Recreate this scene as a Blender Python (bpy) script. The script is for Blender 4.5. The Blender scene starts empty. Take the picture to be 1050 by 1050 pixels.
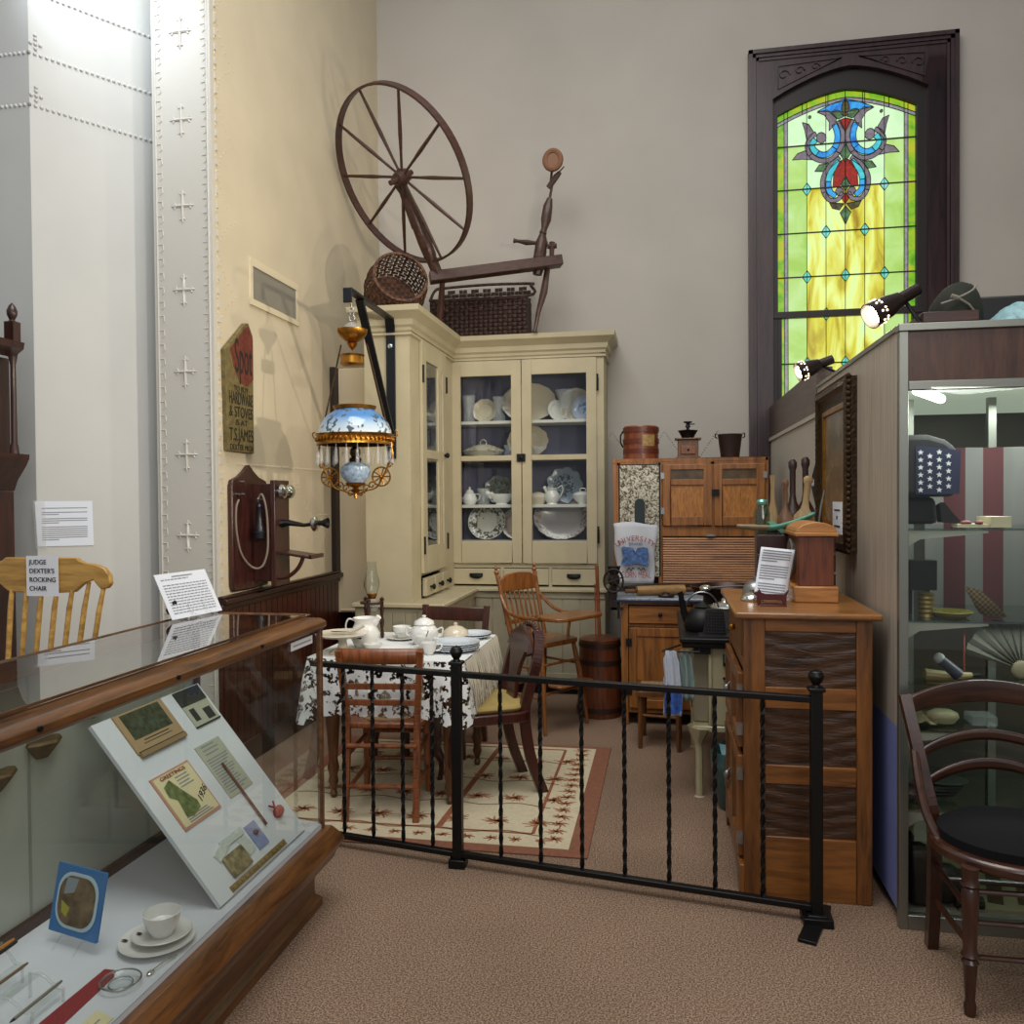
import bpy, bmesh, math, random
from mathutils import Vector, Matrix, Euler
random.seed(7)
PI=math.pi
sc=bpy.context.scene
sc.cycles.transparent_max_bounces=24
COL=sc.collection
def R(d): return math.radians(d)
# ------------------------------------------------------------------ materials
def lin(h):
    h=h.lstrip('#'); o=[]
    for i in (0,2,4):
        c=int(h[i:i+2],16)/255
        o.append(c/12.92 if c<=.04045 else ((c+.055)/1.055)**2.4)
    return (o[0],o[1],o[2],1)
MATS={}
def newmat(name):
    m=bpy.data.materials.new(name); m.use_nodes=True
    nt=m.node_tree; b=nt.nodes['Principled BSDF']
    return m,nt,b
def N(nt,t,**k):
    n=nt.nodes.new(t)
    for a,v in k.items():
        if a in n.inputs: n.inputs[a].default_value=v
        else: setattr(n,a,v)
    return n
def ramp(nt,fac,stops):
    r=nt.nodes.new('ShaderNodeValToRGB'); e=r.color_ramp.elements
    while len(e)<len(stops): e.new(.5)
    for i,(p,c) in enumerate(stops): e[i].position=p; e[i].color=c
    nt.links.new(fac,r.inputs[0]); return r
def plain(name,c,rough=.5,metal=0,noise=.0,nscale=20,bump=0,bscale=60,spec=None,coat=0,emit=None,es=0,sheen=0):
    if name in MATS: return MATS[name]
    m,nt,b=newmat(name); L=nt.links
    c=lin(c); b.inputs['Base Color'].default_value=c
    b.inputs['Roughness'].default_value=rough; b.inputs['Metallic'].default_value=metal
    if spec is not None: b.inputs['Specular IOR Level'].default_value=spec
    b.inputs['Coat Weight'].default_value=coat
    if emit: b.inputs['Emission Color'].default_value=lin(emit); b.inputs['Emission Strength'].default_value=es
    if sheen: b.inputs['Sheen Weight'].default_value=sheen
    if noise or bump:
        tc=N(nt,'ShaderNodeTexCoord')
    if noise:
        n=N(nt,'ShaderNodeTexNoise',Scale=nscale,Detail=6.0); L.new(tc.outputs['Object'],n.inputs['Vector'])
        d=tuple(x*(1-noise) for x in c[:3])+(1,); u=tuple(min(1,x*(1+noise)) for x in c[:3])+(1,)
        r=ramp(nt,n.outputs['Fac'],[(.3,d),(.7,u)]); L.new(r.outputs[0],b.inputs['Base Color'])
    if bump:
        n=N(nt,'ShaderNodeTexNoise',Scale=bscale,Detail=4.0); L.new(tc.outputs['Object'],n.inputs['Vector'])
        bp=N(nt,'ShaderNodeBump',Strength=bump,Distance=.01); L.new(n.outputs['Fac'],bp.inputs['Height']); L.new(bp.outputs[0],b.inputs['Normal'])
    MATS[name]=m; return m
def wood(name,dark,light,axis='z',scale=3.0,stretch=10,rough=.4,coat=.15,rip=0,grain=.6):
    """long-grained wood along an axis"""
    if name in MATS: return MATS[name]
    m,nt,b=newmat(name); L=nt.links
    tc=N(nt,'ShaderNodeTexCoord'); mp=N(nt,'ShaderNodeMapping')
    s=[scale*stretch]*3; s['xyz'.index(axis)]=scale
    mp.inputs['Scale'].default_value=s; L.new(tc.outputs['Object'],mp.inputs['Vector'])
    n=N(nt,'ShaderNodeTexNoise',Scale=1.0,Detail=8.0,Distortion=grain); L.new(mp.outputs[0],n.inputs['Vector'])
    n2=N(nt,'ShaderNodeTexNoise',Scale=6.0,Detail=3.0); L.new(mp.outputs[0],n2.inputs['Vector'])
    ad=N(nt,'ShaderNodeMath',operation='MULTIPLY_ADD'); L.new(n2.outputs['Fac'],ad.inputs[0]); ad.inputs[1].default_value=.35; L.new(n.outputs['Fac'],ad.inputs[2])
    r=ramp(nt,ad.outputs[0],[(.42,lin(dark)),(.62,tuple((a+c)/2 for a,c in zip(lin(dark),lin(light)))),(.85,lin(light))])
    L.new(r.outputs[0],b.inputs['Base Color'])
    b.inputs['Roughness'].default_value=rough; b.inputs['Coat Weight'].default_value=coat
    b.inputs['Coat Roughness'].default_value=.25
    bp=N(nt,'ShaderNodeBump',Strength=.12+rip,Distance=.004+rip*.01); L.new(ad.outputs[0],bp.inputs['Height']); L.new(bp.outputs[0],b.inputs['Normal'])
    MATS[name]=m; return m
def glassmat(name,tint='#ffffff',rough=0.0,refl=1.0,alpha=.0):
    """thin clear sheet: transparent with a fresnel reflection"""
    if name in MATS: return MATS[name]
    m=bpy.data.materials.new(name); m.use_nodes=True; nt=m.node_tree; nt.nodes.clear(); L=nt.links
    o=N(nt,'ShaderNodeOutputMaterial'); t=N(nt,'ShaderNodeBsdfTransparent'); t.inputs[0].default_value=lin(tint)
    g=N(nt,'ShaderNodeBsdfGlossy'); g.inputs['Roughness'].default_value=rough
    f=N(nt,'ShaderNodeLayerWeight'); p5=N(nt,'ShaderNodeMath',operation='POWER'); L.new(f.outputs['Facing'],p5.inputs[0]); p5.inputs[1].default_value=4.0
    mu=N(nt,'ShaderNodeMath',operation='MULTIPLY_ADD'); L.new(p5.outputs[0],mu.inputs[0]); mu.inputs[1].default_value=.6*refl; mu.inputs[2].default_value=.022*refl+alpha
    x=N(nt,'ShaderNodeMixShader'); L.new(mu.outputs[0],x.inputs[0]); L.new(t.outputs[0],x.inputs[1]); L.new(g.outputs[0],x.inputs[2]); L.new(x.outputs[0],o.inputs[0])
    MATS[name]=m; return m
def patt(name,fn):
    if name in MATS: return MATS[name]
    m,nt,b=newmat(name); fn(nt,b,nt.links); MATS[name]=m; return m
# ------------------------------------------------------------------ mesh builder (world or local coordinates)
ORG={}
def basis(n):
    n=Vector(n).normalized(); a=Vector((0,0,1)) if abs(n.z)<.9 else Vector((1,0,0))
    u=n.cross(a).normalized(); return u,n.cross(u).normalized(),n
class B:
    def __init__(s): s.v=[];s.f=[];s.m=[]
    def _a(s,vs,fs,m=0):
        o=len(s.v); s.v+= [Vector(x) for x in vs]; s.f+=[[i+o for i in f] for f in fs]; s.m+=[m]*len(fs); return s
    def box(s,x0,y0,z0,x1,y1,z1,m=0,rot=None,about=None):
        x0,x1=sorted((x0,x1));y0,y1=sorted((y0,y1));z0,z1=sorted((z0,z1))
        vs=[Vector(p) for p in ((x0,y0,z0),(x1,y0,z0),(x1,y1,z0),(x0,y1,z0),(x0,y0,z1),(x1,y0,z1),(x1,y1,z1),(x0,y1,z1))]
        if rot:
            c=Vector(about) if about else sum(vs,Vector())/8; vs=[c+rot@(v-c) for v in vs]
        return s._a(vs,[(0,3,2,1),(4,5,6,7),(0,1,5,4),(1,2,6,5),(2,3,7,6),(3,0,4,7)],m)
    def bar(s,p0,p1,w,h,up=(0,0,1),m=0,w2=None,h2=None):
        """rectangular bar between two points, w across, h along 'up'"""
        p0=Vector(p0);p1=Vector(p1);d=(p1-p0).normalized(); u=d.cross(Vector(up))
        if u.length<1e-4: u=d.cross(Vector((0,1,0)))
        u.normalize(); t=u.cross(d).normalized(); w2=w if w2 is None else w2; h2=h if h2 is None else h2
        vs=[]
        for p,a,b in ((p0,w,h),(p1,w2,h2)):
            for i,j in ((-1,-1),(1,-1),(1,1),(-1,1)): vs.append(p+u*(a*i/2)+t*(b*j/2))
        return s._a(vs,[(0,1,2,3),(7,6,5,4),(0,4,5,1),(1,5,6,2),(2,6,7,3),(3,7,4,0)],m)
    def sheet(s,x0,y0,z0,x1,y1,z1,m=0):
        """single-surface pane spanning a thin box"""
        d=[abs(x1-x0),abs(y1-y0),abs(z1-z0)]; k=d.index(min(d))
        if k==0: x=(x0+x1)/2; v=[(x,y0,z0),(x,y1,z0),(x,y1,z1),(x,y0,z1)]
        elif k==1: y=(y0+y1)/2; v=[(x0,y,z0),(x1,y,z0),(x1,y,z1),(x0,y,z1)]
        else: z=(z0+z1)/2; v=[(x0,y0,z),(x1,y0,z),(x1,y1,z),(x0,y1,z)]
        return s._a(v,[(0,1,2,3)],m)
    def cyl(s,p0,p1,r0,r1=None,n=14,m=0,cap=True):
        r1=r0 if r1 is None else r1; return s.tube([p0,p1],[r0,r1],n,m,cap)
    def tube(s,pts,r,n=8,m=0,cap=True,closed=False,sx=1,sy=1):
        pts=[Vector(p) for p in pts]; k=len(pts); rr=r if isinstance(r,(list,tuple)) else [r]*k
        o=len(s.v); u=None
        for i,p in enumerate(pts):
            if closed: d=pts[(i+1)%k]-pts[i-1]
            else: d=pts[min(i+1,k-1)]-pts[max(i-1,0)]
            if d.length<1e-9: d=Vector((0,0,1))
            d.normalize()
            if u is None: u,w,_=basis(d)
            else:
                u=(u-d*u.dot(d))
                if u.length<1e-6: u,_,_=basis(d)
                u.normalize()
            w=d.cross(u)
            for j in range(n):
                a=2*PI*j/n; s.v.append(p+(u*math.cos(a)*sx+w*math.sin(a)*sy)*rr[i])
        for i in range(k if closed else k-1):
            a=o+i*n; b=o+((i+1)%k)*n
            for j in range(n):
                q=(j+1)%n; s.f.append([a+j,a+q,b+q,b+j]); s.m.append(m)
        if cap and not closed:
            s.f.append([o+j for j in range(n)][::-1]); s.m.append(m)
            s.f.append([o+(k-1)*n+j for j in range(n)]); s.m.append(m)
        return s
    def lathe(s,prof,c=(0,0,0),n=24,m=0,M=None,scal=0,lobes=0,ell=1.0,a0=0,a1=2*PI):
        """profile [(r,z)] turned about z; M turns it; scal/lobes scallop the radius; ell squashes y"""
        c=Vector(c); o=len(s.v); k=len(prof); full=abs(a1-a0-2*PI)<1e-6; nn=n if full else n+1
        for (r,z) in prof:
            for j in range(nn):
                a=a0+(a1-a0)*j/n; q=r*(1+(scal*abs(math.cos(lobes*a/2)) -scal if lobes else 0))
                p=Vector((q*math.cos(a),q*math.sin(a)*ell,z)); s.v.append(c+(M@p if M else p))
        for i in range(k-1):
            for j in range(n):
                q=(j+1)%nn; s.f.append([o+i*nn+j,o+i*nn+q,o+(i+1)*nn+q,o+(i+1)*nn+j]); s.m.append(m)
        if full:
            if prof[0][0]>1e-5: s.f.append([o+j for j in range(nn)][::-1]); s.m.append(m)
            if prof[-1][0]>1e-5: s.f.append([o+(k-1)*nn+j for j in range(nn)]); s.m.append(m)
        return s
    def open_lathe(s,*a,**k):
        b=B(); b.lathe(*a,**k); b.f=[f for f in b.f if len(f)==4]; return s._a(b.v,b.f,k.get('m',0))
    def sph(s,c,r,n=14,m=0,M=None):
        r=(r,r,r) if not isinstance(r,(tuple,list)) else r; k=max(6,n//2); c=Vector(c); vs=[];fs=[]
        for i in range(k+1):
            t=PI*i/k
            for j in range(n):
                a=2*PI*j/n; p=Vector((r[0]*math.sin(t)*math.cos(a),r[1]*math.sin(t)*math.sin(a),-r[2]*math.cos(t))); vs.append(c+(M@p if M else p))
        for i in range(k):
            for j in range(n):
                q=(j+1)%n; fs.append([i*n+j,i*n+q,(i+1)*n+q,(i+1)*n+j])
        return s._a(vs,fs,m)
    def prism(s,poly,O,U,V,t,m=0,side=None):
        """polygon (2d in U,V from O), extruded t along UxV"""
        O=Vector(O);U=Vector(U).normalized();V=Vector(V).normalized();W=U.cross(V)
        k=len(poly); a=[O+U*x+V*y for x,y in poly]
        if t==0: return s._a(a,[list(range(k))],m)
        vs=a+[p+W*t for p in a]
        s._a(vs,[list(range(k))[::-1],list(range(k,2*k))],m)
        o=len(s.v)-2*k
        for i in range(k):
            j=(i+1)%k; s.f.append([o+i,o+j,o+k+j,o+k+i]); s.m.append(m if side is None else side)
        return s
    def grid(s,fn,nu,nv,m=0):
        o=len(s.v)
        for i in range(nu+1):
            for j in range(nv+1): s.v.append(Vector(fn(i/nu,j/nv)))
        for i in range(nu):
            for j in range(nv):
                a=o+i*(nv+1)+j; s.f.append([a,a+nv+1,a+nv+2,a+1]); s.m.append(m)
        return s
    def xf(s,M):
        s.v=[M@v for v in s.v]; return s
    def build(s,name,mats,parent=None,bevel=0,smooth=True,ang=35,weld=True,solid=0,sub=0):
        me=bpy.data.meshes.new(name); org=Vector((0,0,0))
        if parent is not None: org=ORG.get(parent.name,org)
        me.from_pydata([v-org for v in s.v],[],s.f)
        if not isinstance(mats,(list,tuple)): mats=[mats]
        for q in mats: me.materials.append(q)
        if len(mats)>1: me.polygons.foreach_set('material_index',s.m)
        bm=bmesh.new(); bm.from_mesh(me)
        if weld: bmesh.ops.remove_doubles(bm,verts=bm.verts,dist=1e-5)
        bmesh.ops.recalc_face_normals(bm,faces=bm.faces); bm.to_mesh(me); bm.free()
        if smooth: me.shade_smooth(); me.set_sharp_from_angle(angle=R(ang))
        o=bpy.data.objects.new(name,me); COL.objects.link(o)
        if parent is not None: o.parent=parent; ORG[o.name]=org
        if solid: mo=o.modifiers.new('t','SOLIDIFY'); mo.thickness=solid; mo.offset=0
        if bevel: mo=o.modifiers.new('b','BEVEL'); mo.width=bevel; mo.segments=2; mo.limit_method='ANGLE'; mo.angle_limit=R(40)
        if sub: mo=o.modifiers.new('s','SUBSURF'); mo.levels=sub; mo.render_levels=sub
        return o
def tag(o,label,cat,group=None):
    o['label']=label; o['category']=cat
    if group: o['group']=group
    return o
def struct(o): o['kind']='structure'; return o
def thing(name,label,cat,loc=(0,0,0),rz=0,group=None,local=False):
    """Empty at the thing's base. local=True: its parts are given in the thing's own coordinates"""
    o=bpy.data.objects.new(name,None); COL.objects.link(o); o.empty_display_size=.05
    o.location=loc; o.rotation_euler=(0,0,rz)
    ORG[o.name]=Vector((0,0,0)) if local else Vector(loc)
    return tag(o,label,cat,group) if label else o
def copy_tree(o,parent=None):
    c=o.copy(); COL.objects.link(c)
    if parent is not None: c.parent=parent
    for ch in o.children: copy_tree(ch,c)
    return c
def text(name,body,mat,O,U,V,size,parent,ext=.0006,align='CENTER',sx=1.0,lift=.0008,maxw=None):
    """lettering as real thin mesh at O, reading along U, up V"""
    cu=bpy.data.curves.new(name,'FONT'); cu.body=body; cu.size=size; cu.extrude=ext; cu.align_x=align; cu.align_y='CENTER'
    t=bpy.data.objects.new('t',cu); COL.objects.link(t)
    bpy.context.view_layer.update()
    me=bpy.data.meshes.new_from_object(t.evaluated_get(bpy.context.evaluated_depsgraph_get()))
    bpy.data.objects.remove(t)
    U=Vector(U).normalized();V=Vector(V).normalized();W=U.cross(V)
    org=ORG.get(parent.name,Vector())
    if maxw:
        w=max(v.co.x for v in me.vertices)-min(v.co.x for v in me.vertices); sx=maxw/w
    for v in me.vertices: v.co=Vector(O)-org+U*v.co.x*sx+V*v.co.y+W*(v.co.z+ext+lift)
    me.materials.clear(); me.materials.append(mat)
    o=bpy.data.objects.new(name,me); COL.objects.link(o); o.parent=parent; ORG[o.name]=org
    return o
def circ(r,n=24,cx=0,cy=0,ry=None,a0=0,a1=2*PI,end=False):
    ry=r if ry is None else ry
    return [(cx+r*math.cos(a0+(a1-a0)*i/n),cy+ry*math.sin(a0+(a1-a0)*i/n)) for i in range(n+(1 if end else 0))]
def rrect(w,h,r,n=4):
    o=[]
    for cx,cy,a in ((w/2-r,h/2-r,0),(-w/2+r,h/2-r,90),(-w/2+r,-h/2+r,180),(w/2-r,-h/2+r,270)):
        for i in range(n+1): t=R(a+90*i/n); o.append((cx+r*math.cos(t),cy+r*math.sin(t)))
    return o
def bez(ps,n=10):
    """catmull-rom through points"""
    o=[]; ps=[Vector(p) for p in ps]; k=len(ps)
    for i in range(k-1):
        p0=ps[max(i-1,0)];p1=ps[i];p2=ps[i+1];p3=ps[min(i+2,k-1)]
        for j in range(n):
            t=j/n; o.append(.5*((2*p1)+(p2-p0)*t+(2*p0-5*p1+4*p2-p3)*t*t+(3*p1-p0-3*p2+p3)*t**3))
    o.append(ps[-1]); return o
def RX(a): return Matrix.Rotation(a,3,'X')
def RY(a): return Matrix.Rotation(a,3,'Y')
def RZ(a): return Matrix.Rotation(a,3,'Z')
X_=(1,0,0);Y_=(0,1,0);Z_=(0,0,1);NX=(-1,0,0);NY=(0,-1,0)

# palette
black=plain('black iron','#070708',.5,0,spec=.35)
ironpaint=plain('black painted iron','#060607',.4,0,spec=.35)
brass=plain('aged brass','#a9762e',.32,.95,noise=.3,nscale=40)
steel=plain('dull steel','#9a9a98',.35,.9,noise=.15)
chrome=plain('bright metal','#cfcfcb',.15,1)
white=plain('white paper','#dfe3ea',.7)
ink=plain('black ink','#1b1b1f',.8)
greyink=plain('grey print','#84868c',.8)
china=plain('white china','#dcdcd8',.18,coat=.3)
china2=plain('ivory china','#c9c0ab',.2,coat=.3)
clear=glassmat('clear glass','#fafcfb',0,1.0)
crystal=plain('pressed crystal','#c9ced0',.08,bump=.5,bscale=70,coat=.5); crystal.node_tree.nodes['Principled BSDF'].inputs['Alpha'].default_value=.24
casegl=glassmat('display case glass','#f5f8f6',0,2.0)
cream=plain('cream cabinet paint','#ada386',.55,noise=.07,nscale=5,bump=.05,bscale=30)
creamd=plain('cream beadboard paint','#968f78',.6,noise=.08,nscale=5)
oakz=wood('golden oak upright','#5e3615','#a0652b','z')
oakx=wood('golden oak across','#5e3615','#a0652b','x')
oaky=wood('golden oak deep','#5e3615','#a0652b','y')
brnz=wood('brown oak upright','#42260f','#74491f','z',4)
brnx=wood('brown oak across','#42260f','#74491f','x',4)
brny=wood('brown oak along','#42260f','#7a4f24','y',3)
walz=wood('dark walnut','#1d0d09','#3c1f17','z',4,rough=.35)
waly=wood('dark walnut along','#1f100b','#43231a','y',4,rough=.35)
chz=wood('chair brown wood','#4a2411','#8c4f28','z',5,rough=.35)
mah=wood('red mahogany','#230e0a','#4a2218','z',5,rough=.28,coat=.4)
# ================================================================== THE ROOM
def carpet(nt,b,L):
    tc=N(nt,'ShaderNodeTexCoord')
    n=N(nt,'ShaderNodeTexNoise',Scale=170.0,Detail=1.0); L.new(tc.outputs['Object'],n.inputs['Vector'])
    n2=N(nt,'ShaderNodeTexNoise',Scale=1.3,Detail=3.0); L.new(tc.outputs['Object'],n2.inputs['Vector'])
    r=ramp(nt,n.outputs['Fac'],[(.36,lin('#62503f')),(.5,lin('#846c5a')),(.64,lin('#a58c79'))])
    r2=ramp(nt,n2.outputs['Fac'],[(.35,(.82,.82,.82,1)),(.65,(1,1,1,1))])
    mx=N(nt,'ShaderNodeMix',data_type='RGBA',blend_type='MULTIPLY'); mx.inputs[0].default_value=1
    L.new(r.outputs[0],mx.inputs[6]); L.new(r2.outputs[0],mx.inputs[7]); L.new(mx.outputs[2],b.inputs['Base Color'])
    b.inputs['Roughness'].default_value=.95; b.inputs['Specular IOR Level'].default_value=.1
    bp=N(nt,'ShaderNodeBump',Strength=.15,Distance=.002); L.new(n.outputs['Fac'],bp.inputs['Height']); L.new(bp.outputs[0],b.inputs['Normal'])
carpetm=patt('brown carpet',carpet)
wallb=plain('back wall plaster','#b0aaa1',.85,noise=.05,nscale=1.5,bump=.15,bscale=9)
walll=plain('cream pressed tin','#c6ba a0'.replace(' ','') if False else '#c6baa0',.6,noise=.05,nscale=3,bump=.1,bscale=14)
wallw=plain('white pressed tin','#b4b6b4',.55,noise=.03,nscale=3,bump=.1,bscale=12)
pilm=plain('white pilaster tin','#bebcb4',.55,bump=.1,bscale=20)
XL=-2.363; YB=6.7
m=B(); m.box(-6,-2.5,-.05,4.6,7,0); struct(m.build('floor',carpetm))
WX0,WX1,WZ0,WZ1=.80,1.97,1.3,4.6     # window opening
m=B(); m.box(-6,YB,0,WX0,YB+.2,6.2).box(WX1,YB,0,4.6,YB+.2,6.2).box(WX0,YB,0,WX1,YB+.2,WZ0).box(WX0,YB,4.8,WX1,YB+.2,6.2)
for i in range(150):   # beaded zigzag stencil low on the back wall
    t=i/149*1.75-.45; z=1.72+.30*(1-abs((((t+.21)/.41)%1)*2-1)); m.sph((t,YB,z),(.007,.006,.007),6)
struct(m.build('wall_back',wallb))
m=B(); m.box(XL-.15,4.1,0,XL,YB,6.2)
def bead(m,p,r=.009,f=(.5,1,1)): m.sph(p,(r*f[0],r*f[1],r*f[2]),6)
y=4.3
while y<5.68: bead(m,(XL,y,1.70)); y+=.028
for k in range(9):    # scalloped bead border beside the pilaster
    for i in range(16):
        t=i/15; bead(m,(XL,4.14+.17*(2*abs(t-.5))**2.2,3.05-.42*k+4*.42+.42*t),.006)
    for i in range(10): bead(m,(XL,4.115,1.75+.42*k+.042*i),.008,(.6,.7,1.3))
for k in range(26):   # chevrons and a diamond under the bead row
    for s in (-1,1):
        bead(m,(XL,5.05+s*.022*k if k<18 else 5.05+s*.4,1.62-.022*k if k<18 else 1.2),.006)
        bead(m,(XL,5.05+s*.022*k,1.1-.0+.018*k if k<16 else 1.39),.006)
        bead(m,(XL,5.32+s*.014*k,1.04+.014*k),.006)
        if k<12: bead(m,(XL,5.05+s*.015*(12-k),1.40+.018*k),.006)
struct(m.build('wall_left',walll))
# pilaster with relief crosses and egg beading
PX0,PX1,PY=-2.705,XL,4.07
m=B(); m.box(PX0,PY,0,PX1,4.099,6.2).box(PX0,4.099,0,PX1-.151,4.6,6.2)
def cross(m,x,y,z,s=1):
    def sp(a,b,r): m.tube([a,b],r*s,6)
    L=.052*s
    for dx,dz,l in ((1,0,L),(-1,0,L),(0,1,L*1.35),(0,-1,L*1.5)):
        e=Vector((x+dx*l,y,z+dz*l)); m.tube([(x,y,z),tuple(e)],[.009*s,.006*s],6)
        for q in (-1,1):
            m.tube([tuple(e-Vector((dx,0,dz))*.012),(e.x+q*.016*abs(dz)*s-dx*.004,y,e.z+q*.016*abs(dx)*s-dz*.004)],.0055*s,5)
        m.tube([tuple(e),(e.x+dx*.014,y,e.z+dz*.014)],[.007*s,.003],5)
for z in (4.46,3.997,3.532,3.075,2.628,2.19,1.745,1.31,.87,.43): cross(m,-2.535+.01*(4-z)*.2,PY,z)
z=.1
while z<4.6:
    for x in (PX0+.04,PX1-.04):
        m.tube([(x-.013,PY,z+.02),(x+.012,PY,z+.022),(x+.015,PY,z-.008),(x,PY,z-.02)],.0035,5)
    for y in (PY+.05,): m.box(PX1,y-.008,z-.015,PX1+.005,y+.008,z+.02)
    z+=.0765
m.cyl((PX0+.02,PY,0),(PX0+.02,PY,6.2),.006,n=6).cyl((PX1-.02,PY,0),(PX1-.02,PY,6.2),.006,n=6)
pl=struct(m.build('trim_1',pilm))
# angled white wall behind the case and the wall turning off to the left
C0=Vector((-3.14,3.70,0)); D0=Vector((.6,.8,0)).normalized(); N0=Vector((.8,-.6,0))
m=B(); e=C0+D0*.75
m.prism([(0,0),(.80,0),(.80,6.2),(0,6.2)],C0,D0,Z_,-.10)
def beadline(m,pa,pb,n,r=.0095):
    pa=Vector(pa);pb=Vector(pb)
    for i in range(n): m.sph(pa+(pb-pa)*(i/(n-1)),(r,r,r),6)
def cl(m,p):
    p=Vector(p)
    for dx,dz in ((0,0),(1,0),(-1,0),(0,1),(0,-1),(0,1.8)): m.sph(p+D0*dx*.022+Vector((0,0,dz*.024+.05)),(.01,.01,.01),6)
for z in (3.50,3.76,4.07):
    beadline(m,C0+D0*.0+Vector((0,0,z)),C0+D0*.70+Vector((0,0,z-.02)),27)
    if z<4: cl(m,C0+D0*.03+Vector((0,0,z)))
struct(m.build('wall_angled',wallw))
m=B(); m.box(-6,3.70,0,-3.14,3.82,6.2)
for z in (3.50,3.76,4.07): beadline(m,(-3.14,3.70,z),(-3.7,3.70,z),22)
struct(m.build('wall_left_end',wallw))
m=B(); m.box(4.4,-2.5,0,4.6,7,6.2); struct(m.build('wall_right',wallb))
# dark wainscot, chair rail, dark edge strip, boxed duct
m=B(); m.box(XL,4.72 if False else 4.07,.0,XL+.012,YB,.90)
y=4.1
while y<6.6: m.box(XL,y,.12,XL+.018,y+.062,.9); y+=.07
wz=wood('wainscot red brown','#24100b','#4a2015','z',4)
struct(m.build('trim_2',wz))
m=B(); m.box(XL,4.07,.9,XL+.03,YB,.94).box(XL,4.07,.935,XL+.055,YB,.965).box(XL,4.07,.965,XL+.04,YB,.98).box(XL,4.07,0,XL+.03,YB,.13)
struct(m.build('trim_3',wood('chair rail dark wood','#180c08','#33190f','y',4),bevel=.006))
m=B(); m.box(XL,5.62,.98,XL+.035,5.70,2.445); struct(m.build('trim_4',plain('dark edge strip','#20120c',.5)))
duct=plain('boxed duct paint','#d3c2a2',.6,noise=.04,nscale=3,bump=.1,bscale=8)
m=B(); m.box(XL+.012,5.70,.673,-1.975,6.1,2.445); m.tube([(XL+.03,5.70,.69),(-1.99,5.70,.69)],.012,6)
struct(m.build('trim_5',duct,bevel=.012))
# partition running back from the display case
bb=plain('white beadboard','#b8b2a6',.6)
m=B(); m.box(.80,4.62,0,.86,YB,1.93)
y=4.65
while y<6.6: m.box(.794,y,0,.80,y+.035,1.93); y+=.04
m.box(.785,4.62,1.915,.80,YB,1.94)
struct(m.build('wall_partition',bb))
m=B(); m.box(.79,4.62,1.94,.87,YB,2.18); struct(m.build('trim_6',wood('grey brown band','#3a2c25','#5c4a40','y',3),bevel=.004))
# ------------------------------------------------------------------ stained glass window
win=thing('window_1',None,None,(1.385,YB,1.3)); struct(win)
fm=wood('window dark casing','#1c0f10','#3a2326','z',3,rough=.4)
def arch(xl,xr,zs,za,n=16):
    """shallow pointed arch from left spring to right spring"""
    o=[];c=(xl+xr)/2
    for i in range(n+1):
        t=i/n; x=xl+(xr-xl)*t; u=abs(x-c)/((xr-xl)/2)
        o.append((x,zs+(za-zs)*(1-u**1.7*.85-u*.15)))
    return o
def archframe(m,x0,x1,z0,zt,ix0,ix1,zs,za,y,t):
    m.box(x0,y,z0,ix0,y+t,zs).box(ix1,y,z0,x1,y+t,zs)
    a=arch(ix0,ix1,zs,za)
    # head as strips so the arch stays clean
    vs=[];k=len(a); pts=[(x0,zs)]+a+[(x1,zs)]
    for i in range(len(pts)-1):
        (xa,za_),(xb,zb_)=pts[i],pts[i+1]
        if xb-xa<1e-6: continue
        m._a([(xa,y,za_),(xb,y,zb_),(xb,y,zt),(xa,y,zt),(xa,y+t,za_),(xb,y+t,zb_),(xb,y+t,zt),(xa,y+t,zt)],[(0,1,2,3),(7,6,5,4),(0,4,5,1),(3,2,6,7)])
    return m
m=B(); archframe(m,.70,2.07,1.3,4.84,.82,1.93,4.53,4.73,YB-.05,.10)
for (o,w,d) in ((0,.03,.085),(.03,.025,.07),(.058,.02,.06)):
    a0,a1,zt=.64+o,2.13-o,4.90-o; y=YB-d
    m.box(a0,y,1.3,a0+w,YB,zt).box(a1-w,y,1.3,a1,YB,zt).box(a0,y,zt-w,a1,YB,zt)
m.box(.60,YB-.12,1.25,2.17,YB,1.3)
for i,(x,s) in enumerate(((.90,1),(1.86,-1))):   # carved spandrel scrolls
    for j in range(3):
        cx=x+s*j*.115; cz=4.70+j*.022; r=.045-.007*j; pts=[]
        for k in range(20): a=k/19*5.5; pts.append((cx+s*r*(1-k/26)*math.cos(a),YB-.055,cz+r*(1-k/26)*math.sin(a)))
        m.tube(pts,.007,5)
    m.tube([(x-s*.04,YB-.055,4.60),(x-s*.04,YB-.055,4.77),(x+s*.42,YB-.055,4.79),(x+s*.2,YB-.055,4.70),(x-s*.04,YB-.055,4.60)],.005,5)
m.build('casing',fm,win)
m=B(); archframe(m,.80,1.95,1.35,4.72,.862,1.86,4.42,4.578,YB+.0,.06)
m.box(.80,YB-.01,2.865,1.95,YB+.05,2.915).box(.86,YB+.0,1.35,.89,YB+.05,2.87).box(1.83,YB,1.35,1.86,YB+.05,2.87)
m.build('sash',plain('sash near black wood','#1b1010',.45),win,bevel=.003)
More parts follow.
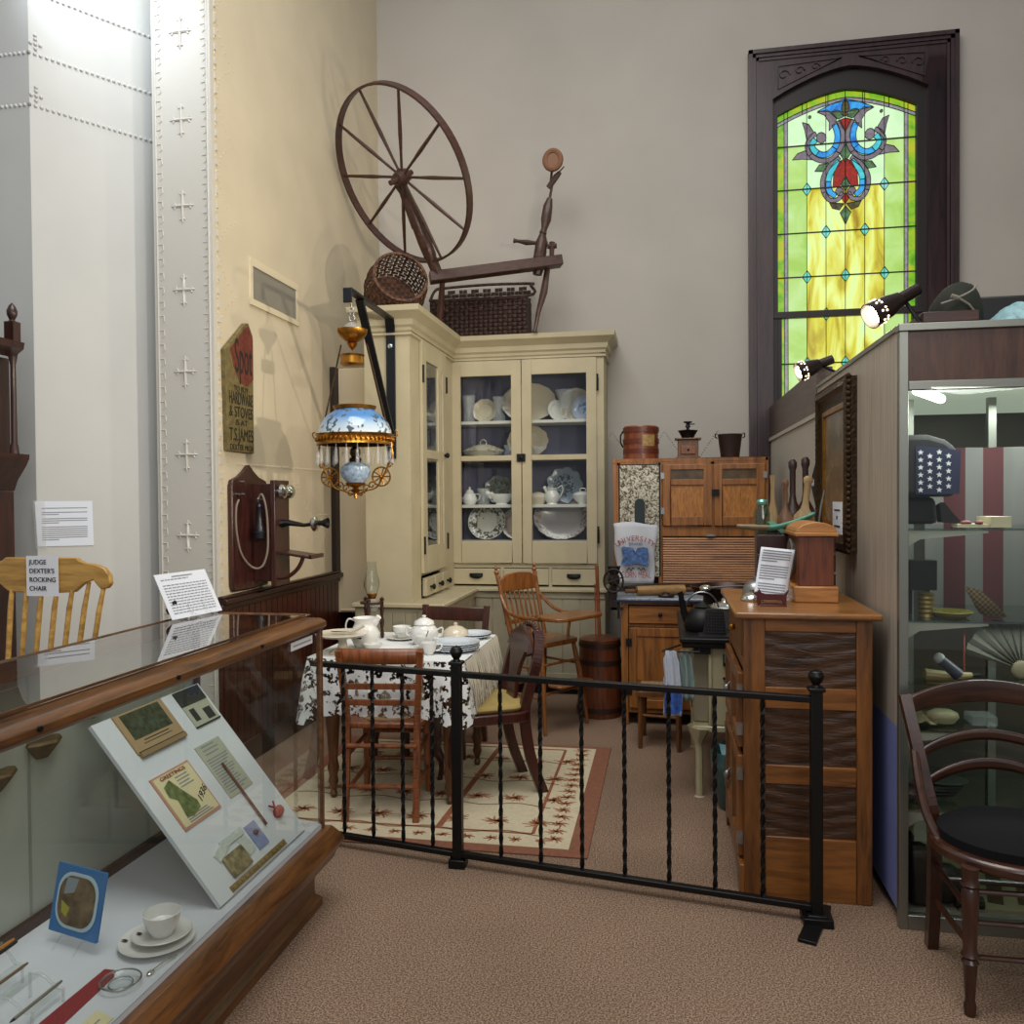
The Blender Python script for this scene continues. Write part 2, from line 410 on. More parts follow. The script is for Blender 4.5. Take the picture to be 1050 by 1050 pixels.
def gl(name,stops,scale=6,st=1.0,zs=1):
    def fn(nt,b,L):
        tc=N(nt,'ShaderNodeTexCoord'); mp=N(nt,'ShaderNodeMapping'); mp.inputs['Scale'].default_value=(scale,scale,scale*zs); L.new(tc.outputs['Object'],mp.inputs[0])
        n=N(nt,'ShaderNodeTexNoise',Scale=1.0,Detail=5.0,Distortion=.8); L.new(mp.outputs[0],n.inputs['Vector'])
        k=len(stops); r=ramp(nt,n.outputs['Fac'],[(.32+.36*i/max(1,k-1),lin(c)) for i,c in enumerate(stops)])
        L.new(r.outputs[0],b.inputs['Emission Color']); b.inputs['Emission Strength'].default_value=st
        b.inputs['Base Color'].default_value=(.02,.02,.02,1); b.inputs['Roughness'].default_value=.25
    return patt(name,fn)
GM=[gl('field green glass',['#a4d15a','#b8e07c','#c6ecA0'.lower()],4),          #0
    gl('border green glass',['#4f9c10','#86bb1c','#b9b91e'],9),               #1
    gl('lavender strip glass',['#8b8790','#b3afb6'],30,.75),                     #2
    gl('streaky amber glass',['#9a7d10','#d0cb3c','#e2ef86','#cdf2b4'],8,1.12,.25),#3
    gl('blue glass',['#1166c8','#2f9ce8','#3fb4ea'],12),                     #4
    gl('cyan glass',['#2fb6c8','#55d6dc'],14),                                #5
    gl('red glass',['#8e1608','#b9260f'],40,.8),                            #6
    gl('leaf green glass',['#3e5c3e','#6b9a66'],25,.75),                       #7
    gl('olive brown glass',['#3a2d16','#6c6a34'],25,.7),                      #8
    gl('mauve grey glass',['#746a72','#948a96'],25,.8),                      #9
    gl('pale mint glass',['#c2f0b4','#d9f7cb'],5,1.05),                       #10
    gl('teal diamond glass',['#2ec2a6','#8fe8dc'],10)]                        #11
gb=B(); lb=B(); GY=YB+.035
def G(cx,cy): return (1.36+(cx-518)/913, 4.575-((cy+(cx-518)*.077)-50)/845)
def ztop(x):
    u=abs(x-1.36)/.5; return 4.42+.158*(1-u**1.7*.85-u*.15)
def piece(pts,mi,dy=.003,mirror=True,lead=.0045):
    for s in ((1,-1) if mirror else (1,)):
        q=[(x if s==1 else 2.72-x,z) for x,z in pts]
        gb._a([(x,GY-dy,z) for x,z in q],[list(range(len(q)))],mi)
        if lead:
            for i in range(len(q)):
                a,b_=q[i],q[(i+1)%len(q)]
                if abs(a[0]-b_[0])+abs(a[1]-b_[1])>1e-4: lb.bar((a[0],GY-dy-.004,a[1]),(b_[0],GY-dy-.004,b_[1]),lead,.006,(0,1,0))
def stroke(path,w,mis,dy=.004):
    p=[(v.x,v.y) for v in bez([(G(*q)[0],G(*q)[1],0) for q in path],4)]
    L_=[];R_=[]
    for i in range(len(p)):
        a=p[max(i-1,0)];b_=p[min(i+1,len(p)-1)]; dx,dz=b_[0]-a[0],b_[1]-a[1]; l=math.hypot(dx,dz) or 1
        k=w/2/880; L_.append((p[i][0]-dz/l*k,p[i][1]+dx/l*k)); R_.append((p[i][0]+dz/l*k,p[i][1]-dx/l*k))
    n=len(p)-1; seg=len(mis)
    for s in range(seg):
        a=n*s//seg; e=n*(s+1)//seg
        for sg in (1,-1):
            for i in range(a,e):
                q=[L_[i],L_[i+1],R_[i+1],R_[i]]; q=[(x if sg==1 else 2.72-x,z) for x,z in q]
                gb._a([(x,GY-dy,z) for x,z in q],[[0,1,2,3]],mis[s])
        for sg in (1,-1):
            f=lambda t:(t[0] if sg==1 else 2.72-t[0],GY-dy-.004,t[1])
            for i in range(a,e):
                lb.bar(f(L_[i]),f(L_[i+1]),.0045,.006,(0,1,0)); lb.bar(f(R_[i]),f(R_[i+1]),.0045,.006,(0,1,0))
            lb.bar(f(L_[e]),f(R_[e]),.0045,.006,(0,1,0)); lb.bar(f(L_[a]),f(R_[a]),.0045,.006,(0,1,0))
rows=[4.184,3.851,3.517,3.18,2.89,2.515,2.15,1.8,1.36]
def col_piece(xa,xb,mi,split=True):
    zz=[None]+rows
    for i in range(len(rows)):
        za=ztop(xa)-(.0) if i==0 else rows[i-1]; zb=rows[i]
        t=[(xa,zb),(xb,zb)]
        if i==0: t+= [(xb,ztop(xb)),((xa+xb)/2,ztop((xa+xb)/2)),(xa,ztop(xa))]
        else: t+=[(xb,rows[i-1]),(xa,rows[i-1])]
        mm=mi if isinstance(mi,int) else mi[min(i,len(mi)-1)]
        piece(t,mm,0,True,.004)
xs=[.86,.913,.94,1.08,1.22,1.36]
col_piece(xs[0],xs[1],1); col_piece(xs[1],xs[2],2); col_piece(xs[2],xs[3],[10,0,0]); col_piece(xs[3],xs[4],[10,10,3]); col_piece(xs[4],xs[5],[10,10,3])
# arched border strips
ar=[(xs[0]+ (1.36-xs[0])*i/8) for i in range(9)]
for a,b_ in ((0,3),(3,6),(6,8)):
    t=[(ar[i],ztop(ar[i])) for i in range(a,b_+1)]; u=[(x,z-.05) for x,z in t][::-1]; piece(t+u,1,.001)
    u=[(x,z-.05) for x,z in t]; w=[(x,z-.028) for x,z in u][::-1]; piece(u+w,2,.001)
g=lambda *p:[G(*q) for q in p]
piece(g((335,178),(420,135),(518,100),(518,185),(440,182),(395,182)),4)
piece(g((518,95),(495,135),(490,170),(505,205),(518,215)),8,.006)
piece(g((425,188),(445,172),(480,175),(508,215),(470,230)),7,.005)
stroke([(470,240),(499,310),(492,400),(440,475),(370,497),(300,470),(266,410),(285,350),(325,322)],30,[9,9,9])
stroke([(448,262),(468,330),(455,400),(410,448),(360,458),(312,432),(292,392),(322,362)],38,[4,4,5],.005)
piece(g((330,185),(400,172),(462,228),(445,270),(410,305),(412,250),(380,205)),9,.006)
piece(g(*[(358+33*math.cos(a*PI/6),350+35*math.sin(a*PI/6)) for a in range(12)]),9,.008)
piece(g((232,250),(275,262),(308,312),(262,372),(250,305)),9,.005)
piece(g((165,492),(200,450),(255,430),(264,455),(300,490),(230,486)),9,.003)
piece(g((518,222),(475,238),(505,290),(518,308)),6,.005)
piece(g((518,385),(482,455),(518,508)),7,.007)
stroke([(480,475),(405,540),(368,620),(376,700),(415,748),(470,742),(500,700)],28,[9,9])
stroke([(478,498),(428,560),(405,630),(415,695),(455,722)],36,[5,4],.005)
piece(g((518,482),(480,500),(440,580),(435,668),(480,662),(518,590)),6,.006)
piece(g((518,600),(488,650),(518,690)),7,.007)
piece(g(*[(478+27*math.cos(a*PI/6),695+27*math.sin(a*PI/6)) for a in range(12)]),9,.008)
piece(g((518,700),(492,735),(518,772)),6,.006)
piece(g((412,765),(510,770),(480,812),(432,802)),8,.004)
piece(g((518,785),(482,830),(518,905)),7,.007)
piece(g((315,565),(345,522),(410,512),(375,566)),7,.003)
piece(g(*[(282+11*math.cos(a*PI/5),215+11*math.sin(a*PI/5)) for a in range(10)]),7,.002,lead=.002)
for i,z in enumerate(rows[1:7]):
    for x in ([1.08] if i==0 else [1.22] if i%2==1 else [1.08,1.36]):
        piece([(x-.034,z),(x,z+.05),(x+.034,z),(x,z-.05)],11,.004,x<1.3 or x>1.4,.005)
for z in rows[:4]+rows[5:8]: lb.bar((.86,GY-.014,z),(1.86,GY-.014,z),.010,.008,(0,1,0))
gb.build('stained_pane',GM,win,smooth=False,weld=False); lb.build('lead_lines',plain('lead came','#141414',.5),win,smooth=False,weld=False)
# ================================================================== helper: mitred moulding along a floor-plan path
def sweep(m,path,prof,closed=False,mi=0,z0=0,plane=None):
    """prof = [(out,z)] closed outline, path = [(x,y)], outward is to the right of travel"""
    k=len(path); P=[Vector(p) for p in path]; rings=[]
    for i in range(k):
        a=P[i]-P[i-1] if (i>0 or closed) else P[1]-P[0]
        b=P[(i+1)%k]-P[i] if (i<k-1 or closed) else a
        if i==0 and not closed: a=b
        a=a.normalized();b=b.normalized(); na=Vector((a.y,-a.x));nb=Vector((b.y,-b.x)); d=(na+nb); d=d/max(.2,(d.dot(na)))
        rings.append([(P[i].x+d.x*o,P[i].y+d.y*o,z0+z) for o,z in prof])
    n=len(prof); o=len(m.v)
    for r in rings:
        for p in r: m.v.append(Vector(p) if plane is None else Vector(plane(p)))
    for i in range(k if closed else k-1):
        j=(i+1)%k
        for q in range(n): m.f.append([o+i*n+q,o+i*n+(q+1)%n,o+j*n+(q+1)%n,o+j*n+q]); m.m.append(mi)
    if not closed:
        m.f.append([o+q for q in range(n)]); m.m.append(mi); m.f.append([o+(k-1)*n+q for q in range(n)][::-1]); m.m.append(mi)
    return m
# ================================================================== CORNER CABINET
slate=plain('slate blue cabinet interior','#5b5c74',.7,noise=.12,nscale=4)
shelfw=plain('white shelf paint','#c9c7c2',.5)
cab=thing('corner_cabinet','tall L-shaped cream painted corner cabinet with glazed doors full of china','cabinet',(-1.2,6.3,0))
m=B()
# carcass: left section (faces right), back section (faces the room)
m.box(-1.94,5.19,.813,-1.63,5.21,2.62)                 # side panel toward the room
m.box(-1.94,5.21,.813,-1.92,6.68,2.62)                 # back of left section
m.box(-1.65,5.21,.813,-1.63,5.40,2.62).box(-1.65,5.93,.813,-1.63,6.30,2.62)
m.box(-1.65,5.40,2.56,-1.63,5.93,2.62)
m.box(-1.65,5.40,.975,-1.63,5.93,1.0)
m.box(-1.94,5.21,2.60,-1.63,6.68,2.62).box(-1.92,6.66,.813,-.455,6.68,2.62)
m.box(-.475,6.30,.813,-.455,6.68,2.62).box(-1.63,6.30,2.555,-.455,6.66,2.62)
m.box(-1.66,6.30,.813,-1.645,6.66,2.62)
m.box(-.51,6.30,.813,-.475,6.32,2.554).box(-1.644,6.298,.957,-.512,6.319,.992)
for x in (-1.248,-.871): m.box(x-.014,6.30,.813,x+.014,6.32,.96)
m.box(-1.93,5.21,.975,-1.66,6.66,.99).box(-1.63,6.33,.975,-.475,6.66,.99)
m.build('carcass',cream,cab)
m=B(); m.box(-1.64,6.65,.98,-.475,6.658,2.56).box(-1.64,6.33,.98,-1.634,6.65,2.56).box(-.482,6.33,.98,-.476,6.65,2.56).box(-1.918,5.215,.98,-1.912,6.65,2.56)
m.build('interior_lining',slate,cab)
for z in (2.10,1.815,1.445,1.16):
    m=B(); m.box(-1.633,6.36,z-.024,-.482,6.65,z); m.build('shelf',shelfw,cab,bevel=.002)
for z in (2.12,1.83,1.46,1.15):
    m=B(); m.box(-1.91,5.22,z-.02,-1.69,6.3,z); m.build('shelf',shelfw,cab)
prof=[(0,0),(.012,0),(.016,.02),(.03,.035),(.035,.07),(.06,.095),(.085,.115),(.09,.15),(0,.15)]
m=B(); sweep(m,[(-1.94,6.0),(-1.94,5.19),(-1.63,5.19),(-1.63,6.30),(-.455,6.30),(-.455,6.68)],prof,z0=2.59)
sweep(m,[(-1.94,6.0),(-1.94,5.19),(-1.63,5.19),(-1.63,6.30),(-.455,6.30),(-.455,6.68)],[(0,0),(.018,.008),(.018,.02),(0,.028)],z0=2.555)
m.build('crown_moulding',cream,cab,smooth=True,ang=20)
m=B(); m.prism([(-2.04,5.17),(-1.41,5.17),(-1.41,6.17),(-.43,6.17),(-.43,6.68),(-2.04,6.68)],(0,0,.785),X_,Y_,.028)
m.build('counter_ledge',cream,cab,bevel=.006)
# beaded-board base
m=B(); m.box(-2.03,5.20,.02,-1.45,5.22,.785).box(-1.47,5.20,.09,-1.45,6.22,.785).box(-1.47,6.21,.09,-.45,6.23,.785).box(-.47,6.21,.02,-.45,6.66,.785)
m.box(-2.03,5.2,.02,-2.01,6.6,.785)
x=-1.44
while x<-.5: m.box(x,6.203,.16,x+.128,6.212,.735); x+=.135
y=5.24
while y<6.1: m.box(-1.452,y,.16,-1.442,y+.11,.735); y+=.117
x=-2.02
while x<-1.5: m.box(x,5.193,.10,x+.08,5.2,.75); x+=.085
m.box(-1.47,6.195,.735,-.45,6.212,.785).box(-1.455,5.2,.735,-1.437,6.2,.785).box(-1.47,6.198,.09,-.45,6.212,.17)
m.build('base',creamd,cab,bevel=.003)
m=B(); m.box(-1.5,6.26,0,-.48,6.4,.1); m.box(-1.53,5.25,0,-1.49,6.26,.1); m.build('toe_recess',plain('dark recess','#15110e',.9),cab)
def cab_door(x0,x1,knob,hx):
    d=B(); y0,y1=6.278,6.30; z0,z1=.993,2.555
    gx0,gx1=x0+.075,x1-.075; zs=[(1.165,1.765),(1.825,2.44)]
    d.box(x0,y0,z0,gx0,y1,z1).box(gx1,y0,z0,x1,y1,z1).box(gx0,y0,2.44,gx1,y1,z1).box(gx0,y0,z0,gx1,y1,1.165).box(gx0,y0,1.785,gx1,y1,1.825)
    d=d.build('door',cream,cab,bevel=.003)
    g_=B(); g_.sheet(gx0,6.288,1.165,gx1,6.291,2.44); g_.build('pane',casegl,d)
    for z in (1.15,2.3):
        h=B(); h.cyl((hx,6.273,z),(hx,6.273,z+.11),.008,n=8).sph((hx,6.273,z+.12),.009,8); h.build('hinge',black,d)
    return d
d1=cab_door(-1.64,-1.088,0,-1.655); d2=cab_door(-1.082,-.51,0,-.50)
h=B(); h.box(-1.12,6.262,1.775,-1.055,6.28,1.835); h.sph((-1.085,6.255,1.805),(.016,.014,.016),10); h.build('latch',black,d2)
for x0,x1 in ((-1.636,-1.264),(-1.232,-.885),(-.858,-.52)):
    d=B(); d.box(x0,6.283,.828,x1,6.31,.95); d=d.build('drawer',cream,cab,bevel=.003)
    cx=(x0+x1)/2; h=B(); h.lathe([(.05,0),(.05,.008),(.038,.022),(0,.028)],(cx,6.283,.893),16,M=RX(PI/2)@Matrix.Diagonal((1,.45,1)).to_3x3()); h.box(cx-.052,6.265,.888,cx+.052,6.283,.915); h.build('pull',black,d,bevel=.004)
# glazed door of the left section
d=B(); X0,X1=-1.63,-1.608
d.box(X0,5.40,.99,X1,5.50,2.57).box(X0,5.80,.99,X1,5.845,2.57).box(X0,5.5,2.44,X1,5.8,2.57).box(X0,5.5,.99,X1,5.8,1.17).box(X0,5.5,1.775,X1,5.8,1.835)
d=d.build('door',cream,cab,bevel=.003)
g_=B(); g_.sheet(-1.62,5.5,1.17,-1.618,5.8,2.44); g_.build('pane',casegl,d)
for z in (1.12,2.28): h=B(); h.cyl((-1.602,5.405,z),(-1.602,5.405,z+.12),.008,n=8); h.build('hinge',black,d)
d=B(); d.box(X0,5.85,.99,X1,5.885,2.57).box(X0,5.925,.99,X1,6.02,2.57).box(X0,5.885,2.42,X1,5.925,2.57).box(X0,5.885,.99,X1,5.925,1.17).box(X0,5.885,1.775,X1,5.925,1.835)
d=d.build('door',cream,cab,bevel=.003)
g_=B(); g_.sheet(-1.62,5.885,1.17,-1.618,5.925,2.42); g_.build('pane',casegl,d)
for z in (1.12,2.28): h=B(); h.cyl((-1.602,6.01,z),(-1.602,6.01,z+.12),.008,n=8); h.build('hinge',black,d)
h=B(); h.sph((-1.585,5.95,1.815),(.018,.02,.02),10).cyl((-1.61,5.95,1.815),(-1.585,5.95,1.815),.008); h.build('knob',black,d)
for y in (5.54,5.76,5.98):
    d=B(); d.box(-1.635,y-.095,.83,-1.606,y+.095,.955); d=d.build('drawer',cream,cab,bevel=.003)
    h=B(); h.cyl((-1.606,y,.888),(-1.585,y,.888),.008).sph((-1.58,y,.888),(.014,.021,.021),10); h.build('knob',black,d)
# ------------------------------------------------------------------ china in the cabinet
def ringmat(name,base,rim,k0,k1,c2=None,scale=22):
    """china with a printed rim and sprigs; distance taken from the plate's own centre"""
    def fn(nt,b,L):
        tc=N(nt,'ShaderNodeTexCoord'); ln=N(nt,'ShaderNodeVectorMath',operation='LENGTH'); L.new(tc.outputs['Object'],ln.inputs[0])
        r=ramp(nt,ln.outputs['Value'],[(k0-.004,(0,0,0,1)),(k0,(1,1,1,1)),(k1,(1,1,1,1)),(k1+.004,(0,0,0,1))])
        n=N(nt,'ShaderNodeTexNoise',Scale=float(scale*2),Detail=2.0); L.new(tc.outputs['Object'],n.inputs[0])
        s=ramp(nt,n.outputs['Fac'],[(.47,(0,0,0,1)),(.53,(1,1,1,1))])
        mu=N(nt,'ShaderNodeMath',operation='MULTIPLY'); L.new(r.outputs[0],mu.inputs[0]); L.new(s.outputs[0],mu.inputs[1])
        v=N(nt,'ShaderNodeTexVoronoi',Scale=float(scale)); L.new(tc.outputs['Object'],v.inputs[0])
        s2=ramp(nt,v.outputs['Distance'],[(.16,(.7,.7,.7,1)),(.2,(0,0,0,1))])
        mx=N(nt,'ShaderNodeMath',operation='MAXIMUM'); L.new(mu.outputs[0],mx.inputs[0])
        if c2: L.new(s2.outputs[0],mx.inputs[1])
        x=N(nt,'ShaderNodeMix',data_type='RGBA'); x.inputs[6].default_value=lin(base); x.inputs[7].default_value=lin(rim)
        L.new(mx.outputs[0],x.inputs[0]); L.new(x.outputs[2],b.inputs['Base Color']); b.inputs['Roughness'].default_value=.2; b.inputs['Coat Weight'].default_value=.3
    return patt(name,fn)
def plateprof(r,d=.02): return [(0,0),(r*.55,0),(r*.62,.004),(r*.68,d*.5),(r,d),(r*.995,d+.004),(r*.66,d*.5+.005),(r*.58,.006),(0,.006)]
def standing_plate(label,x,y,z,r,mat,ell=1.0,lobes=0,scal=0,lean=12,name='plate',yaw=0,cat='plate',group=None,d=.02):
    """a plate stood on its rim, face to the room; its mesh origin is the plate's centre"""
    h=r*ell; m=B(); m.lathe(plateprof(r,d),(0,0,0),48,scal=scal,lobes=lobes,ell=ell)
    o=m.build(name,mat); o.rotation_euler=Euler((R(90-lean),0,R(yaw)),'XYZ'); o.location=(x,y,z+h*math.cos(R(lean)))
    return tag(o,label,cat,group)
def vessel(name,label,cat,x,y,z,prof,mat,rz=0,handle=None,spout=None,lid=None,group=None,n=28,ell=1,scal=0,lobes=0,handles=None,hmat=None):
    t=thing(name,label,cat,(x,y,z),rz,group,local=True)
    m=B(); m.lathe(prof,(0,0,0),n,ell=ell,scal=scal,lobes=lobes); m.build('body',mat,t,ang=50)
    if handle:
        for hd in (handle if isinstance(handle[0][0],(tuple,list)) else [handle]):
            m=B(); m.tube(bez([(a,0,b) for a,b in hd],6),.0045 if len(hd)<9 else .004,8); m.build('handle',hmat or mat,t)
    if spout: m=B(); m.tube(bez([(a,0,b) for a,b,_ in spout],4),[spout[min(i//4,len(spout)-1)][2] for i in range((len(spout)-1)*4+1)],10); m.build('spout',mat,t)
    if lid: m=B(); m.lathe(lid,(0,0,0),n,ell=ell); m.build('lid',mat,t,ang=50)
    return t
def cupprof(r,h): return [(0,0),(r*.5,0),(r*.52,.006),(r*.8,h*.35),(r*.97,h*.8),(r,h),(r*.95,h),(r*.9,h*.7),(r*.72,h*.35),(0,.01)]
Z1,Z2,Z3,Z4=2.10,1.815,1.445,1.16
crys=crystal
vessel('crystal_vase','straight cut crystal vase at the left end of the top shelf','vase',-1.545,6.47,Z1,[(0,0),(.05,0),(.045,.02),(.04,.06),(.045,.15),(.058,.215),(.052,.215),(.04,.15),(0,.03)],crys,scal=.12,lobes=16)
standing_plate('plain ivory scalloped plate between two crystal vases on the top shelf',-1.43,6.56,Z1,.10,china2,lobes=10,scal=.05)
vessel('crystal_vase','tall waisted crystal vase before the big ivory platter','vase',-1.30,6.47,Z1,[(0,0),(.052,0),(.05,.05),(.028,.08),(.035,.13),(.05,.2),(.045,.2),(.03,.13),(0,.06)],crys,scal=.12,lobes=14)
standing_plate('largest ivory oval platter with scalloped rim leaning on the top shelf',-1.075,6.59,Z1,.225,china2,ell=.72,lobes=16,scal=.04,name='platter',cat='platter')
vessel('crystal_goblet','flared crystal footed vase at the right of the top shelf','vase',-.765,6.46,Z1,[(0,0),(.05,0),(.045,.01),(.015,.03),(.018,.08),(.055,.16),(.085,.235),(.08,.235),(.045,.15),(0,.1)],crys,scal=.06,lobes=20)
standing_plate('ivory plate tilted behind the flared crystal vase',-.70,6.58,Z1,.135,china2,lobes=12,scal=.03,yaw=-10)
standing_plate('white plate with a blue floral spray at the right end of the top shelf',-.625,6.52,Z1,.105,ringmat('blue spray china','#d8dbe0','#5a7ba8',.0,.05),yaw=-28)
standing_plate('small white plate edge-on left of the flared crystal vase',-.85,6.55,Z1,.085,china,yaw=35)
vessel('covered_dish','wide ivory covered serving dish with loop handle on the second shelf','tureen',-1.43,6.48,Z2,[(0,0),(.07,0),(.075,.012),(.15,.035),(.175,.06),(.17,.064),(.15,.06),(0,.055)],ringmat('silvered rim china','#d2cdbd','#97907f',.12,.17),ell=.6,
  lid=[(.168,.062),(.14,.078),(.10,.095),(.05,.11),(0,.114)],handle=[(-.025,.11),(-.022,.135),(0,.148),(.022,.135),(.025,.11)])
standing_plate('ivory scalloped plate leaning behind the middle door stiles, second shelf',-1.085,6.59,Z2,.17,china2,ell=.8,lobes=12,scal=.05)
vessel('crystal_jar','small crystal jar before the ivory plate on the second shelf','jar',-1.215,6.47,Z2,[(0,0),(.04,0),(.045,.03),(.035,.07),(.05,.10),(.045,.10),(.03,.07),(0,.02)],crys,scal=.1,lobes=14)
vessel('crystal_jar','little crystal bowl right of centre on the second shelf','jar',-.985,6.47,Z2,[(0,0),(.03,0),(.012,.02),(.045,.05),(.055,.08),(.05,.08),(.03,.045),(0,.03)],crys,scal=.1,lobes=14)
vessel('teapot','white lidded teapot at the left end of the third shelf','teapot',-1.545,6.48,Z3,[(0,0),(.04,0),(.055,.02),(.06,.05),(.045,.085),(.03,.1),(0,.1)],china,handle=[(.045,.085),(.08,.08),(.078,.045),(.05,.03)],spout=[(-.045,.03,.012),(-.075,.06,.009),(-.09,.09,.007)],lid=[(.035,.098),(.025,.115),(.008,.125),(.01,.14),(0,.145)])
vessel('crystal_creamer','squat pressed glass creamer beside the white teapot','jug',-1.43,6.47,Z3,[(0,0),(.045,0),(.05,.04),(.04,.09),(.055,.13),(.05,.13),(.035,.09),(0,.02)],crys,scal=.14,lobes=12)
standing_plate('grey green lobed dish standing behind the gravy boat',-1.33,6.60,Z3,.12,ringmat('grey green print china','#9aa09a','#4c5048',.0,.10,scale=30),lobes=7,scal=.12)
vessel('gravy_boat','white gravy boat with looped handle on the third shelf','gravy boat',-1.28,6.46,Z3,[(0,0),(.05,0),(.045,.012),(.07,.03),(.10,.065),(.105,.085),(.10,.085),(.08,.05),(0,.03)],china,ell=.55,handle=[(.09,.07),(.13,.1),(.14,.075),(.12,.045),(.08,.035)],spout=[(-.07,.06,.03),(-.10,.085,.02),(-.13,.1,.012)])
vessel('covered_dish','pale covered dish half hidden by the right door stile, third shelf','tureen',-.99,6.48,Z3,[(0,0),(.05,0),(.055,.01),(.085,.04),(.09,.06),(0,.06)],china2,ell=.7,lid=[(.088,.06),(.07,.08),(.03,.095),(0,.1)],handle=[(.085,.05),(.11,.06),(.11,.045),(.085,.035)])
vessel('cream_jug','white wavy rimmed jug with tall ear handle on the third shelf','jug',-.875,6.45,Z3,[(0,0),(.045,0),(.04,.012),(.06,.04),(.058,.08),(.04,.105),(.05,.13),(.045,.13),(.035,.105),(0,.03)],china,handle=[(.04,.12),(.075,.145),(.085,.115),(.07,.07),(.05,.045)],spout=[(-.035,.10,.02),(-.05,.12,.015),(-.065,.14,.008)])
standing_plate('blue grey lobed bowl standing behind the wavy jug',-.79,6.59,Z3,.15,ringmat('flow blue china','#a9bccb','#3d4350',.0,.09,scale=26),lobes=9,scal=.14)
vessel('sugar_dish','white covered sugar dish at the right end of the third shelf','sugar dish',-.635,6.47,Z3,[(0,0),(.04,0),(.04,.012),(.07,.035),(.08,.065),(.082,.07),(0,.07)],china,ell=.8,lid=[(.084,.07),(.07,.085),(.03,.1),(0,.1)],handle=[(-.02,.098),(-.018,.12),(.018,.12),(.02,.098)])
standing_plate('round plate with dark transfer-printed rim on the bottom shelf',-1.42,6.56,Z4,.155,ringmat('dark transfer china','#c5c4bc','#4c4b44',.085,.145,True),ell=.95)
standing_plate('cream plate with faint pink sprigs half behind the left door stile, bottom shelf',-1.175,6.58,Z4,.13,ringmat('pink sprig china','#cfc7b8','#a08478',.09,.12))
standing_plate('large oval platter with brown garland rim on the bottom shelf',-.815,6.57,Z4,.225,ringmat('garland rim china','#ccd2da','#8c7468',.165,.215),ell=.82,lobes=18,scal=.03,name='platter',cat='platter')
vessel('ewer','tall white ewer behind the left glazed door','jug',-1.80,5.62,2.12,[(0,0),(.05,0),(.06,.05),(.055,.12),(.03,.18),(.04,.24),(.035,.24),(0,.02)],china,rz=1.2,handle=[(.035,.22),(.08,.2),(.08,.12),(.055,.08)])
vessel('covered_dish','small white lidded pot low behind the left glazed door','jar',-1.78,5.66,1.46,[(0,0),(.05,0),(.06,.03),(.055,.07),(0,.07)],china,lid=[(.056,.07),(.04,.09),(.01,.1),(0,.12)])
# ------------------------------------------------------------------ baskets and great wheel on top
def weave(name,c1,c2,s=60):
    def fn(nt,b,L):
        tc=N(nt,'ShaderNodeTexCoord'); v=N(nt,'ShaderNodeTexChecker',Scale=float(s)); L.new(tc.outputs['Object'],v.inputs[0]); v.inputs[1].default_value=lin(c1); v.inputs[2].default_value=lin(c2)
        L.new(v.outputs[0],b.inputs['Base Color']); b.inputs['Roughness'].default_value=.7
        bp=N(nt,'ShaderNodeBump',Strength=.6,Distance=.006); L.new(v.outputs['Fac'],bp.inputs['Height']); L.new(bp.outputs[0],b.inputs['Normal'])
    return patt(name,fn)
bw=weave('brown splint weave','#3a2115','#5d3b25',34); bd=weave('dark splint weave','#22110d','#3a2018',30)
t=thing('splint_basket','round brown splint basket tipped on its side at the left end of the cabinet top','basket',(-1.79,5.40,2.74))
Mr=Matrix.Translation((-1.80,5.43,2.925))@Euler((R(72),0,R(32)),'XYZ').to_matrix().to_4x4()
m=B()
nr,nc=12,44
for i in range(nr):      # woven wall with open gaps: alternating splints
    z0=-.13+.28*i/nr; z1=z0+.28/nr*.86; f=lambda z:.15+.055*math.cos((z)*7)
    for j in range(nc):
        if (i+j)%2: continue
        a0=2*PI*j/nc; a1=2*PI*(j+1.75)/nc
        for q in (0,):
            m._a([(f(z0)*math.cos(a0),f(z0)*math.sin(a0),z0),(f(z0)*math.cos(a1),f(z0)*math.sin(a1),z0),(f(z1)*math.cos(a1),f(z1)*math.sin(a1),z1),(f(z1)*math.cos(a0),f(z1)*math.sin(a0),z1)],[(0,1,2,3)])
for j in range(nc//2):
    a=2*PI*(j*2+.5)/nc; m.tube([(1.01*(.15+.055*math.cos(z*7))*math.cos(a),1.01*(.15+.055*math.cos(z*7))*math.sin(a),z) for z in (-.13,-.06,0,.08,.15)],.006,4)
m.prism(circ(.18,32),(0,0,-.135),X_,Y_,.008)
m.xf(Mr); m.build('woven_body',bw,t,weld=False)
m=B(); m.tube([(.178*math.cos(a*PI/16),.178*math.sin(a*PI/16),.15) for a in range(32)],.011,8,closed=True); m.xf(Mr); m.build('rim',bw,t)
m=B(); m.tube(bez([(.205,0,-.05),(.2,0,.05),(.178,0,.15),(.10,0,.25),(-.02,0,.28)][:4],5),.009,6); m.xf(Mr); m.build('handle',bw,t)
t=thing('splint_basket','long dark rectangular splint basket under the spinning wheel bench','basket',(-1.41,6.42,2.74))
m=B(); x0,x1,y0,y1,z0=-1.79,-1.03,6.24,6.58,2.75
def bwall(a,b_,h0,h1,rows_,cols,open_):
    a=Vector(a);b_=Vector(b_)
    for i in range(rows_):
        for j in range(cols):
            if open_ and i%2 and j%3==0 and i>rows_*.5: continue
            p=a+(b_-a)*(j/cols); q=a+(b_-a)*((j+.93)/cols); za=h0+(h1-h0)*i/rows_; zb=h0+(h1-h0)*(i+.9)/rows_
            off=Vector((0,-.004,0))*((i+j)%2); m._a([(p+off)+Vector((0,0,za)),(q+off)+Vector((0,0,za)),(q+off)+Vector((0,0,zb)),(p+off)+Vector((0,0,zb))],[(0,1,2,3)])
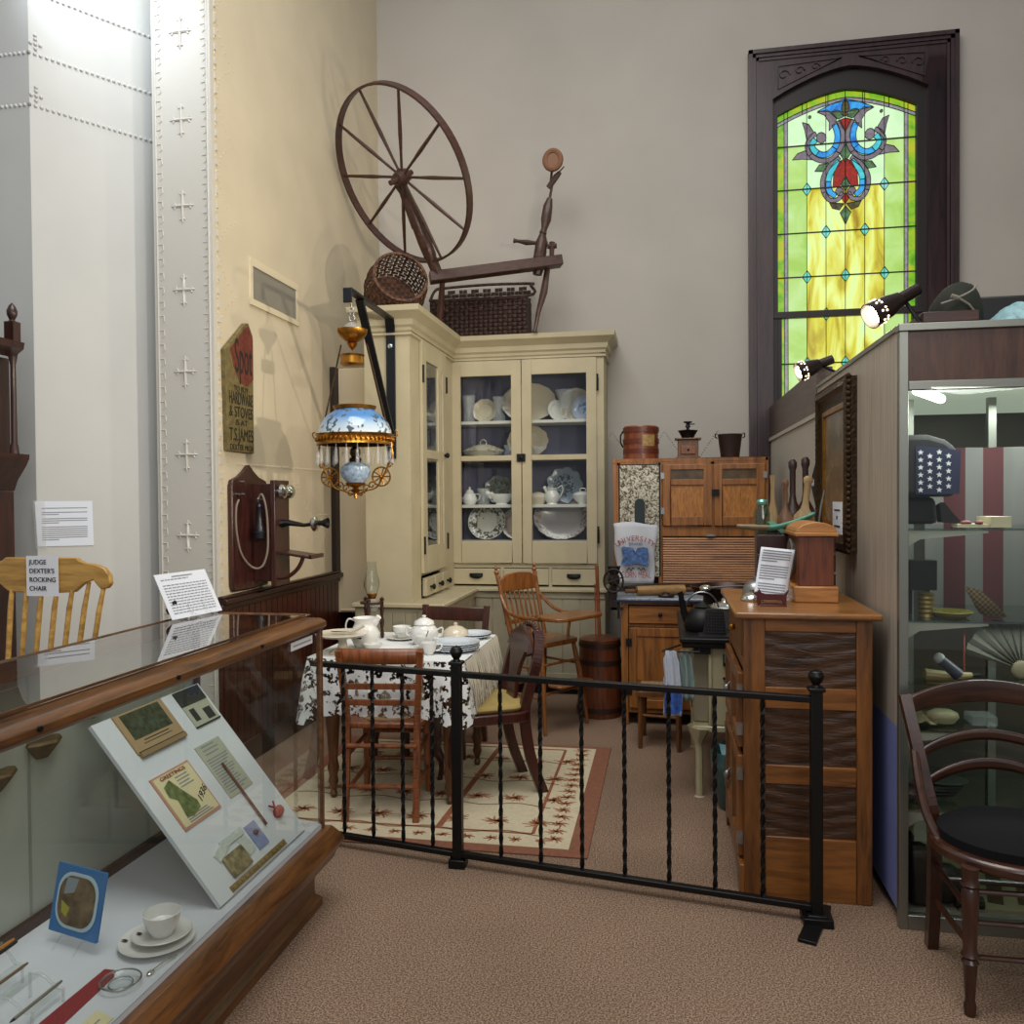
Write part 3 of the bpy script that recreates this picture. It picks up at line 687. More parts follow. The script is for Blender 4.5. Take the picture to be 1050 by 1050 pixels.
bwall((x0,y0,z0),(x1,y0,z0),0,.27,9,20,False); bwall((x0+.02,y1,z0),(x1-.02,y1,z0),0,.44,14,22,True); bwall((x0,y0,z0),(x0+.02,y1,z0),0,.30,9,9,False); bwall((x1,y0,z0),(x1-.02,y1,z0),0,.30,9,9,False)
m.box(x0,y0,z0-.008,x1,y1,z0); m.build('woven_body',bd,t,weld=False,solid=.004)
m=B(); m.tube(bez([(x0,y0,z0+.28),(x1,y0,z0+.28),(x1+.005,(y0+y1)/2,z0+.40),(x1-.03,y1,z0+.46),((x0+x1)/2,y1,z0+.47),(x0+.03,y1,z0+.46),(x0-.005,(y0+y1)/2,z0+.40),(x0,y0,z0+.28)],5),.012,6); m.build('rim',bd,t)
dw=wood('spinning wheel wood','#231009','#48281b','x',5,rough=.5)
t=thing('spinning_wheel','great brown spinning wheel resting on the baskets on the cabinet top','spinning wheel',(-1.3,6.3,2.74))
hub=Vector((-1.785,5.55,3.725)); az,tl=R(-36),R(-34)
e1=Vector((math.cos(az),math.sin(az),0)); nn=Vector((-math.sin(az),math.cos(az),0)); e2=nn*math.sin(tl)+Vector((0,0,math.cos(tl))); e3=e1.cross(e2)
Rw=.605; m=B(); K=64; prof4=[(-.012,-.026),(.004,-.026),(.004,.026),(-.012,.026)]
for i in range(K):
    a=2*PI*i/K; d=e1*math.cos(a)+e2*math.sin(a)
    for (r_,w_) in prof4: m.v.append(hub+d*(Rw+r_)+e3*w_)
for i in range(K):
    j=(i+1)%K
    for q in range(4): m.f.append([i*4+q,i*4+(q+1)%4,j*4+(q+1)%4,j*4+q]); m.m.append(0)
m.build('wheel_rim',dw,t,smooth=True,ang=60)
for k in range(10):
    a=2*PI*k/10+.33; d=e1*math.cos(a)+e2*math.sin(a)
    m=B(); m.tube([hub+d*.04,hub+d*.18,hub+d*.3,hub+d*(Rw-.01)],[.009,.010,.014,.009],8); m.build('spoke',dw,t)
m=B(); Mh=Matrix((e1,e2,e3)).transposed()
m.lathe([(0,-.1),(.018,-.1),(.02,-.06),(.045,-.05),(.05,-.02),(.052,.02),(.045,.05),(.02,.06),(.018,.12),(0,.12)],hub,20,M=Mh)
for k in range(10):
    a=2*PI*k/10+.33; m.sph(hub+(e1*math.cos(a)+e2*math.sin(a))*.055,.013,6)
m.build('hub',dw,t)
bl_,br_=Vector((-1.70,5.92,3.12)),Vector((-.765,6.25,3.28))
m=B(); m.bar(bl_,br_,.12,.075); m.build('bench',dw,t,bevel=.006)
pb=Vector((-1.63,5.93,3.12)); pt=Vector((-1.845,5.63,3.77)); dd=(pt-pb)
m=B(); m.tube([pb+dd*k for k in (0,.1,.2,.22,.35,.5,.52,.7,.85,.9,1.0)],[.04,.042,.042,.048,.05,.045,.05,.042,.036,.045,.05],10); m.build('wheel_post',dw,t)
def hp(x,z,y=6.26): return Vector((x,y,z))
m=B(); a,b_=hp(-.95,3.19),hp(-.905,3.50); m.tube([a,a.lerp(b_,.25),a.lerp(b_,.8),b_],[.035,.05,.045,.022],10)
m.tube([b_,hp(-.895,3.53),hp(-.88,3.60),hp(-.865,3.70),hp(-.85,3.76)],[.03,.022,.04,.036,.02],10)
m.tube([hp(-.85,3.76),hp(-.83,3.87)],.01,8); m.build('spindle_post',dw,t)
m=B(); m.tube([hp(-.86,3.84),hp(-.80,3.92),hp(-.77,3.95)],[.022,.024,.015],8); m.tube([hp(-.845,3.86),hp(-.83,3.99)],.01,6).tube([hp(-.80,3.93),hp(-.74,3.99)],.005,6); m.build('spindle_head',dw,t)
m=B(); m.tube([(-.82+.058*math.cos(a*PI/10),6.22,4.03+.068*math.sin(a*PI/10)) for a in range(20)],.022,8,closed=True); m.lathe([(0,-.01),(.05,-.01),(.05,.01),(0,.01)],(-.82,6.22,4.03),16,M=RX(PI/2)); m.build('pulley',plain('worn pulley wood','#7a5236',.6),t)
m=B(); m.tube([hp(-1.13,3.46),hp(-1.10,3.455),hp(-1.03,3.44),hp(-.95,3.43),hp(-.87,3.42)],[.02,.012,.022,.012,.018],8); m.tube([hp(-.84,3.29),hp(-.835,3.43)],[.016,.022],8).tube([hp(-.87,3.40),hp(-.80,3.40)],.02,8); m.build('tension_screw',dw,t)
m=B(); m.tube([hp(-.87,3.25,6.27),hp(-.90,3.05,6.25),hp(-.94,2.9,6.23),hp(-.96,2.77,6.21),hp(-.965,2.745,6.21)],[.02,.028,.018,.013,.026],10); m.build('leg',dw,t)
m=B(); m.tube([(-1.62,5.98,3.1),(-1.66,6.08,2.95),(-1.70,6.15,2.745)],[.02,.026,.015],10); m.build('leg',dw,t)
# ================================================================== LEFT: display counter
cw=wood('display case oak','#2d180b','#754a24','y',4,rough=.35,coat=.4)
cwx=wood('display case oak across','#2f1a0c','#754a24','x',4,rough=.35,coat=.4)
dc=thing('display_counter','long oak framed glass display counter full of keepsakes at the left','display case',(-1.5,1.9,0))
CX0,CX1,CY0,CY1,CZ0,CZ1=-1.76,-1.245,.75,2.87,.283,1.085
m=B()
rail=[(-.045,0),(-.05,-.012),(-.035,-.02),(-.005,-.022),(.010,-.034),(.012,-.052),(0,-.064),(-.045,-.064)]
sweep(m,[(CX1,CY0),(CX1,CY1),(CX0,CY1),(CX0,CY0)],[(o,z) for o,z in rail],closed=True,z0=CZ1)
for s in ((CX1,CY1),(CX0,CY1),(CX1,CY0),(CX0,CY0)):
    sx=-.02 if s[0]==CX1 else .02; sy=-.02 if s[1]==CY1 else .02; m.box(s[0],s[1],CZ0,s[0]+sx,s[1]+sy,CZ1-.05)
m.build('frame',cw,dc,bevel=.003)
# fix outward direction handled by path order
m=B(); sk=[(0,0),(.018,.0),(.03,-.015),(.04,-.03),(.05,-.045),(.055,-.06),(.045,-.075),(.03,-.10),(.025,-.12),(-.03,-.12),(-.03,0)]
sweep(m,[(CX1,CY0),(CX1,CY1),(CX0,CY1),(CX0,CY0)],sk,closed=True,z0=CZ0+.005)
m.box(CX0,CY0,CZ0-.10,CX1,CY1,CZ0-.08); m.build('skirt_moulding',cw,dc,bevel=.003)
m=B(); sweep(m,[(CX1-.05,CY0+.05),(CX1-.05,CY1-.05),(CX0+.05,CY1-.05),(CX0+.05,CY0+.05)],[(0,.195),(.02,.195),(.035,.17),(.02,.15),(.02,.05),(.04,.03),(.04,0),(0,0)],closed=True,z0=0); m.box(CX0+.05,CY0+.05,.02,CX1-.05,CY1-.05,.19)
m.build('plinth',cw,dc)
deck=plain('white display paper','#c9ced4',.8)
m=B(); m.box(CX0+.005,CY0+.005,CZ0-.07,CX1-.006,CY1-.005,CZ0+.022); m.build('deck',deck,dc)
m=B(); m.box(CX0-.004,CY0+.02,CZ0+.05,CX0+.0,CY1-.01,CZ1-.065); m.build('back_panel',plain('pale case back','#c6c6ba',.6,noise=.08,nscale=3),dc)
m=B(); m.box(CX0+.0,2.02,CZ0+.05,CX0+.002,2.03,CZ1-.065); m.build('back_seam',plain('back seam grey','#a3a398',.7),dc)
for y,z in ((2.27,.86),(2.07,.80),(1.9,.76)): m=B(); m.lathe([(0,-.03),(.02,-.03),(.045,0),(.055,.015),(.05,.022),(0,.022)],(CX0+.004,y,z),14,scal=.25,lobes=9,ell=1.2); m.build('carved_ornament',plain('old gilt ornament','#5d4a2c',.5,.4,noise=.4,nscale=60),dc)
m=B(); m.box(CX0+.0,CY0+.02,CZ0+.022,CX0+.02,CY1-.02,CZ0+.05); m.build('back_rail',wood('dark case rail','#140b08','#36190e','y',4),dc)
def pane(x0,y0,z0,x1,y1,z1): m=B(); m.sheet(x0,y0,z0,x1,y1,z1); m.build('glass_pane',casegl,dc)
pane(CX0+.03,CY0+.03,CZ1-.008,CX1-.03,CY1-.03,CZ1-.003); pane(CX1-.008,CY0+.02,CZ0+.02,CX1-.004,CY1-.02,CZ1-.06)
pane(CX0+.02,CY1-.008,CZ0+.02,CX1-.02,CY1-.004,CZ1-.06); pane(CX0+.004,CY0+.02,CZ0+.05,CX0+.008,CY1-.02,CZ1-.06)
for y in (1.45,1.93,2.38): 
    m=B(); m.cyl((CX1-.006+.012,y,CZ1-.04),(CX1+.016,y,CZ1-.04),.006,n=10); m.build('keyhole',black,dc)
m=B(); m.box(CX1-.003,2.61,.985,CX1-.001,2.78,1.013); st=m.build('paper_strip',white,dc)
m=B(); 
for k in range(16): m.box(CX1-.001,2.625+k*.009,.996,CX1-.0004,2.631+k*.009,1.002)
m.build('print',greyink,st)
# slanted board
BX,BZ=-1.28,.314; bu=Vector((-.42,0,.515)).normalized(); bn=Vector((.515,0,.42)).normalized(); SL=.66
def bp_(Y,s,h=0): return Vector((BX,Y,BZ))+bu*s+bn*h
def bquad(m,y0,y1,s0,s1,h0,h1,mi=0,tilt=0):
    """flat block lying on the board, Y and distance up the slope"""
    cy,cs=(y0+y1)/2,(s0+s1)/2; q=[]
    for h in (h0,h1):
        for (a,b_) in ((y0,s0),(y1,s0),(y1,s1),(y0,s1)):
            da,db=a-cy,b_-cs; q.append(bp_(cy+da*math.cos(tilt)-db*math.sin(tilt),cs+da*math.sin(tilt)+db*math.cos(tilt),h))
    m._a(q,[(3,2,1,0),(4,5,6,7),(0,1,5,4),(1,2,6,5),(2,3,7,6),(3,0,4,7)],mi)
m=B(); bquad(m,2.20,2.78,0,SL,-.012,0); o=m.build('display_board',plain('white sloping board','#d3d9dc',.6)); tag(o,'white sloping board leaning inside the glass display counter','board')
def lines(m,y0,y1,s0,s1,n,h,mi=0,tilt=0,w=.0022,rag=True):
    for i in range(n):
        s=s1-(s1-s0)*i/max(1,n-1); e=y1-(y1-y0)*(random.random()*.3 if rag else 0); bquad(m,y0,e,s-w,s+w,h,h+.0006,mi)
tan=plain('tan card','#a58d66',.7); dkgreen=plain('dark landscape print','#3b4128',.7,noise=.6,nscale=60); crm=plain('cream card','#d6cda0',.7); redm=plain('red print','#8a2f28',.7)
grn=plain('green gown print','#5f6f3c',.7,noise=.5,nscale=50); lgrey=plain('grey green card','#a9ae98',.7); dk=plain('dark print','#2a2d2a',.7)
t=thing('calendar','tan calendar with a dark sheep landscape picture on the sloping board','calendar',bp_(2.42,.50))
for nm,mt,qs in (('backing',tan,[(2.29,2.54,.515,.658,0,.006)]),('picture',dkgreen,[(2.315,2.515,.56,.652,.006,.0068)]),('date_pad',plain('tan pad','#8e7752',.7),[(2.295,2.535,.50,.516,.0,.012)]),('print',ink,[(2.35,2.48,.548,.551,.006,.0067),(2.34,2.49,.538,.54,.006,.0067),(2.295,2.535,.517,.52,.006,.0075)])):
    m=B(); [bquad(m,*q) for q in qs]; m.build(nm,mt,t)
t=thing('photo_card','folded grey green card with a dark top half, upper right of the sloping board','card',bp_(2.69,.52))
for nm,mt,qs in (('card',lgrey,[(2.61,2.762,.51,.595,0,.004)]),('dark_half',dk,[(2.61,2.762,.596,.656,0,.006)]),('print',dk,[(2.63,2.66,.53,.58,.004,.005),(2.70,2.745,.52,.565,.004,.005),(2.61,2.762,.507,.512,0,.006)])):
    m=B(); [bquad(m,*q) for q in qs]; m.build(nm,mt,t)
t=thing('calendar','cream greetings calendar with a lady in a green gown on the sloping board','calendar',bp_(2.34,.26))
for nm,mt,qs in (('backing',plain('pink edge card','#b98a74',.7),[(2.262,2.465,.238,.428,0,.004)]),('cover',crm,[(2.27,2.457,.246,.421,.004,.006)])):
    m=B(); [bquad(m,*q) for q in qs]; cov=m.build(nm,mt,t)
m=B(); m._a([bp_(y,s,.0068) for y,s in ((2.29,.385),(2.33,.40),(2.35,.36),(2.385,.30),(2.38,.275),(2.33,.262),(2.30,.272),(2.31,.33),(2.285,.35))],[list(range(9))]); m.build('figure_print',grn,t)
text('lettering','GREETINGS',redm,bp_(2.363,.411,.006),(0,1,0),bu,.018,t,maxw=.13)
text('lettering','1936',ink,bp_(2.425,.31,.006),Vector((0,1,0))+bu*.5,bu,.035,t)
m=B(); lines(m,2.36,2.43,.36,.395,4,.006); lines(m,2.30,2.43,.252,.268,3,.006); m.build('print',greyink,t)
t=thing('receipt_card','tall grey printed receipt card near the right of the sloping board','card',bp_(2.53,.27))
m=B(); bquad(m,2.532,2.682,.243,.450,0,.003); m.build('card',lgrey,t)
m=B(); lines(m,2.56,2.65,.41,.44,3,.003); lines(m,2.545,2.67,.26,.39,13,.003); m.build('print',greyink,t)
m=B(); m.tube([bp_(2.60,.36,.008),bp_(2.60,.10,.006)],.0045,6); tag(m.build('wooden_stick',plain('brown pencil','#6b4331',.5)),'thin brown wooden stick lying across the grey receipt card','stick')
m=B(); m.sph(bp_(2.69,.109,.012),(.018,.026,.022),10); m.cyl(bp_(2.685,.13,.01),bp_(2.665,.145,.01),.003); m.tube([bp_(2.69,.13,.01),bp_(2.695,.15,.015)],.003,5); tag(m.build('red_charm',plain('red lacquer','#9c1d22',.4,noise=.4,nscale=80)),'small red heart-shaped charm at the right edge of the sloping board','charm')
m=B(); bquad(m,2.315,2.425,.035,.105,0,.012,0,.0); tag(m.build('bagged_wrapper',plain('crinkled olive wrapper','#7d7452',.25,noise=.6,nscale=40,bump=.5,bscale=50),bevel=.004),'olive wrapped packet in clear film low on the sloping board','packet')
m=B(); bquad(m,2.35,2.48,.125,.15,0,.006); bquad(m,2.30,2.38,.11,.14,.0,.005,0,.3); bquad(m,2.435,2.48,.06,.12,0,.004,0,.2); tag(m.build('cellophane_wrapper',plain('milky film','#c4cdc4',.2,spec=.8,bump=.4)),'crumpled clear cellophane above the olive packet','wrapper')
t=thing('blue_tag','small blue tag with a brown seal on the sloping board','tag',bp_(2.51,.13)); m=B(); bquad(m,2.495,2.56,.05,.14,0,.004); m.build('card',plain('pale blue card','#8a94b8',.6),t); m=B(); m.sph(bp_(2.528,.105,.005),(.012,.014,.006),8); m.build('seal',plain('brown seal','#5b4638',.6),t)
t=thing('advertising_ruler','short brass coloured advertising ruler along the foot of the sloping board','ruler',bp_(2.45,.03)); m=B(); bquad(m,2.275,2.63,.006,.026,0,.005); m.build('rule',plain('brass ruler','#8a7642',.45,noise=.3,nscale=50),t)
m=B()
for k in range(40): bquad(m,2.28+k*.0085,2.283+k*.0085,.008,.013+.006*(k%3==0),.005,.0056)
m.build('print',ink,t)
# things on the deck
DZ=.306
def frame_pic():
    t=thing('framed_picture','blue framed picture with rounded opening on a clear easel, in the display counter','picture frame',(-1.565,1.94,DZ-.004),R(-14),local=True)
    T=Matrix.Translation((0,0,.03))@Matrix.Rotation(R(-12),4,'X')
    m=B(); o=rrect(.155,.185,.004,1); m.prism([(x,y+.093) for x,y in rrect(.185,.175,.003,2)],(0,0,0),X_,Z_,-.006); m.xf(T); m.build('mat_board',plain('blue mat board','#2f74b0',.4),t)
    m=B(); m.prism([(x,y+.093) for x,y in rrect(.155,.142,.05,6)],(0,-.001,0),X_,Z_,.001); m.xf(T); m.build('white_ring',plain('pale blue ring','#b7d2dc',.4),t)
    m=B(); m.prism([(x,y+.093) for x,y in rrect(.137,.125,.045,6)],(0,-.003,0),X_,Z_,.001); m.xf(T); m.build('photo',plain('brown harbour photo','#6b5a44',.3,noise=.7,nscale=22),t)
    m=B(); m._a([(-.045,-.0045,.15),(-.0,-.0045,.15),(-.012,-.0045,.115),(-.05,-.0045,.105)],[(0,1,2,3)]); m.xf(T); m.build('sky',plain('photo sky','#8b99a0',.4),t); m=B(); m._a([(-.055,-.0045,.09),(-.02,-.0045,.075),(-.03,-.0045,.05),(-.05,-.0045,.06)],[(0,1,2,3)]); m.xf(T); m.build('light_patch',plain('photo yellow','#a8a03e',.4),t)
    m=B(); m.tube([(-.04,-.03,0),(-.04,.0,.03),(-.04,.06,0)],.003,6).tube([(.04,-.03,0),(.04,.0,.03),(.04,.06,0)],.003,6); m.build('easel',clear,t)
frame_pic()
vessel('monogram_plate','white cafe plate with black monogram under the cup, in the display counter','plate',-1.352,2.00,DZ,[(0,0),(.05,0),(.055,.004),(.098,.016),(.097,.019),(.055,.008),(0,.008)],china,n=36)
vessel('saucer','small white saucer stacked on the monogrammed plate','saucer',-1.345,2.01,DZ+.012,[(0,0),(.035,0),(.04,.004),(.077,.018),(.075,.021),(.04,.009),(0,.009)],china,n=36)
vessel('coffee_cup','white handleless cafe cup on the saucer in the display counter','cup',-1.345,2.012,DZ+.022,[(0,0),(.028,0),(.03,.006),(.044,.03),(.05,.06),(.048,.061),(.041,.03),(0,.012)],china,n=36)
mono=B(); 
for (x,y,z) in ((-.078,-.03,.0165),(-.048,-.012,.0285)):
    mono.tube([(x+.009*math.cos(a*PI/6),y+.006*math.sin(a*PI/6),z) for a in range(12)],.0016,4,closed=True); mono.tube([(x-.005,y,z),(x+.005,y+.002,z)],.0018,4)
o=mono.build('monogram',ink,bpy.data.objects['monogram_plate'])
t=thing('teaspoon','silver teaspoon on the white paper near the cafe cup','spoon',(-1.285,1.86,DZ)); m=B(); m.sph((-1.283,1.868,DZ+.004),(.008,.013,.003),12); m.build('bowl',chrome,t); m=B(); m.tube([(-1.281,1.878,DZ+.006),(-1.274,1.91,DZ+.009),(-1.264,1.95,DZ+.005)],[.002,.0018,.0035],6); m.build('handle',chrome,t)
m=B(); m.prism([(-1.41,1.865),(-1.38,1.865),(-1.365,1.84),(-1.345,1.42),(-1.415,1.42)],(0,0,DZ),X_,Y_,.002); tag(m.build('red_ribbon',plain('dark red ribbon','#7f1520',.7)),'dark red ribbon bookmark lying on the white paper','ribbon')
gd_=vessel('glass_dish','small clear glass dish between ribbon and teaspoon','dish',-1.325,1.81,DZ,[(0,0),(.03,0),(.034,.004),(.048,.014),(.046,.016),(.032,.007),(0,.007)],glassmat('faint clear glass','#fbfdfd',.02,1.0,.01),n=24,scal=.08,lobes=10)
t=thing('caption_card','cream caption card at the front of the display counter','card',(-1.29,1.60,DZ)); m=B(); m.prism([(-1.315,1.52),(-1.258,1.52),(-1.258,1.69),(-1.315,1.71)],(0,0,DZ),X_,Y_,.0015); m.build('card',crm,t)
m=B(); m.bar((-1.30,1.58,DZ+.0018),(-1.30,1.66,DZ+.0018),.004,.0005).bar((-1.285,1.56,DZ+.0018),(-1.285,1.68,DZ+.0018),.004,.0005); m.build('print',greyink,t)
m=B(); m.tube([(.047*math.cos(a*PI/12),.047*math.sin(a*PI/12),.015) for a in range(24)],.0022,5,closed=True).tube([(.028*math.cos(a*PI/12),.028*math.sin(a*PI/12),.006) for a in range(24)],.0015,5,closed=True); m.build('rim',steel,gd_)
def penrack(label,x,y,rz,h):
    t=thing('pen_stand',label,'stand',(x,y,DZ),rz,local=True)
    for s in (-.05,.05):
        m=B(); m.tube([(s,-.04,0),(s,-.04,h*.5),(s,-.02,h*.52),(s,0,h*.8),(s,.02,h),(s,.05,h),(s,.05,0)],.004,6); m.build('side',crystal,t)
    m=B(); m.box(-.05,.018,h-.002,.05,.05,h); m.box(-.05,-.04,h*.5-.002,.05,-.018,h*.5); m.build('shelf',clear,t)
    return t
penrack('clear acrylic stand holding the stack of pens at the far left of the counter',-1.615,1.73,R(90),.09)
penrack('lower clear acrylic stand under the single silver pen',-1.46,1.68,R(90),.06)
def pen(label,a,b_,c,r=.0042,tip=None,name='pen'):
    t=thing(name,label,'pen',a); a=Vector(a);b_=Vector(b_); m=B(); m.tube([a,a.lerp(b_,.9),b_],[r,r,r*.7],8); m.build('barrel',c,t)
    m=B(); m.tube([a,a-(b_-a).normalized()*.012],[r,r*.25],8); m.build('point',tip or black,t)
amb=plain('amber pencil paint','#b5761c',.4)
pen('amber yellow pen on top of the acrylic stand',(-1.615,1.60,DZ+.095),(-1.615,1.80,DZ+.095),amb)
pen('black pen beside the amber pen on the acrylic stand',(-1.598,1.60,DZ+.095),(-1.598,1.79,DZ+.095),black)
pen('silver pen behind the amber pen on the acrylic stand',(-1.632,1.60,DZ+.095),(-1.632,1.78,DZ+.095),steel)
pen('brown striped pen on the lower step of the acrylic stand',(-1.56,1.60,DZ+.05),(-1.56,1.78,DZ+.05),plain('brown pen','#6e5843',.4),tip=brass)
pen('silver grey pen lying alone on the lower acrylic stand',(-1.44,1.60,DZ+.035),(-1.44,1.75,DZ+.035),plain('grey pen','#8d8b80',.35,.5))
# information sheet on an acrylic easel on top
def sheet(name,label,cat,loc,rz,w,h,lean,head='',n=12,para=(3,7,10),lw=.0022,gm=None,curl=0):
    t=thing(name,label,cat,loc,rz,local=True); T=Matrix.Rotation(R(-lean),4,'X')
    m=B(); m.grid(lambda a,b_:(w*(a-.5),curl*math.sin(a*PI),h*b_),6,2); m.grid(lambda a,b_:(w*(a-.5),curl*math.sin(a*PI)+.0012,h*b_),6,2); m.xf(T); m.build('paper',white,t)
    m=B(); random.seed(len(label))
    for i in range(n):
        z=h*.86-h*.74*i/(n-1)
        if i in para: continue
        e=w*.42 if (i+1) not in para else w*.1
        x=-w*.42
        while x<e:
            l=random.uniform(.006,.016)*w/.2; m.box(x,-.0012,z-lw,min(e,x+l),-.0006,z+lw); x+=l+.003*w/.2
    if head: m.box(-w*.2,-.0012,h*.92-.002,w*.2,-.0006,h*.92+.002)
    m.xf(T); m.build('print',gm or greyink,t); return t,T
t,T=sheet('information_sheet','white typed sheet tilted on a clear easel on top of the glass counter','sign',(-1.652,2.715,CZ1+.002),R(81),.26,.172,27,'h',13,(1,),.0016)
m=B()
for s in (-.03,.045): m.tube([(s,-.05,.0),(s,-.03,.004),(s,-.004,.014),(s,.02,.05),(s,.05,.0)],.0025,6)
m.build('easel',crystal,t); m=B(); m.tube(bez([(-.09,.03,.012),(-.11,.035,.03),(-.085,.03,.055),(-.07,.04,.02)],4),.008,6); m.build('iron_foot',black,t)
# ================================================================== rocking chair, wall sheet, tall clock
tw=wood('honey rocking chair wood','#8a6428','#c49a4e','x',4,rough=.35)
t=thing('rocking_chair','honey coloured wooden rocking chair with spindle back behind the display counter','chair',(-2.55,2.85,0))
yb=3.09; m=B()
half=[(0,1.262),(.17,1.262),(.185,1.25),(.215,1.24),(.26,1.235),(.30,1.22),(.325,1.19),(.33,1.155),(.315,1.135),(.285,1.13),(.265,1.15),(.25,1.17),(.22,1.16),(.20,1.15),(.16,1.118),(0,1.108)]
cx=-2.60; ply=[(cx+x,z) for x,z in half]+[(cx-x,z) for x,z in half[::-1][1:-1]]
m.prism(ply,(0,yb+.012,0),X_,Z_,.026); m.build('crest_rail',tw,t,bevel=.005)
for k in range(9):
    f=k/8*2-1; xt=cx+f*.295; xb=cx+f*.23; m=B(); m.tube([(xt,yb,1.16),(xt*.8+xb*.2,yb-.02,1.05),(xb,yb-.10,.46)],[.008,.011,.010],8); m.build('spindle',tw,t)
m=B(); m.prism(rrect(.56,.50,.10,5),(cx,yb-.34,.43),X_,Y_,.035); m.build('seat',tw,t,bevel=.008)
for sx in (-1,1):
    m=B(); m.tube([(cx+sx*.295,yb-.03,.74),(cx+sx*.31,yb-.3,.70),(cx+sx*.32,yb-.52,.69)],[.016,.022,.028],8); m.build('arm',tw,t)
    m=B(); m.tube([(cx+sx*.30,yb-.47,.45),(cx+sx*.31,yb-.48,.69)],.015,8); m.build('arm_post',tw,t)
    for yy in (-.12,-.52): m=B(); m.tube([(cx+sx*.22,yb+yy,.43),(cx+sx*.245,yb+yy-.0,.2),(cx+sx*.25,yb+yy,.06)],[.018,.022,.014],8); m.build('leg',tw,t)
    m=B(); m.tube([(cx+sx*.25,yb-.34+.45*math.cos(a),.95-.93*1.0*math.sin(a)) for a in [R(50+8*i) for i in range(11)]],.018,8,sy=.8); m.build('rocker',tw,t)
t=thing('paper_label','white paper sign hung on the rocking chair crest rail','sign',(-2.575,yb-.02,1.09)); m=B(); m.box(-2.66,yb-.0215,1.10,-2.507,yb-.02,1.27); m.build('paper',white,t)
for i,s in enumerate(('JUDGE','DEXTER\'S','ROCKING','CHAIR')): text('lettering',s,ink,(-2.645,yb-.022,1.243-i*.037),X_,Z_,.028,t,align='LEFT',sx=1.0)
t=thing('wall_sheet','typed sheet in a clear sleeve pinned to the white wall above the rocking chair','sign',C0+D0*.13+Vector((0,0,1.27)))
f=lambda s,z:C0+D0*s+Vector((0,0,z))+N0*.004
m=B(); m._a([f(.0,1.27),f(.265,1.265),f(.26,1.50),f(-.01,1.50)],[(0,1,2,3)]); m.build('paper',plain('pale blue white sheet','#c9d2de',.5),t)
m=B()
for i in range(16):
    z=1.462-i*.0108
    if i in (1,4,8): continue
    e=.10 if i in (3,7,15) else .235; m._a([f(.02,z)+N0*.001,f(e,z)+N0*.001,f(e,z+.0045)+N0*.001,f(.02,z+.0045)+N0*.001],[(0,1,2,3)])
m.build('print',greyink,t); m=B(); m._a([f(-.01,1.26)+N0*.006,f(.04,1.255)+N0*.006,f(.035,1.50)+N0*.006,f(-.02,1.505)+N0*.006],[(0,1,2,3)]); m.build('plastic_sleeve',crystal,t)
t=thing('tall_clock','dark walnut tall case clock at the left edge, finial on its hood','clock',(-3.0,3.1,0))
m=B(); m.box(-3.27,2.98,.0,-2.76,3.3,.55).box(-3.21,3.0,.55,-2.785,3.28,1.52); m.build('trunk',walz,t,bevel=.006)
m=B(); sweep(m,[(-3.27,3.3),(-3.27,2.98),(-2.76,2.98),(-2.76,3.3)],[(0,0),(.0,.03),(.03,.06),(.035,.08),(0,.08)],z0=.5); m.build('cornice',walz,t); m=B(); sweep(m,[(-3.21,3.28),(-3.21,3.0),(-2.785,3.0),(-2.785,3.28)],[(0,0),(.02,.05),(.07,.12),(.085,.15),(.085,.17),(0,.17)],z0=1.52)
m.build('cornice',walz,t); m=B(); sweep(m,[(-3.24,3.28),(-3.24,2.98),(-2.76,2.98),(-2.76,3.28)],[(0,0),(.01,.02),(.04,.04),(.045,.07),(0,.07)],z0=2.14); m.build('cornice',walz,t)
m=B(); m.box(-3.19,3.03,1.69,-2.80,3.28,2.14); m.box(-3.24,2.98,2.2,-2.76,3.28,2.22); 
m.prism([(-.24,0),(-.24,.06),(-.1,.2),(-.05,.16),(.05,.16),(.1,.2),(.24,.06),(.24,0)],(-3.0,3.0,2.21),X_,Z_,-.03); m.build('hood',walz,t,bevel=.004)
for x,y in ((-3.21,3.0),(-2.745,3.24)): m=B(); m.tube([(x,y,1.69),(x,y,1.73),(x,y,1.74),(x,y,2.10),(x,y,2.14)],[.022,.018,.014,.012,.02],10); m.build('column',walz,t)
m=B(); m.lathe([(.14,0),(.14,.006),(0,.006)],(-3.0,3.02,1.92),32,M=RX(PI/2)); m.build('dial',plain('cream clock dial','#cfc6a8',.5),t)
for x,y in ((-2.745,3.24),(-3.22,3.0)): m=B(); m.box(x-.025,y-.023,2.21,x+.025,y+.023,2.30); m.lathe([(0,0),(.02,0),(.012,.01),(.022,.03),(.024,.05),(.014,.075),(0,.09)],(x,y,2.30),12); m.build('finial',walz,t)
t.location.x-=.28; t.location.y+=.19; t.scale.z=1.02
# ================================================================== left wall: vent, painted sign, telephone
t=thing('wall_vent','white framed louvred air vent high on the cream wall','vent',(XL,4.78,2.65)); m=B(); 
m.box(XL,4.455,2.63,XL+.012,5.10,2.665).box(XL,4.455,2.86,XL+.012,5.10,2.90).box(XL,4.455,2.665,XL+.012,4.49,2.86).box(XL,5.065,2.665,XL+.012,5.10,2.86); m.build('frame',plain('vent frame cream','#cfc3a6',.5),t,bevel=.002)
m=B(); y=4.495
while y<5.06: m.box(XL+.001,y,2.665,XL+.008,y+.006,2.86); y+=.0115
m.build('louvres',plain('grey louvres','#8b8678',.5),t); m=B(); m.box(XL,4.49,2.665,XL+.001,5.065,2.86); m.build('duct_opening',plain('vent dark','#4a463d',.9),t)
t=thing('painted_sign','old pointed wooden shop sign with painted lettering on the cream wall','sign',(XL,4.29,1.77))
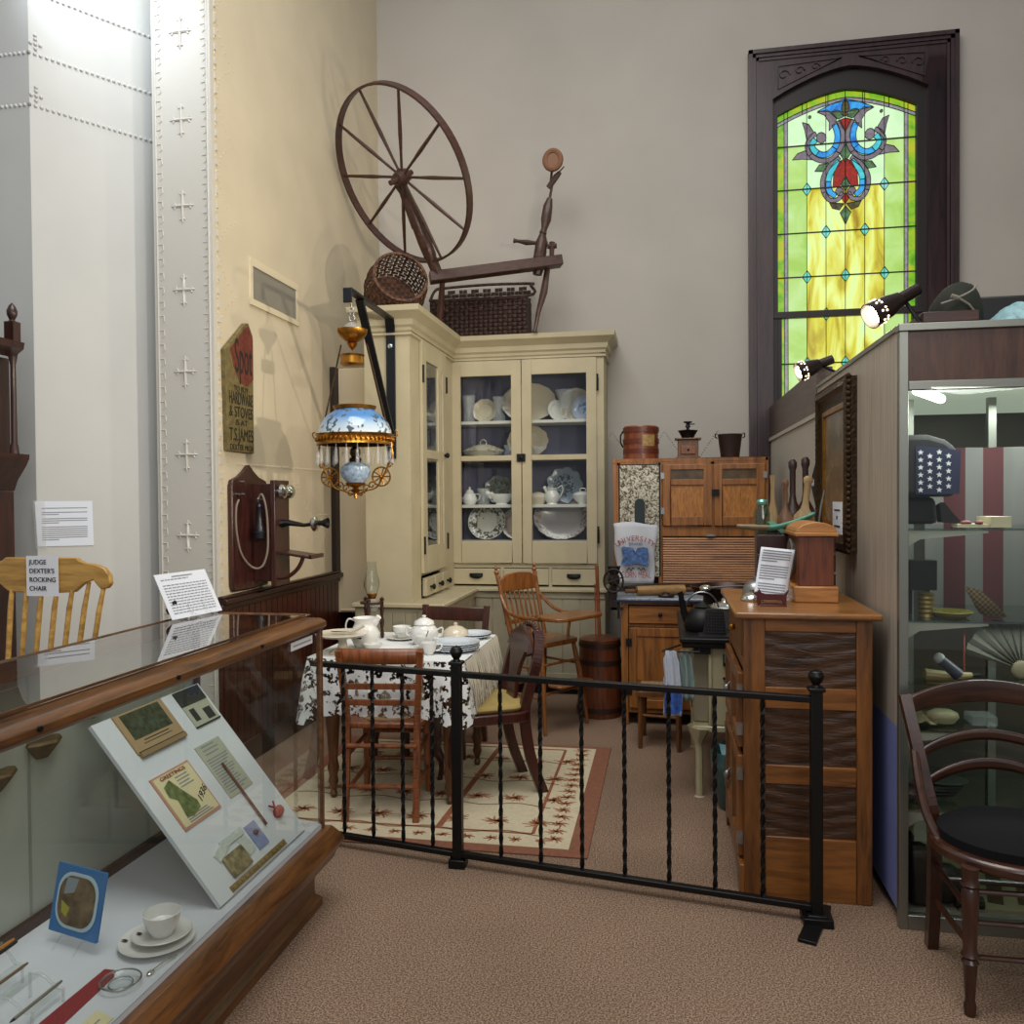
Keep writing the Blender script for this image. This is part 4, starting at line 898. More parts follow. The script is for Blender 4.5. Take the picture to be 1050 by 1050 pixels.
olive=plain('weathered ochre sign paint','#685b34',.7,noise=.3,nscale=30,bump=.3)
out=[(4.152,1.768),(4.442,1.765),(4.445,2.44),(4.395,2.505),(4.365,2.50),(4.136,2.315)]
m=B(); m.prism(out,(XL,0,0),Y_,Z_,.028,mi if False else 0); m.build('board',olive,t,bevel=.003)
m=B(); m.prism([(4.152+i*(.29)/10,1.768) for i in range(1)]+[(4.20,2.33),(4.25,2.08),(4.33,2.01),(4.40,2.03),(4.442,2.12),(4.443,2.43),(4.393,2.49),(4.37,2.48),(4.17,2.32)][0:],(XL+.028,0,0),Y_,Z_,.0012) if False else m.prism([(4.19,2.33),(4.22,2.24),(4.29,2.155),(4.37,2.14),(4.442,2.19),(4.442,2.42),(4.39,2.485),(4.36,2.475)],(XL+.028,0,0),Y_,Z_,.0012); m.build('red_panel',plain('weathered red sign paint','#652b1c',.7,noise=.3,nscale=30),t)
LT=plain('black sign paint','#1c1a14',.7)
for s_,z,h,w in (('Spot',2.29,.27,.19),('TO BUY',2.115,.045,.16),('HARDWARE',2.06,.10,.26),('& STOVES',1.985,.085,.26),('IS AT',1.928,.045,.13),('T.S.JAMES',1.858,.10,.265),('DEXTER MICH',1.79,.045,.25)):
    text('lettering',s_,LT,(XL+.0285,4.33 if h>.2 else 4.30,z),Y_,Z_,h,t,maxw=w)
# wall telephone
t=thing('wall_telephone','antique dark wooden wall telephone with long mouthpiece arm on the cream wall','telephone',(XL,4.45,1.0))
pw=wood('telephone walnut','#1a0c0a','#45211b','z',5,rough=.35)
m=B(); m.prism([(4.185,1.03),(4.20,.995),(4.40,.99),(4.585,.995),(4.60,1.03),(4.60,1.58),(4.58,1.61),(4.50,1.63),(4.44,1.66),(4.385,1.70),(4.33,1.66),(4.27,1.63),(4.20,1.61),(4.185,1.58)][::1],(XL,0,0),Y_,Z_,.03); m.build('backboard',pw,t,bevel=.006)
m=B(); m.box(XL+.03,4.41,1.03,-2.215,4.555,1.59); m.build('box',pw,t,bevel=.004)
m=B(); m.box(-2.215,4.39,1.0,-2.185,4.575,1.61); m.build('door',pw,t,bevel=.005)
for y in (4.435,4.525): m=B(); m.lathe([(0,0),(.012,.0),(.012,.02),(.042,.022),(.038,.04),(.02,.052),(0,.054)],(-2.185,y,1.545),20,M=RY(PI/2)); m.build('bell_gong',chrome,t)
m=B(); m.tube([(-2.13,4.48,1.54),(-2.185,4.48,1.54)],.006,6).sph((-2.125,4.48,1.54),.01,8); m.build('clapper',steel,t)
m=B(); m.tube([(-2.185,4.48,1.36),(-2.15,4.48,1.365),(-2.05,4.48,1.35),(-1.99,4.48,1.358)],[.035,.026,.016,.016],10,sx=1.2,sy=.7); m.build('mouthpiece_arm',black,t)
m=B(); m.lathe([(0,0),(.035,0),(.045,.01),(.045,.025),(.03,.035),(0,.035)],(-2.0,4.48,1.36),20,M=RY(PI/2)); ar_=m.build('transmitter',chrome,t)
m=B(); m.lathe([(.014,0),(.014,.02),(.032,.06),(.030,.06),(.012,.02)],(-1.965,4.48,1.362),16,M=RY(PI/2)); m.build('mouthpiece',black,ar_)
m=B(); m.box(-2.19,4.40,1.19,-1.97,4.57,1.205,rot=RY(R(8)),about=(-2.19,4.5,1.2)); m.box(-1.99,4.40,1.16,-1.97,4.57,1.185); m.build('writing_shelf',pw,t,bevel=.003)
m=B(); m.tube(bez([(-2.185,4.42,1.05),(-2.12,4.42,1.06),(-2.06,4.42,1.11),(-2.03,4.42,1.17)],5),.012,6); m.build('shelf_bracket',pw,t)
m=B(); m.lathe([(0,-.09),(.028,-.09),(.028,-.06),(.018,-.03),(.016,.05),(.02,.06),(.012,.075),(0,.08)][::1],(-2.27,4.37,1.40),16); m.lathe([(0,-.12),(.032,-.12),(.036,-.085),(.03,-.08)],(-2.27,4.37,1.40),16); rc=m.build('receiver',plain('dark blue black rubber','#15171f',.35),t)
m=B(); m.tube([(-2.27,4.41,1.50),(-2.27,4.34,1.50),(-2.255,4.33,1.505)],.006,6).tube([(-2.285,4.37,1.475),(-2.27,4.34,1.50)],.005,6); m.cyl((-2.27,4.36,1.30),(-2.27,4.355,1.30),.014); m.build('hook',steel,t)
m=B(); m.tube(bez([(-2.28,4.37,1.49),(-2.25,4.36,1.53),(-2.225,4.36,1.46),(-2.215,4.36,1.33),(-2.22,4.36,1.20),(-2.25,4.35,1.12),(-2.30,4.33,1.12),(-2.325,4.26,1.20),(-2.33,4.22,1.33),(-2.33,4.22,1.45),(-2.33,4.25,1.50)],6),.006,8); m.build('cord',plain('grey brown cord','#7d6f62',.8),t)
m=B()
for y in (4.24,4.30): m.cyl((-2.333,y,1.53),(-2.32,y,1.53),.008,n=8)
m.cyl((-2.333,4.30,1.60),(-2.325,4.30,1.60),.009,n=8); m.cyl((-2.27,4.408,1.12),(-2.27,4.40,1.12),.01,n=8); m.build('terminals',chrome,t)
# ================================================================== hanging lamp and its bracket
t=thing('lamp_bracket','black flat iron bracket screwed to the cabinet side, holding the lamp','bracket',(-1.75,5.19,1.76))
m=B(); m.box(-1.785,5.175,1.76,-1.725,5.19,2.60); m.bar((-1.755,5.185,2.59),(-1.735,5.10,2.655),.06,.016,(0,0,1)); m.bar((-1.755,5.185,1.9),(-1.725,4.55,2.645),.05,.016,(0,1,0)); m.bar((-1.735,5.11,2.655),(-1.715,4.34,2.655),.05,.016,(0,0,1)); m.box(-1.74,4.335,2.58,-1.69,4.35,2.66); m.build('iron_strap',plain('blue black iron','#12151b',.4,.2),t,bevel=.002)
m=B(); m.sph((-1.755,5.172,2.49),(.018,.008,.018),12); m.build('screw_head',plain('bright screw','#c9dcf0',.15,1),t)
LX,LY=-1.70,4.39
t=thing('hanging_lamp','ornate brass hanging oil lamp with blue painted glass shade and crystal prisms','lamp',(LX,LY,1.5))
blue=patt('blue painted milk glass',lambda nt,b,L:(lambda tc,sp,r,n,s,x:(L.new(tc.outputs['Object'],sp.inputs[0]),L.new(sp.outputs[2],r.inputs[0]),L.new(tc.outputs['Object'],n.inputs[0]),L.new(n.outputs['Fac'],s.inputs[0]),L.new(s.outputs[0],x.inputs[0]),L.new(r.outputs[0],x.inputs[6]),L.new(x.outputs[2],b.inputs['Base Color']),b.inputs['Roughness'].__setattr__('default_value',.15),b.inputs['Coat Weight'].__setattr__('default_value',.3)))(N(nt,'ShaderNodeTexCoord'),N(nt,'ShaderNodeSeparateXYZ'),ramp(nt,N(nt,'ShaderNodeValue').outputs[0],[(.36,lin('#c8d2d6')),(.40,lin('#a7bdd0')),(.45,lin('#4c7fb8'))]),N(nt,'ShaderNodeTexNoise',Scale=17.0,Detail=2.0),ramp(nt,N(nt,'ShaderNodeValue').outputs[0],[(.57,(0,0,0,1)),(.59,(1,1,1,1))]),N(nt,'ShaderNodeMix',data_type='RGBA')))
m=B(); m.lathe([(.205,1.85),(.20,1.88),(.185,1.92),(.155,1.96),(.11,1.99),(.105,2.0),(.10,1.99),(.15,1.955),(.18,1.915),(.196,1.875),(.20,1.85)],(LX,LY,0),40); m.build('shade',blue,t,ang=60)
m=B(); m.open_lathe([(.10,1.99),(.115,2.0),(.12,2.015),(.10,2.02),(.098,1.99)],(LX,LY,0),32); m.open_lathe([(.215,1.80),(.21,1.805),(.205,1.83),(.212,1.85),(.218,1.858),(.20,1.858),(.195,1.80),(.215,1.80)],(LX,LY,0),40)
for k in range(48): a=2*PI*k/48; m.sph((LX+.212*math.cos(a),LY+.212*math.sin(a),1.828),(.008,.008,.012),6)
m.build('shade_ring',brass,t,weld=False)
m=B()
for k in range(22):
    a=2*PI*k/22; x,y=LX+.205*math.cos(a),LY+.205*math.sin(a); m.tube([(x,y,1.80),(x,y,1.77)],.0025,4); m.tube([(x,y,1.775),(x,y,1.765),(x,y,1.70),(x,y,1.685)],[.003,.008,.011,.002],4)
m.build('crystal_prisms',crystal,t,smooth=False)

for n_ in blue.node_tree.nodes:
    if n_.type=='MIX': n_.inputs[7].default_value=lin('#4b5a66')
    if n_.type=='TEX_NOISE': n_.inputs['Scale'].default_value=30.0
m=B(); m.lathe([(0,1.585),(.04,1.585),(.075,1.62),(.085,1.65),(.08,1.68),(.05,1.70),(.03,1.705),(0,1.705)],(LX,LY,0),32)
bl2=plain('blue sprigged fount glass','#9db4cc',.15,noise=.45,nscale=45,coat=.3); m.build('oil_fount',bl2,t)
m=B(); m.lathe([(0,1.70),(.03,1.70),(.035,1.72),(.022,1.735),(.03,1.75),(.028,1.775),(.015,1.79),(0,1.79)],(LX,LY,0),20); m.build('burner',plain('dark bronze','#35261b',.4,.7),t)
m=B(); m.lathe([(0,1.50),(.01,1.505),(.008,1.53),(.03,1.545),(.012,1.56),(.05,1.575),(.055,1.59),(.045,1.59),(0,1.585)],(LX,LY,0),20); m.build('fount_cup',brass,t)
m=B()
for s in (-1,1):
    cx_=LX+s*.15
    m.tube([(cx_+.052*math.cos(a*PI/12),LY,1.622+.052*math.sin(a*PI/12)) for a in range(24)],.005,5,closed=True)
    for k in range(10): a=2*PI*k/10; m.tube([(cx_,LY,1.622),(cx_+.05*math.cos(a),LY,1.622+.05*math.sin(a))],.0035,4)
    m.sph((cx_,LY,1.622),.011,8)
    for q,(dx,dz,r) in enumerate(((.095,1.575,.022),(.06,1.56,.02),(.03,1.53,.022),(.20,1.685,.018))): m.tube([(LX+s*dx+r*(1-k/16)*math.cos(k*.6)*1,LY,dz+r*(1-k/16)*math.sin(k*.6)) for k in range(12)],.0045,5)
    m.tube(bez([(LX+s*.21,LY,1.81),(LX+s*.215,LY,1.74),(LX+s*.19,LY,1.68),(LX+s*.13,LY,1.57),(LX+s*.07,LY,1.545),(LX,LY,1.52)],6),.005,6)
    m.tube(bez([(LX+s*.215,LY,1.84),(LX+s*.245,LY,1.845),(LX+s*.25,LY,1.87),(LX+s*.235,LY,1.875)],5),.004,5)
m.build('scroll_frame',brass,t,weld=False)
m=B()
for s in (-1,1):
    m.tube([(LX+s*.20,LY,1.85),(LX+s*.075,LY,2.36)],.0035,5)
    for k in range(40): f=k/40; m.sph((LX+s*(.20-.125*f),LY,1.85+.51*f),(.005,.005,.008),5)
m.build('chains',plain('dark chain','#4a3a2a',.4,.8),t,weld=False)
m=B(); m.open_lathe([(.0,2.36),(.03,2.37),(.07,2.40),(.085,2.42),(.088,2.44),(.06,2.435),(.0,2.42)],(LX-.01,LY,0),28,scal=.08,lobes=20); m.lathe([(.05,2.24),(.068,2.25),(.062,2.29),(.07,2.30),(.05,2.30),(0,2.28)],(LX-.01,LY,0),28,scal=.06,lobes=24); m.lathe([(0,2.325),(.02,2.345),(.03,2.365),(0,2.37)],(LX-.01,LY,0),16); m.build('canopy',brass,t,weld=False)
m=B(); m.sph((LX-.01,LY,2.445),(.045,.045,.04),16); m.build('smoke_bell',crystal,t)
m=B(); m.tube([(LX-.01+.016*math.cos(a*PI/6),LY,2.505+.018*math.sin(a*PI/6)) for a in range(12)],.004,6,closed=True).tube([(LX-.01+.012*math.cos(a*PI/6),LY,2.54+.02*math.sin(a*PI/6)) for a in range(12)],.003,6,closed=True).tube([(LX-.01,LY,2.555),(LX-.012,LY-.03,2.60)],.004,6); m.build('hook',steel,t)
# ================================================================== iron railing
rl=thing('iron_railing','black wrought iron railing with twisted balusters across the display','railing',(-.45,3.2,0))
FP=[Vector((-1.40,3.36,0)),Vector((-.838,3.256,0)),Vector((.515,3.035,0))]
ztop_=.785
for a,b_ in ((FP[0]-Vector((.12,-.022,0)),FP[1]),(FP[1],FP[2])):
    dz=.0
    m=B(); m.bar(a+Vector((0,0,ztop_)),b_+Vector((0,0,ztop_)),.035,.022); m.build('top_rail',ironpaint,rl,bevel=.003)
    m=B(); m.bar(a+Vector((0,0,.05)),b_+Vector((0,0,.05)),.03,.022); m.build('bottom_rail',ironpaint,rl,bevel=.003)
def post(p,h=.83):
    m=B(); m.box(p.x-.02,p.y-.02,0,p.x+.02,p.y+.02,h); m.box(p.x-.028,p.y-.028,h-.005,p.x+.028,p.y+.028,h+.008); m.lathe([(0,0),(.018,0),(.012,.012),(.02,.022),(.028,.04),(.02,.058),(0,.066)],(p.x,p.y,h+.006),16); m.box(p.x-.034,p.y-.034,0,p.x+.034,p.y+.034,.035); m.build('post',ironpaint,rl,bevel=.003)
post(FP[1]); post(FP[2],.82)
m=B(); m.box(FP[2].x-.03,FP[2].y-.17,0,FP[2].x+.03,FP[2].y+.12,.012,rot=RZ(R(-20)),about=(FP[2].x,FP[2].y,0)); m.box(FP[2].x-.05,FP[2].y-.05,.0,FP[2].x+.05,FP[2].y+.05,.03); m.build('foot_plate',ironpaint,rl,bevel=.002)
def baluster(p):
    m=B(); q=16; h0,h1=.055,ztop_-.01; n=26; o=len(m.v)
    for i in range(n+1):
        f=i/n; a=f*PI*7; 
        for j in range(4): t_=a+PI/4+j*PI/2; m.v.append(Vector((p.x+.0095*math.cos(t_),p.y+.0095*math.sin(t_),h0+(h1-h0)*f)))
    for i in range(n):
        for j in range(4): m.f.append([i*4+j,i*4+(j+1)%4,(i+1)*4+(j+1)%4,(i+1)*4+j]); m.m.append(0)
    m.build('baluster',ironpaint,rl,smooth=False)
for x in (-1.365,-1.225,-1.085,-.95): baluster(FP[0].lerp(FP[1],(x+1.40)/.562))
for k in range(1,8): baluster(FP[1].lerp(FP[2],(.165*k+.02)/1.353))
# ================================================================== RUG
rb=plain('rug terracotta border','#7f513c',.95,noise=.15,nscale=60); rc_=plain('rug cream field','#c2b598',.95,noise=.08,nscale=50); rg=plain('rug rust line','#8a5238',.95); rf=plain('rug rust sprig','#94603f',.95,noise=.3,nscale=40); rgr=plain('rug brown vine','#6e5a3e',.95)
t=thing('rug','cream floral rug with terracotta border on the brown carpet under the dining table','rug',(-1.1,4.1,0))
x0,x1,y0,y1=-1.95,-.325,3.40,4.93
m=B(); m.box(x0,y0,.0,x1,y1,.008); m.build('border',rb,t,bevel=.003)
m=B(); m.box(x0+.08,y0+.065,.008,x1-.085,y1-.05,.0095); m.build('field',rc_,t)
m=B()
def rline(pts,w=.012,z=.0100):
    for a,b_ in zip(pts,pts[1:]): m.bar((a[0],a[1],z),(b_[0],b_[1],z),w,.0012)
rline([(x0+.22,y1-.1),(x1-.26,y1-.1),(x1-.26,y0+.20),(x0+.2,y0+.20)],.016)
rline([(-1.02,y0+.22),(-.98,y1-.12)],.03); m.build('frame_lines',rg,t)
m=B()
def sprig(cx,cy,s,n=14):
    for k in range(n):
        a=2*PI*k/n+random.uniform(-.2,.2); l=s*random.uniform(.6,1.15); p=Vector((cx,cy,.0101)); q=p+Vector((math.cos(a)*l*1.3,math.sin(a)*l,0)); mid=p.lerp(q,.5)+Vector((-math.sin(a),math.cos(a),0))*l*.15
        m.bar(p,mid,.009,.0012); m.bar(mid,q,.011,.0012,w2=.003)
for i in range(7):
    for j in range(4):
        sprig(-1.72+i*.19+(j%2)*.03,3.72+j*.3,.055)
for k in range(16): sprig(x1-.16,y0+.16+k*.085,.04,9)
for k in range(12): sprig(x0+.2+k*.11,y0+.13,.03,7)
m.build('sprigs',rf,t,smooth=False,weld=False)
m=B()
for j in range(4):
    pts=[(x0+.1+k*.05,y0+.20+j*.33+.02*math.sin(k*.9)) for k in range(27)]; rline(pts,.008)
m.build('vines',rgr,t,smooth=False)
# ================================================================== DINING TABLE, cloth, tableware
TX0,TX1,TY0,TY1,TZ=-1.73,-.95,3.80,4.58,.722
t=thing('dining_table','small square dining table hidden under a white lace cloth','table',((TX0+TX1)/2,(TY0+TY1)/2,0))
m=B(); m.box(TX0,TY0,TZ-.025,TX1,TY1,TZ); m.build('tabletop',walz,t,bevel=.004)
m=B(); m.box(TX0+.06,TY0+.06,TZ-.11,TX1-.06,TY1-.06,TZ-.025); m.build('apron',walz,t)
for x in (TX0+.09,TX1-.09):
    for y in (TY0+.09,TY1-.09):
        m=B(); m.lathe([(0,.01),(.012,.01),(.02,.03),(.012,.05),(.026,.09),(.02,.12),(.03,.16),(.022,.2),(.028,.3),(.036,.42),(.022,.46),(.032,.5),(.032,.62),(0,.62)],(x,y,0),16); m.build('leg',wood('turned table leg','#3b2210','#6a4322','z',5),t)
def lace(nt,b,L):
    tc=N(nt,'ShaderNodeTexCoord')
    v=N(nt,'ShaderNodeTexVoronoi',Scale=75.0); L.new(tc.outputs['Object'],v.inputs[0])
    w=N(nt,'ShaderNodeTexNoise',Scale=34.0,Detail=1.0); L.new(tc.outputs['Object'],w.inputs[0])
    a=ramp(nt,v.outputs['Distance'],[(.24,(1,1,1,1)),(.30,(0,0,0,1))])
    a2=ramp(nt,w.outputs['Fac'],[(.52,(0,0,0,1)),(.54,(1,1,1,1))])
    sp=N(nt,'ShaderNodeSeparateXYZ'); L.new(tc.outputs['Object'],sp.inputs[0])
    st=ramp(nt,sp.outputs[2],[(0,(1,1,1,1)),(1,(0,0,0,1))]); st.color_ramp.interpolation='CONSTANT'; st.color_ramp.elements[1].position=.719
    mu=N(nt,'ShaderNodeMath',operation='MULTIPLY'); L.new(a2.outputs[0],mu.inputs[0]); 
    inv=N(nt,'ShaderNodeMath',operation='SUBTRACT'); inv.inputs[0].default_value=1; L.new(a.outputs[0],inv.inputs[1]); L.new(inv.outputs[0],mu.inputs[1])
    m2=N(nt,'ShaderNodeMath',operation='MULTIPLY'); L.new(mu.outputs[0],m2.inputs[0]); L.new(st.outputs[0],m2.inputs[1])
    al=N(nt,'ShaderNodeMath',operation='SUBTRACT'); al.inputs[0].default_value=1; L.new(m2.outputs[0],al.inputs[1]); L.new(al.outputs[0],b.inputs['Alpha'])
    b.inputs['Base Color'].default_value=lin('#dcdedc'); b.inputs['Roughness'].default_value=.85
lacem=patt('white cotton lace',lace)
# cloth: flat top, skirt falling with folds and a scalloped hem
def rr_pt(u):   # perimeter of the tabletop, u in 0..1, gives point and outward normal
    W=TX1-TX0;H=TY1-TY0; P=2*(W+H); d=(u%1)*P
    if d<W: return Vector((TX0+d,TY0,0)),Vector((0,-1,0)),min(d,W-d)
    d-=W
    if d<H: return Vector((TX1,TY0+d,0)),Vector((1,0,0)),min(d,H-d)
    d-=H
    if d<W: return Vector((TX1-d,TY1,0)),Vector((0,1,0)),min(d,W-d)
    d-=W; return Vector((TX0,TY1-d,0)),Vector((-1,0,0)),min(d,H-d)
m=B(); nu,nv=260,10; o0=0
for i in range(nu):
    u=i/nu; p,n_,e=rr_pt(u); c=Vector(((TX0+TX1)/2,(TY0+TY1)/2,0)); diag=(p-c).normalized(); cf=max(0,1-e/.12)
    nn2=(n_*(1-cf*.5)+diag*cf*.5).normalized(); fold=math.sin(u*2*PI*23)*.012+math.sin(u*2*PI*9+1)*.01
    drop=.26+.05*cf+.018*abs(math.sin(u*2*PI*19))
    if p.x>TX1-.01: drop-=.04
    for j in range(nv+1):
        f=j/nv; out=.004+(.012+.05*f*(.3+.7*cf)+fold*f)*min(1,f*4); m.v.append(Vector((p.x,p.y,TZ+.003-drop*f-(0 if j else 0)))+nn2*out)
for i in range(nu):
    a=i*(nv+1); b_=((i+1)%nu)*(nv+1)
    for j in range(nv): m.f.append([a+j,b_+j,b_+j+1,a+j+1]); m.m.append(0)
oc=len(m.v); m.v.append(Vector(((TX0+TX1)/2,(TY0+TY1)/2,TZ+.003)))
for i in range(nu): m.f.append([oc,i*(nv+1),((i+1)%nu)*(nv+1)]); m.m.append(0)
o=m.build('tablecloth',lacem,ang=60); tag(o,'white lace tablecloth with scalloped hem draped over the square table','tablecloth')
m=B()
for k in range(70):   # knotted fringe along the right side
    y=TY0+.02+k*(TY1-TY0-.04)/69; z=TZ-.0; l=.22+.05*random.random(); m.tube([(TX1+.012,y,z),(TX1+.035+.01*random.random(),y+.01*random.uniform(-1,1),z-l*.5),(TX1+.04+.02*random.random(),y+.02*random.uniform(-1,1),z-l)],[.003,.004,.0015],4)
f_=m.build('fringe',plain('ivory fringe','#bdb5a2',.9),o,smooth=False,weld=False)
DZt=TZ+.004
def handleloop(r,z0,z1,out): return [(r,z1),(r+out*.8,z1+.002),(r+out,(z0+z1)/2+.01),(r+out*.6,z0+.006),(r*.95,z0)]
t=vessel('cake_stand','brown ivory footed cake stand with a serving knife at the left of the table','cake stand',-1.60,3.93,DZt,[(0,0),(.07,0),(.065,.008),(.025,.03),(.02,.06),(.03,.08),(.12,.088),(.135,.10),(.13,.103),(.11,.095),(0,.093)],china2,n=36)
t=thing('cake_knife','cake knife lying across the footed cake stand','knife',(-1.58,3.93,DZt+.1)); m=B(); m.bar((-1.66,3.93,DZt+.106),(-1.56,3.93,DZt+.106),.025,.002); m.build('blade',chrome,t); m=B(); m.tube([(-1.56,3.93,DZt+.106),(-1.51,3.93,DZt+.125),(-1.485,3.93,DZt+.14)],.008,8); m.build('handle',china2,t)
sprg=ringmat('black sprig china','#dedcd4','#3a3a36',.05,.058); 
t=vessel('milk_pitcher','white pitcher with small black sprig and scalloped lip beside the oil lamp','pitcher',-1.545,4.10,DZt,[(0,0),(.05,0),(.055,.01),(.075,.05),(.078,.075),(.06,.11),(.052,.13),(.062,.155),(.058,.155),(.047,.13),(0,.03)],china,handle=[(-.05,.135),(-.09,.145),(-.105,.10),(-.075,.05)],spout=[(.045,.12,.02),(.065,.145,.015),(.08,.165,.008)])
m=B(); 
for a in range(6): m.sph((.012*math.cos(a),-.078,.07+.012*math.sin(a)),(.007,.003,.005),6)
m.build('sprig',ink,t)
vessel('teacup','white teacup on saucer just right of the sprigged pitcher','cup',-1.43,4.36,DZt+.012,cupprof(.05,.06),china,handle=handleloop(.045,.02,.05,.03))
vessel('saucer','white saucer under the teacup right of the sprigged pitcher','saucer',-1.43,4.36,DZt,plateprof(.085,.012),china)
vessel('small_bowl','small white ribbed bowl in front of the pitcher','bowl',-1.475,4.02,DZt,cupprof(.05,.035),china,scal=.06,lobes=16)
vessel('sugar_bowl','white lidded sugar bowl, tallest piece in the middle of the table','sugar bowl',-1.26,4.22,DZt,[(0,0),(.05,0),(.055,.01),(.075,.05),(.072,.08),(.05,.105),(.045,.11),(0,.11)],china,lid=[(.055,.108),(.05,.125),(.02,.14),(.008,.142),(.012,.152),(0,.158)],handle=[[(-.07,.08),(-.10,.09),(-.095,.05),(-.07,.045)],[(.07,.08),(.10,.09),(.095,.05),(.07,.045)]])
vessel('teacup','white teacup with a spoon in it before the lidded sugar bowl','cup',-1.21,4.06,DZt+.012,cupprof(.048,.062),china,handle=handleloop(.045,.02,.05,.03))
vessel('saucer','white saucer under the teacup before the lidded sugar bowl','saucer',-1.21,4.06,DZt,plateprof(.08,.012),china)
m=B(); m.tube([(-1.215,4.05,DZt+.03),(-1.19,4.06,DZt+.10)],.003,6); tag(m.build('teaspoon',steel),'teaspoon standing in the cup before the sugar bowl','spoon')
for k in range(4): 
    o=vessel('dinner_plate','white dinner plate in the low stack at the right front of the table','plate',-1.055+.004*(k%2),4.07,DZt+.010*k,plateprof(.125,.016),plain('pale blue white china','#c9d2dc',.2,coat=.3),group='dinner plates stacked at the right of the table')
vessel('butter_dish','domed ivory butter dish behind the stacked dinner plates','butter dish',-1.135,4.40,DZt,plateprof(.095,.012),china2,lid=[(.075,.01),(.075,.025),(.065,.05),(.035,.07),(.01,.075),(.012,.088),(0,.095)])
for k in range(2): vessel('serving_plate','pale plate in the pair at the far right corner of the table','plate',-1.05+.004*k,4.45,DZt+.012*k,plateprof(.10,.016),plain('pale blue white china','#c9d2dc',.2),group='plates at the far right corner of the table')
for k in range(2): vessel('dessert_plate','small plate in the pair behind the teacup, far side of the table','plate',-1.40,4.51,DZt+.012*k,plateprof(.075,.016),china,group='small plates at the far side of the table')
vessel('soup_plate','white plate on the near edge of the table behind the chair back','plate',-1.32,3.92,DZt,plateprof(.10,.02),china)
vessel('cream_jug','small white cream jug in front of the dinner plates','jug',-1.155,3.95,DZt,cupprof(.04,.06),china,handle=handleloop(.035,.02,.05,.03))
t=thing('oil_lamp','oil lamp with tall glass chimney in a turned brown stand on the table','lamp',(-1.60,4.36,DZt))
bz=plain('bronze lamp stand','#4a3226',.35,.5)
for k in range(3):
    a=2*PI*k/3+.5; m=B(); x,y=-1.60+.055*math.cos(a),4.36+.055*math.sin(a); m.lathe([(0,0),(.008,0),(.012,.02),(.007,.05),(.013,.09),(.007,.12),(.012,.16),(.008,.20),(.014,.22),(0,.23)],(x,y,DZt),10); m.build('leg',bz,t)
m=B(); m.lathe([(0,.09),(.05,.09),(.055,.10),(0,.105)],(-1.6,4.36,DZt),20); m.lathe([(.045,.19),(.065,.195),(.065,.205),(.045,.205)],(-1.6,4.36,DZt),20); m.build('tier',bz,t)
m=B(); m.lathe([(0,.15),(.03,.155),(.045,.18),(.04,.205),(.02,.22),(0,.22)],(-1.6,4.36,DZt),20); m.build('fount',crystal,t)
m=B(); m.lathe([(0,.22),(.02,.22),(.025,.235),(.03,.25),(0,.25)],(-1.6,4.36,DZt),16); m.build('burner',brass,t)
m=B(); m.open_lathe([(.028,.25),(.045,.29),(.043,.32),(.030,.37),(.027,.41),(.029,.425)],(-1.6,4.36,DZt),20); m.build('chimney',glassmat('lamp chimney glass','#f4f8f6',.01,2.2,.04),t)
# ================================================================== CHAIRS
def leg(t,pts,r,mat,n=10,name='leg',**k): m=B(); m.tube(bez(pts,4) if len(pts)>2 else pts,r if not isinstance(r,list) else [r[min(int(i/4*1.0),len(r)-1)] if len(pts)>2 else r[i] for i in range((len(pts)-1)*4+1 if len(pts)>2 else 2)],n,**k); m.build(name,mat,t); return m
# near dining chair, seen from behind (local: faces +y, back at y=-.2)
t=thing('dining_chair','brown wooden dining chair seen from behind, nearest the railing','chair',(-1.33,3.86,0),R(7),local=True)
for s in (-1,1):
    pts=[(s*.165,-.235,.0),(s*.165,-.205,.2),(s*.165,-.18,.42),(s*.175,-.19,.6),(s*.192,-.225,.80)]
    m=B(); P=bez(pts,5)
    for i in range(len(P)-1): m.bar(P[i],P[i+1],.03,.032,(0,1,0))
    m.build('back_leg',chz,t,smooth=False,bevel=.003)
m=B(); m.grid(lambda u,v:(-.20+.40*u,-.222+.03*(2*u-1)**2-.0,.735+.068*v+.004*math.sin(u*PI)),10,2); m.grid(lambda u,v:(-.20+.40*u,-.242+.03*(2*u-1)**2,.735+.068*v+.004*math.sin(u*PI)),10,2); m.build('crest_rail',chz,t,solid=.012)
for z in (.625,.55): m=B(); m.bar((-.165,-.192,z),(.165,-.192,z),.014,.028); m.build('back_slat',chz,t,bevel=.003)
m=B(); m.prism([(x,y*.98) for x,y in [(-.175,-.19),(.175,-.19)]+[( .205*math.cos(a),-.02+.21*math.sin(a)) for a in [R(6*i) for i in range(0,31)]]],(0,0,.425),X_,Y_,.028); m.build('seat_frame',chz,t,bevel=.008)
m=B(); m.prism(circ(.15,28,0,-.0),(0,0,.453),X_,Y_,.002); m.build('cane_seat',weave('cane seat','#a8865a','#7a5a38',90),t)
for s in (-1,1): m=B(); m.tube([(s*.15,.15,.425),(s*.155,.16,.3),(s*.155,.165,.15),(s*.16,.17,0)],[.018,.02,.018,.014],10); m.build('front_leg',chz,t)
for z in (.35,.16): m=B(); m.tube([(-.165,-.205,z),(.165,-.205,z)],.011,8); m.build('stretcher',chz,t)
for s in (-1,1): 
    for z in (.30,.14): m=B(); m.tube([(s*.165,-.205,z),(s*.157,.16,z)],.011,8); m.build('stretcher',chz,t)
for z in (.32,.18): m=B(); m.tube([(-.155,.16,z),(.155,.16,z)],.011,8); m.build('stretcher',chz,t)
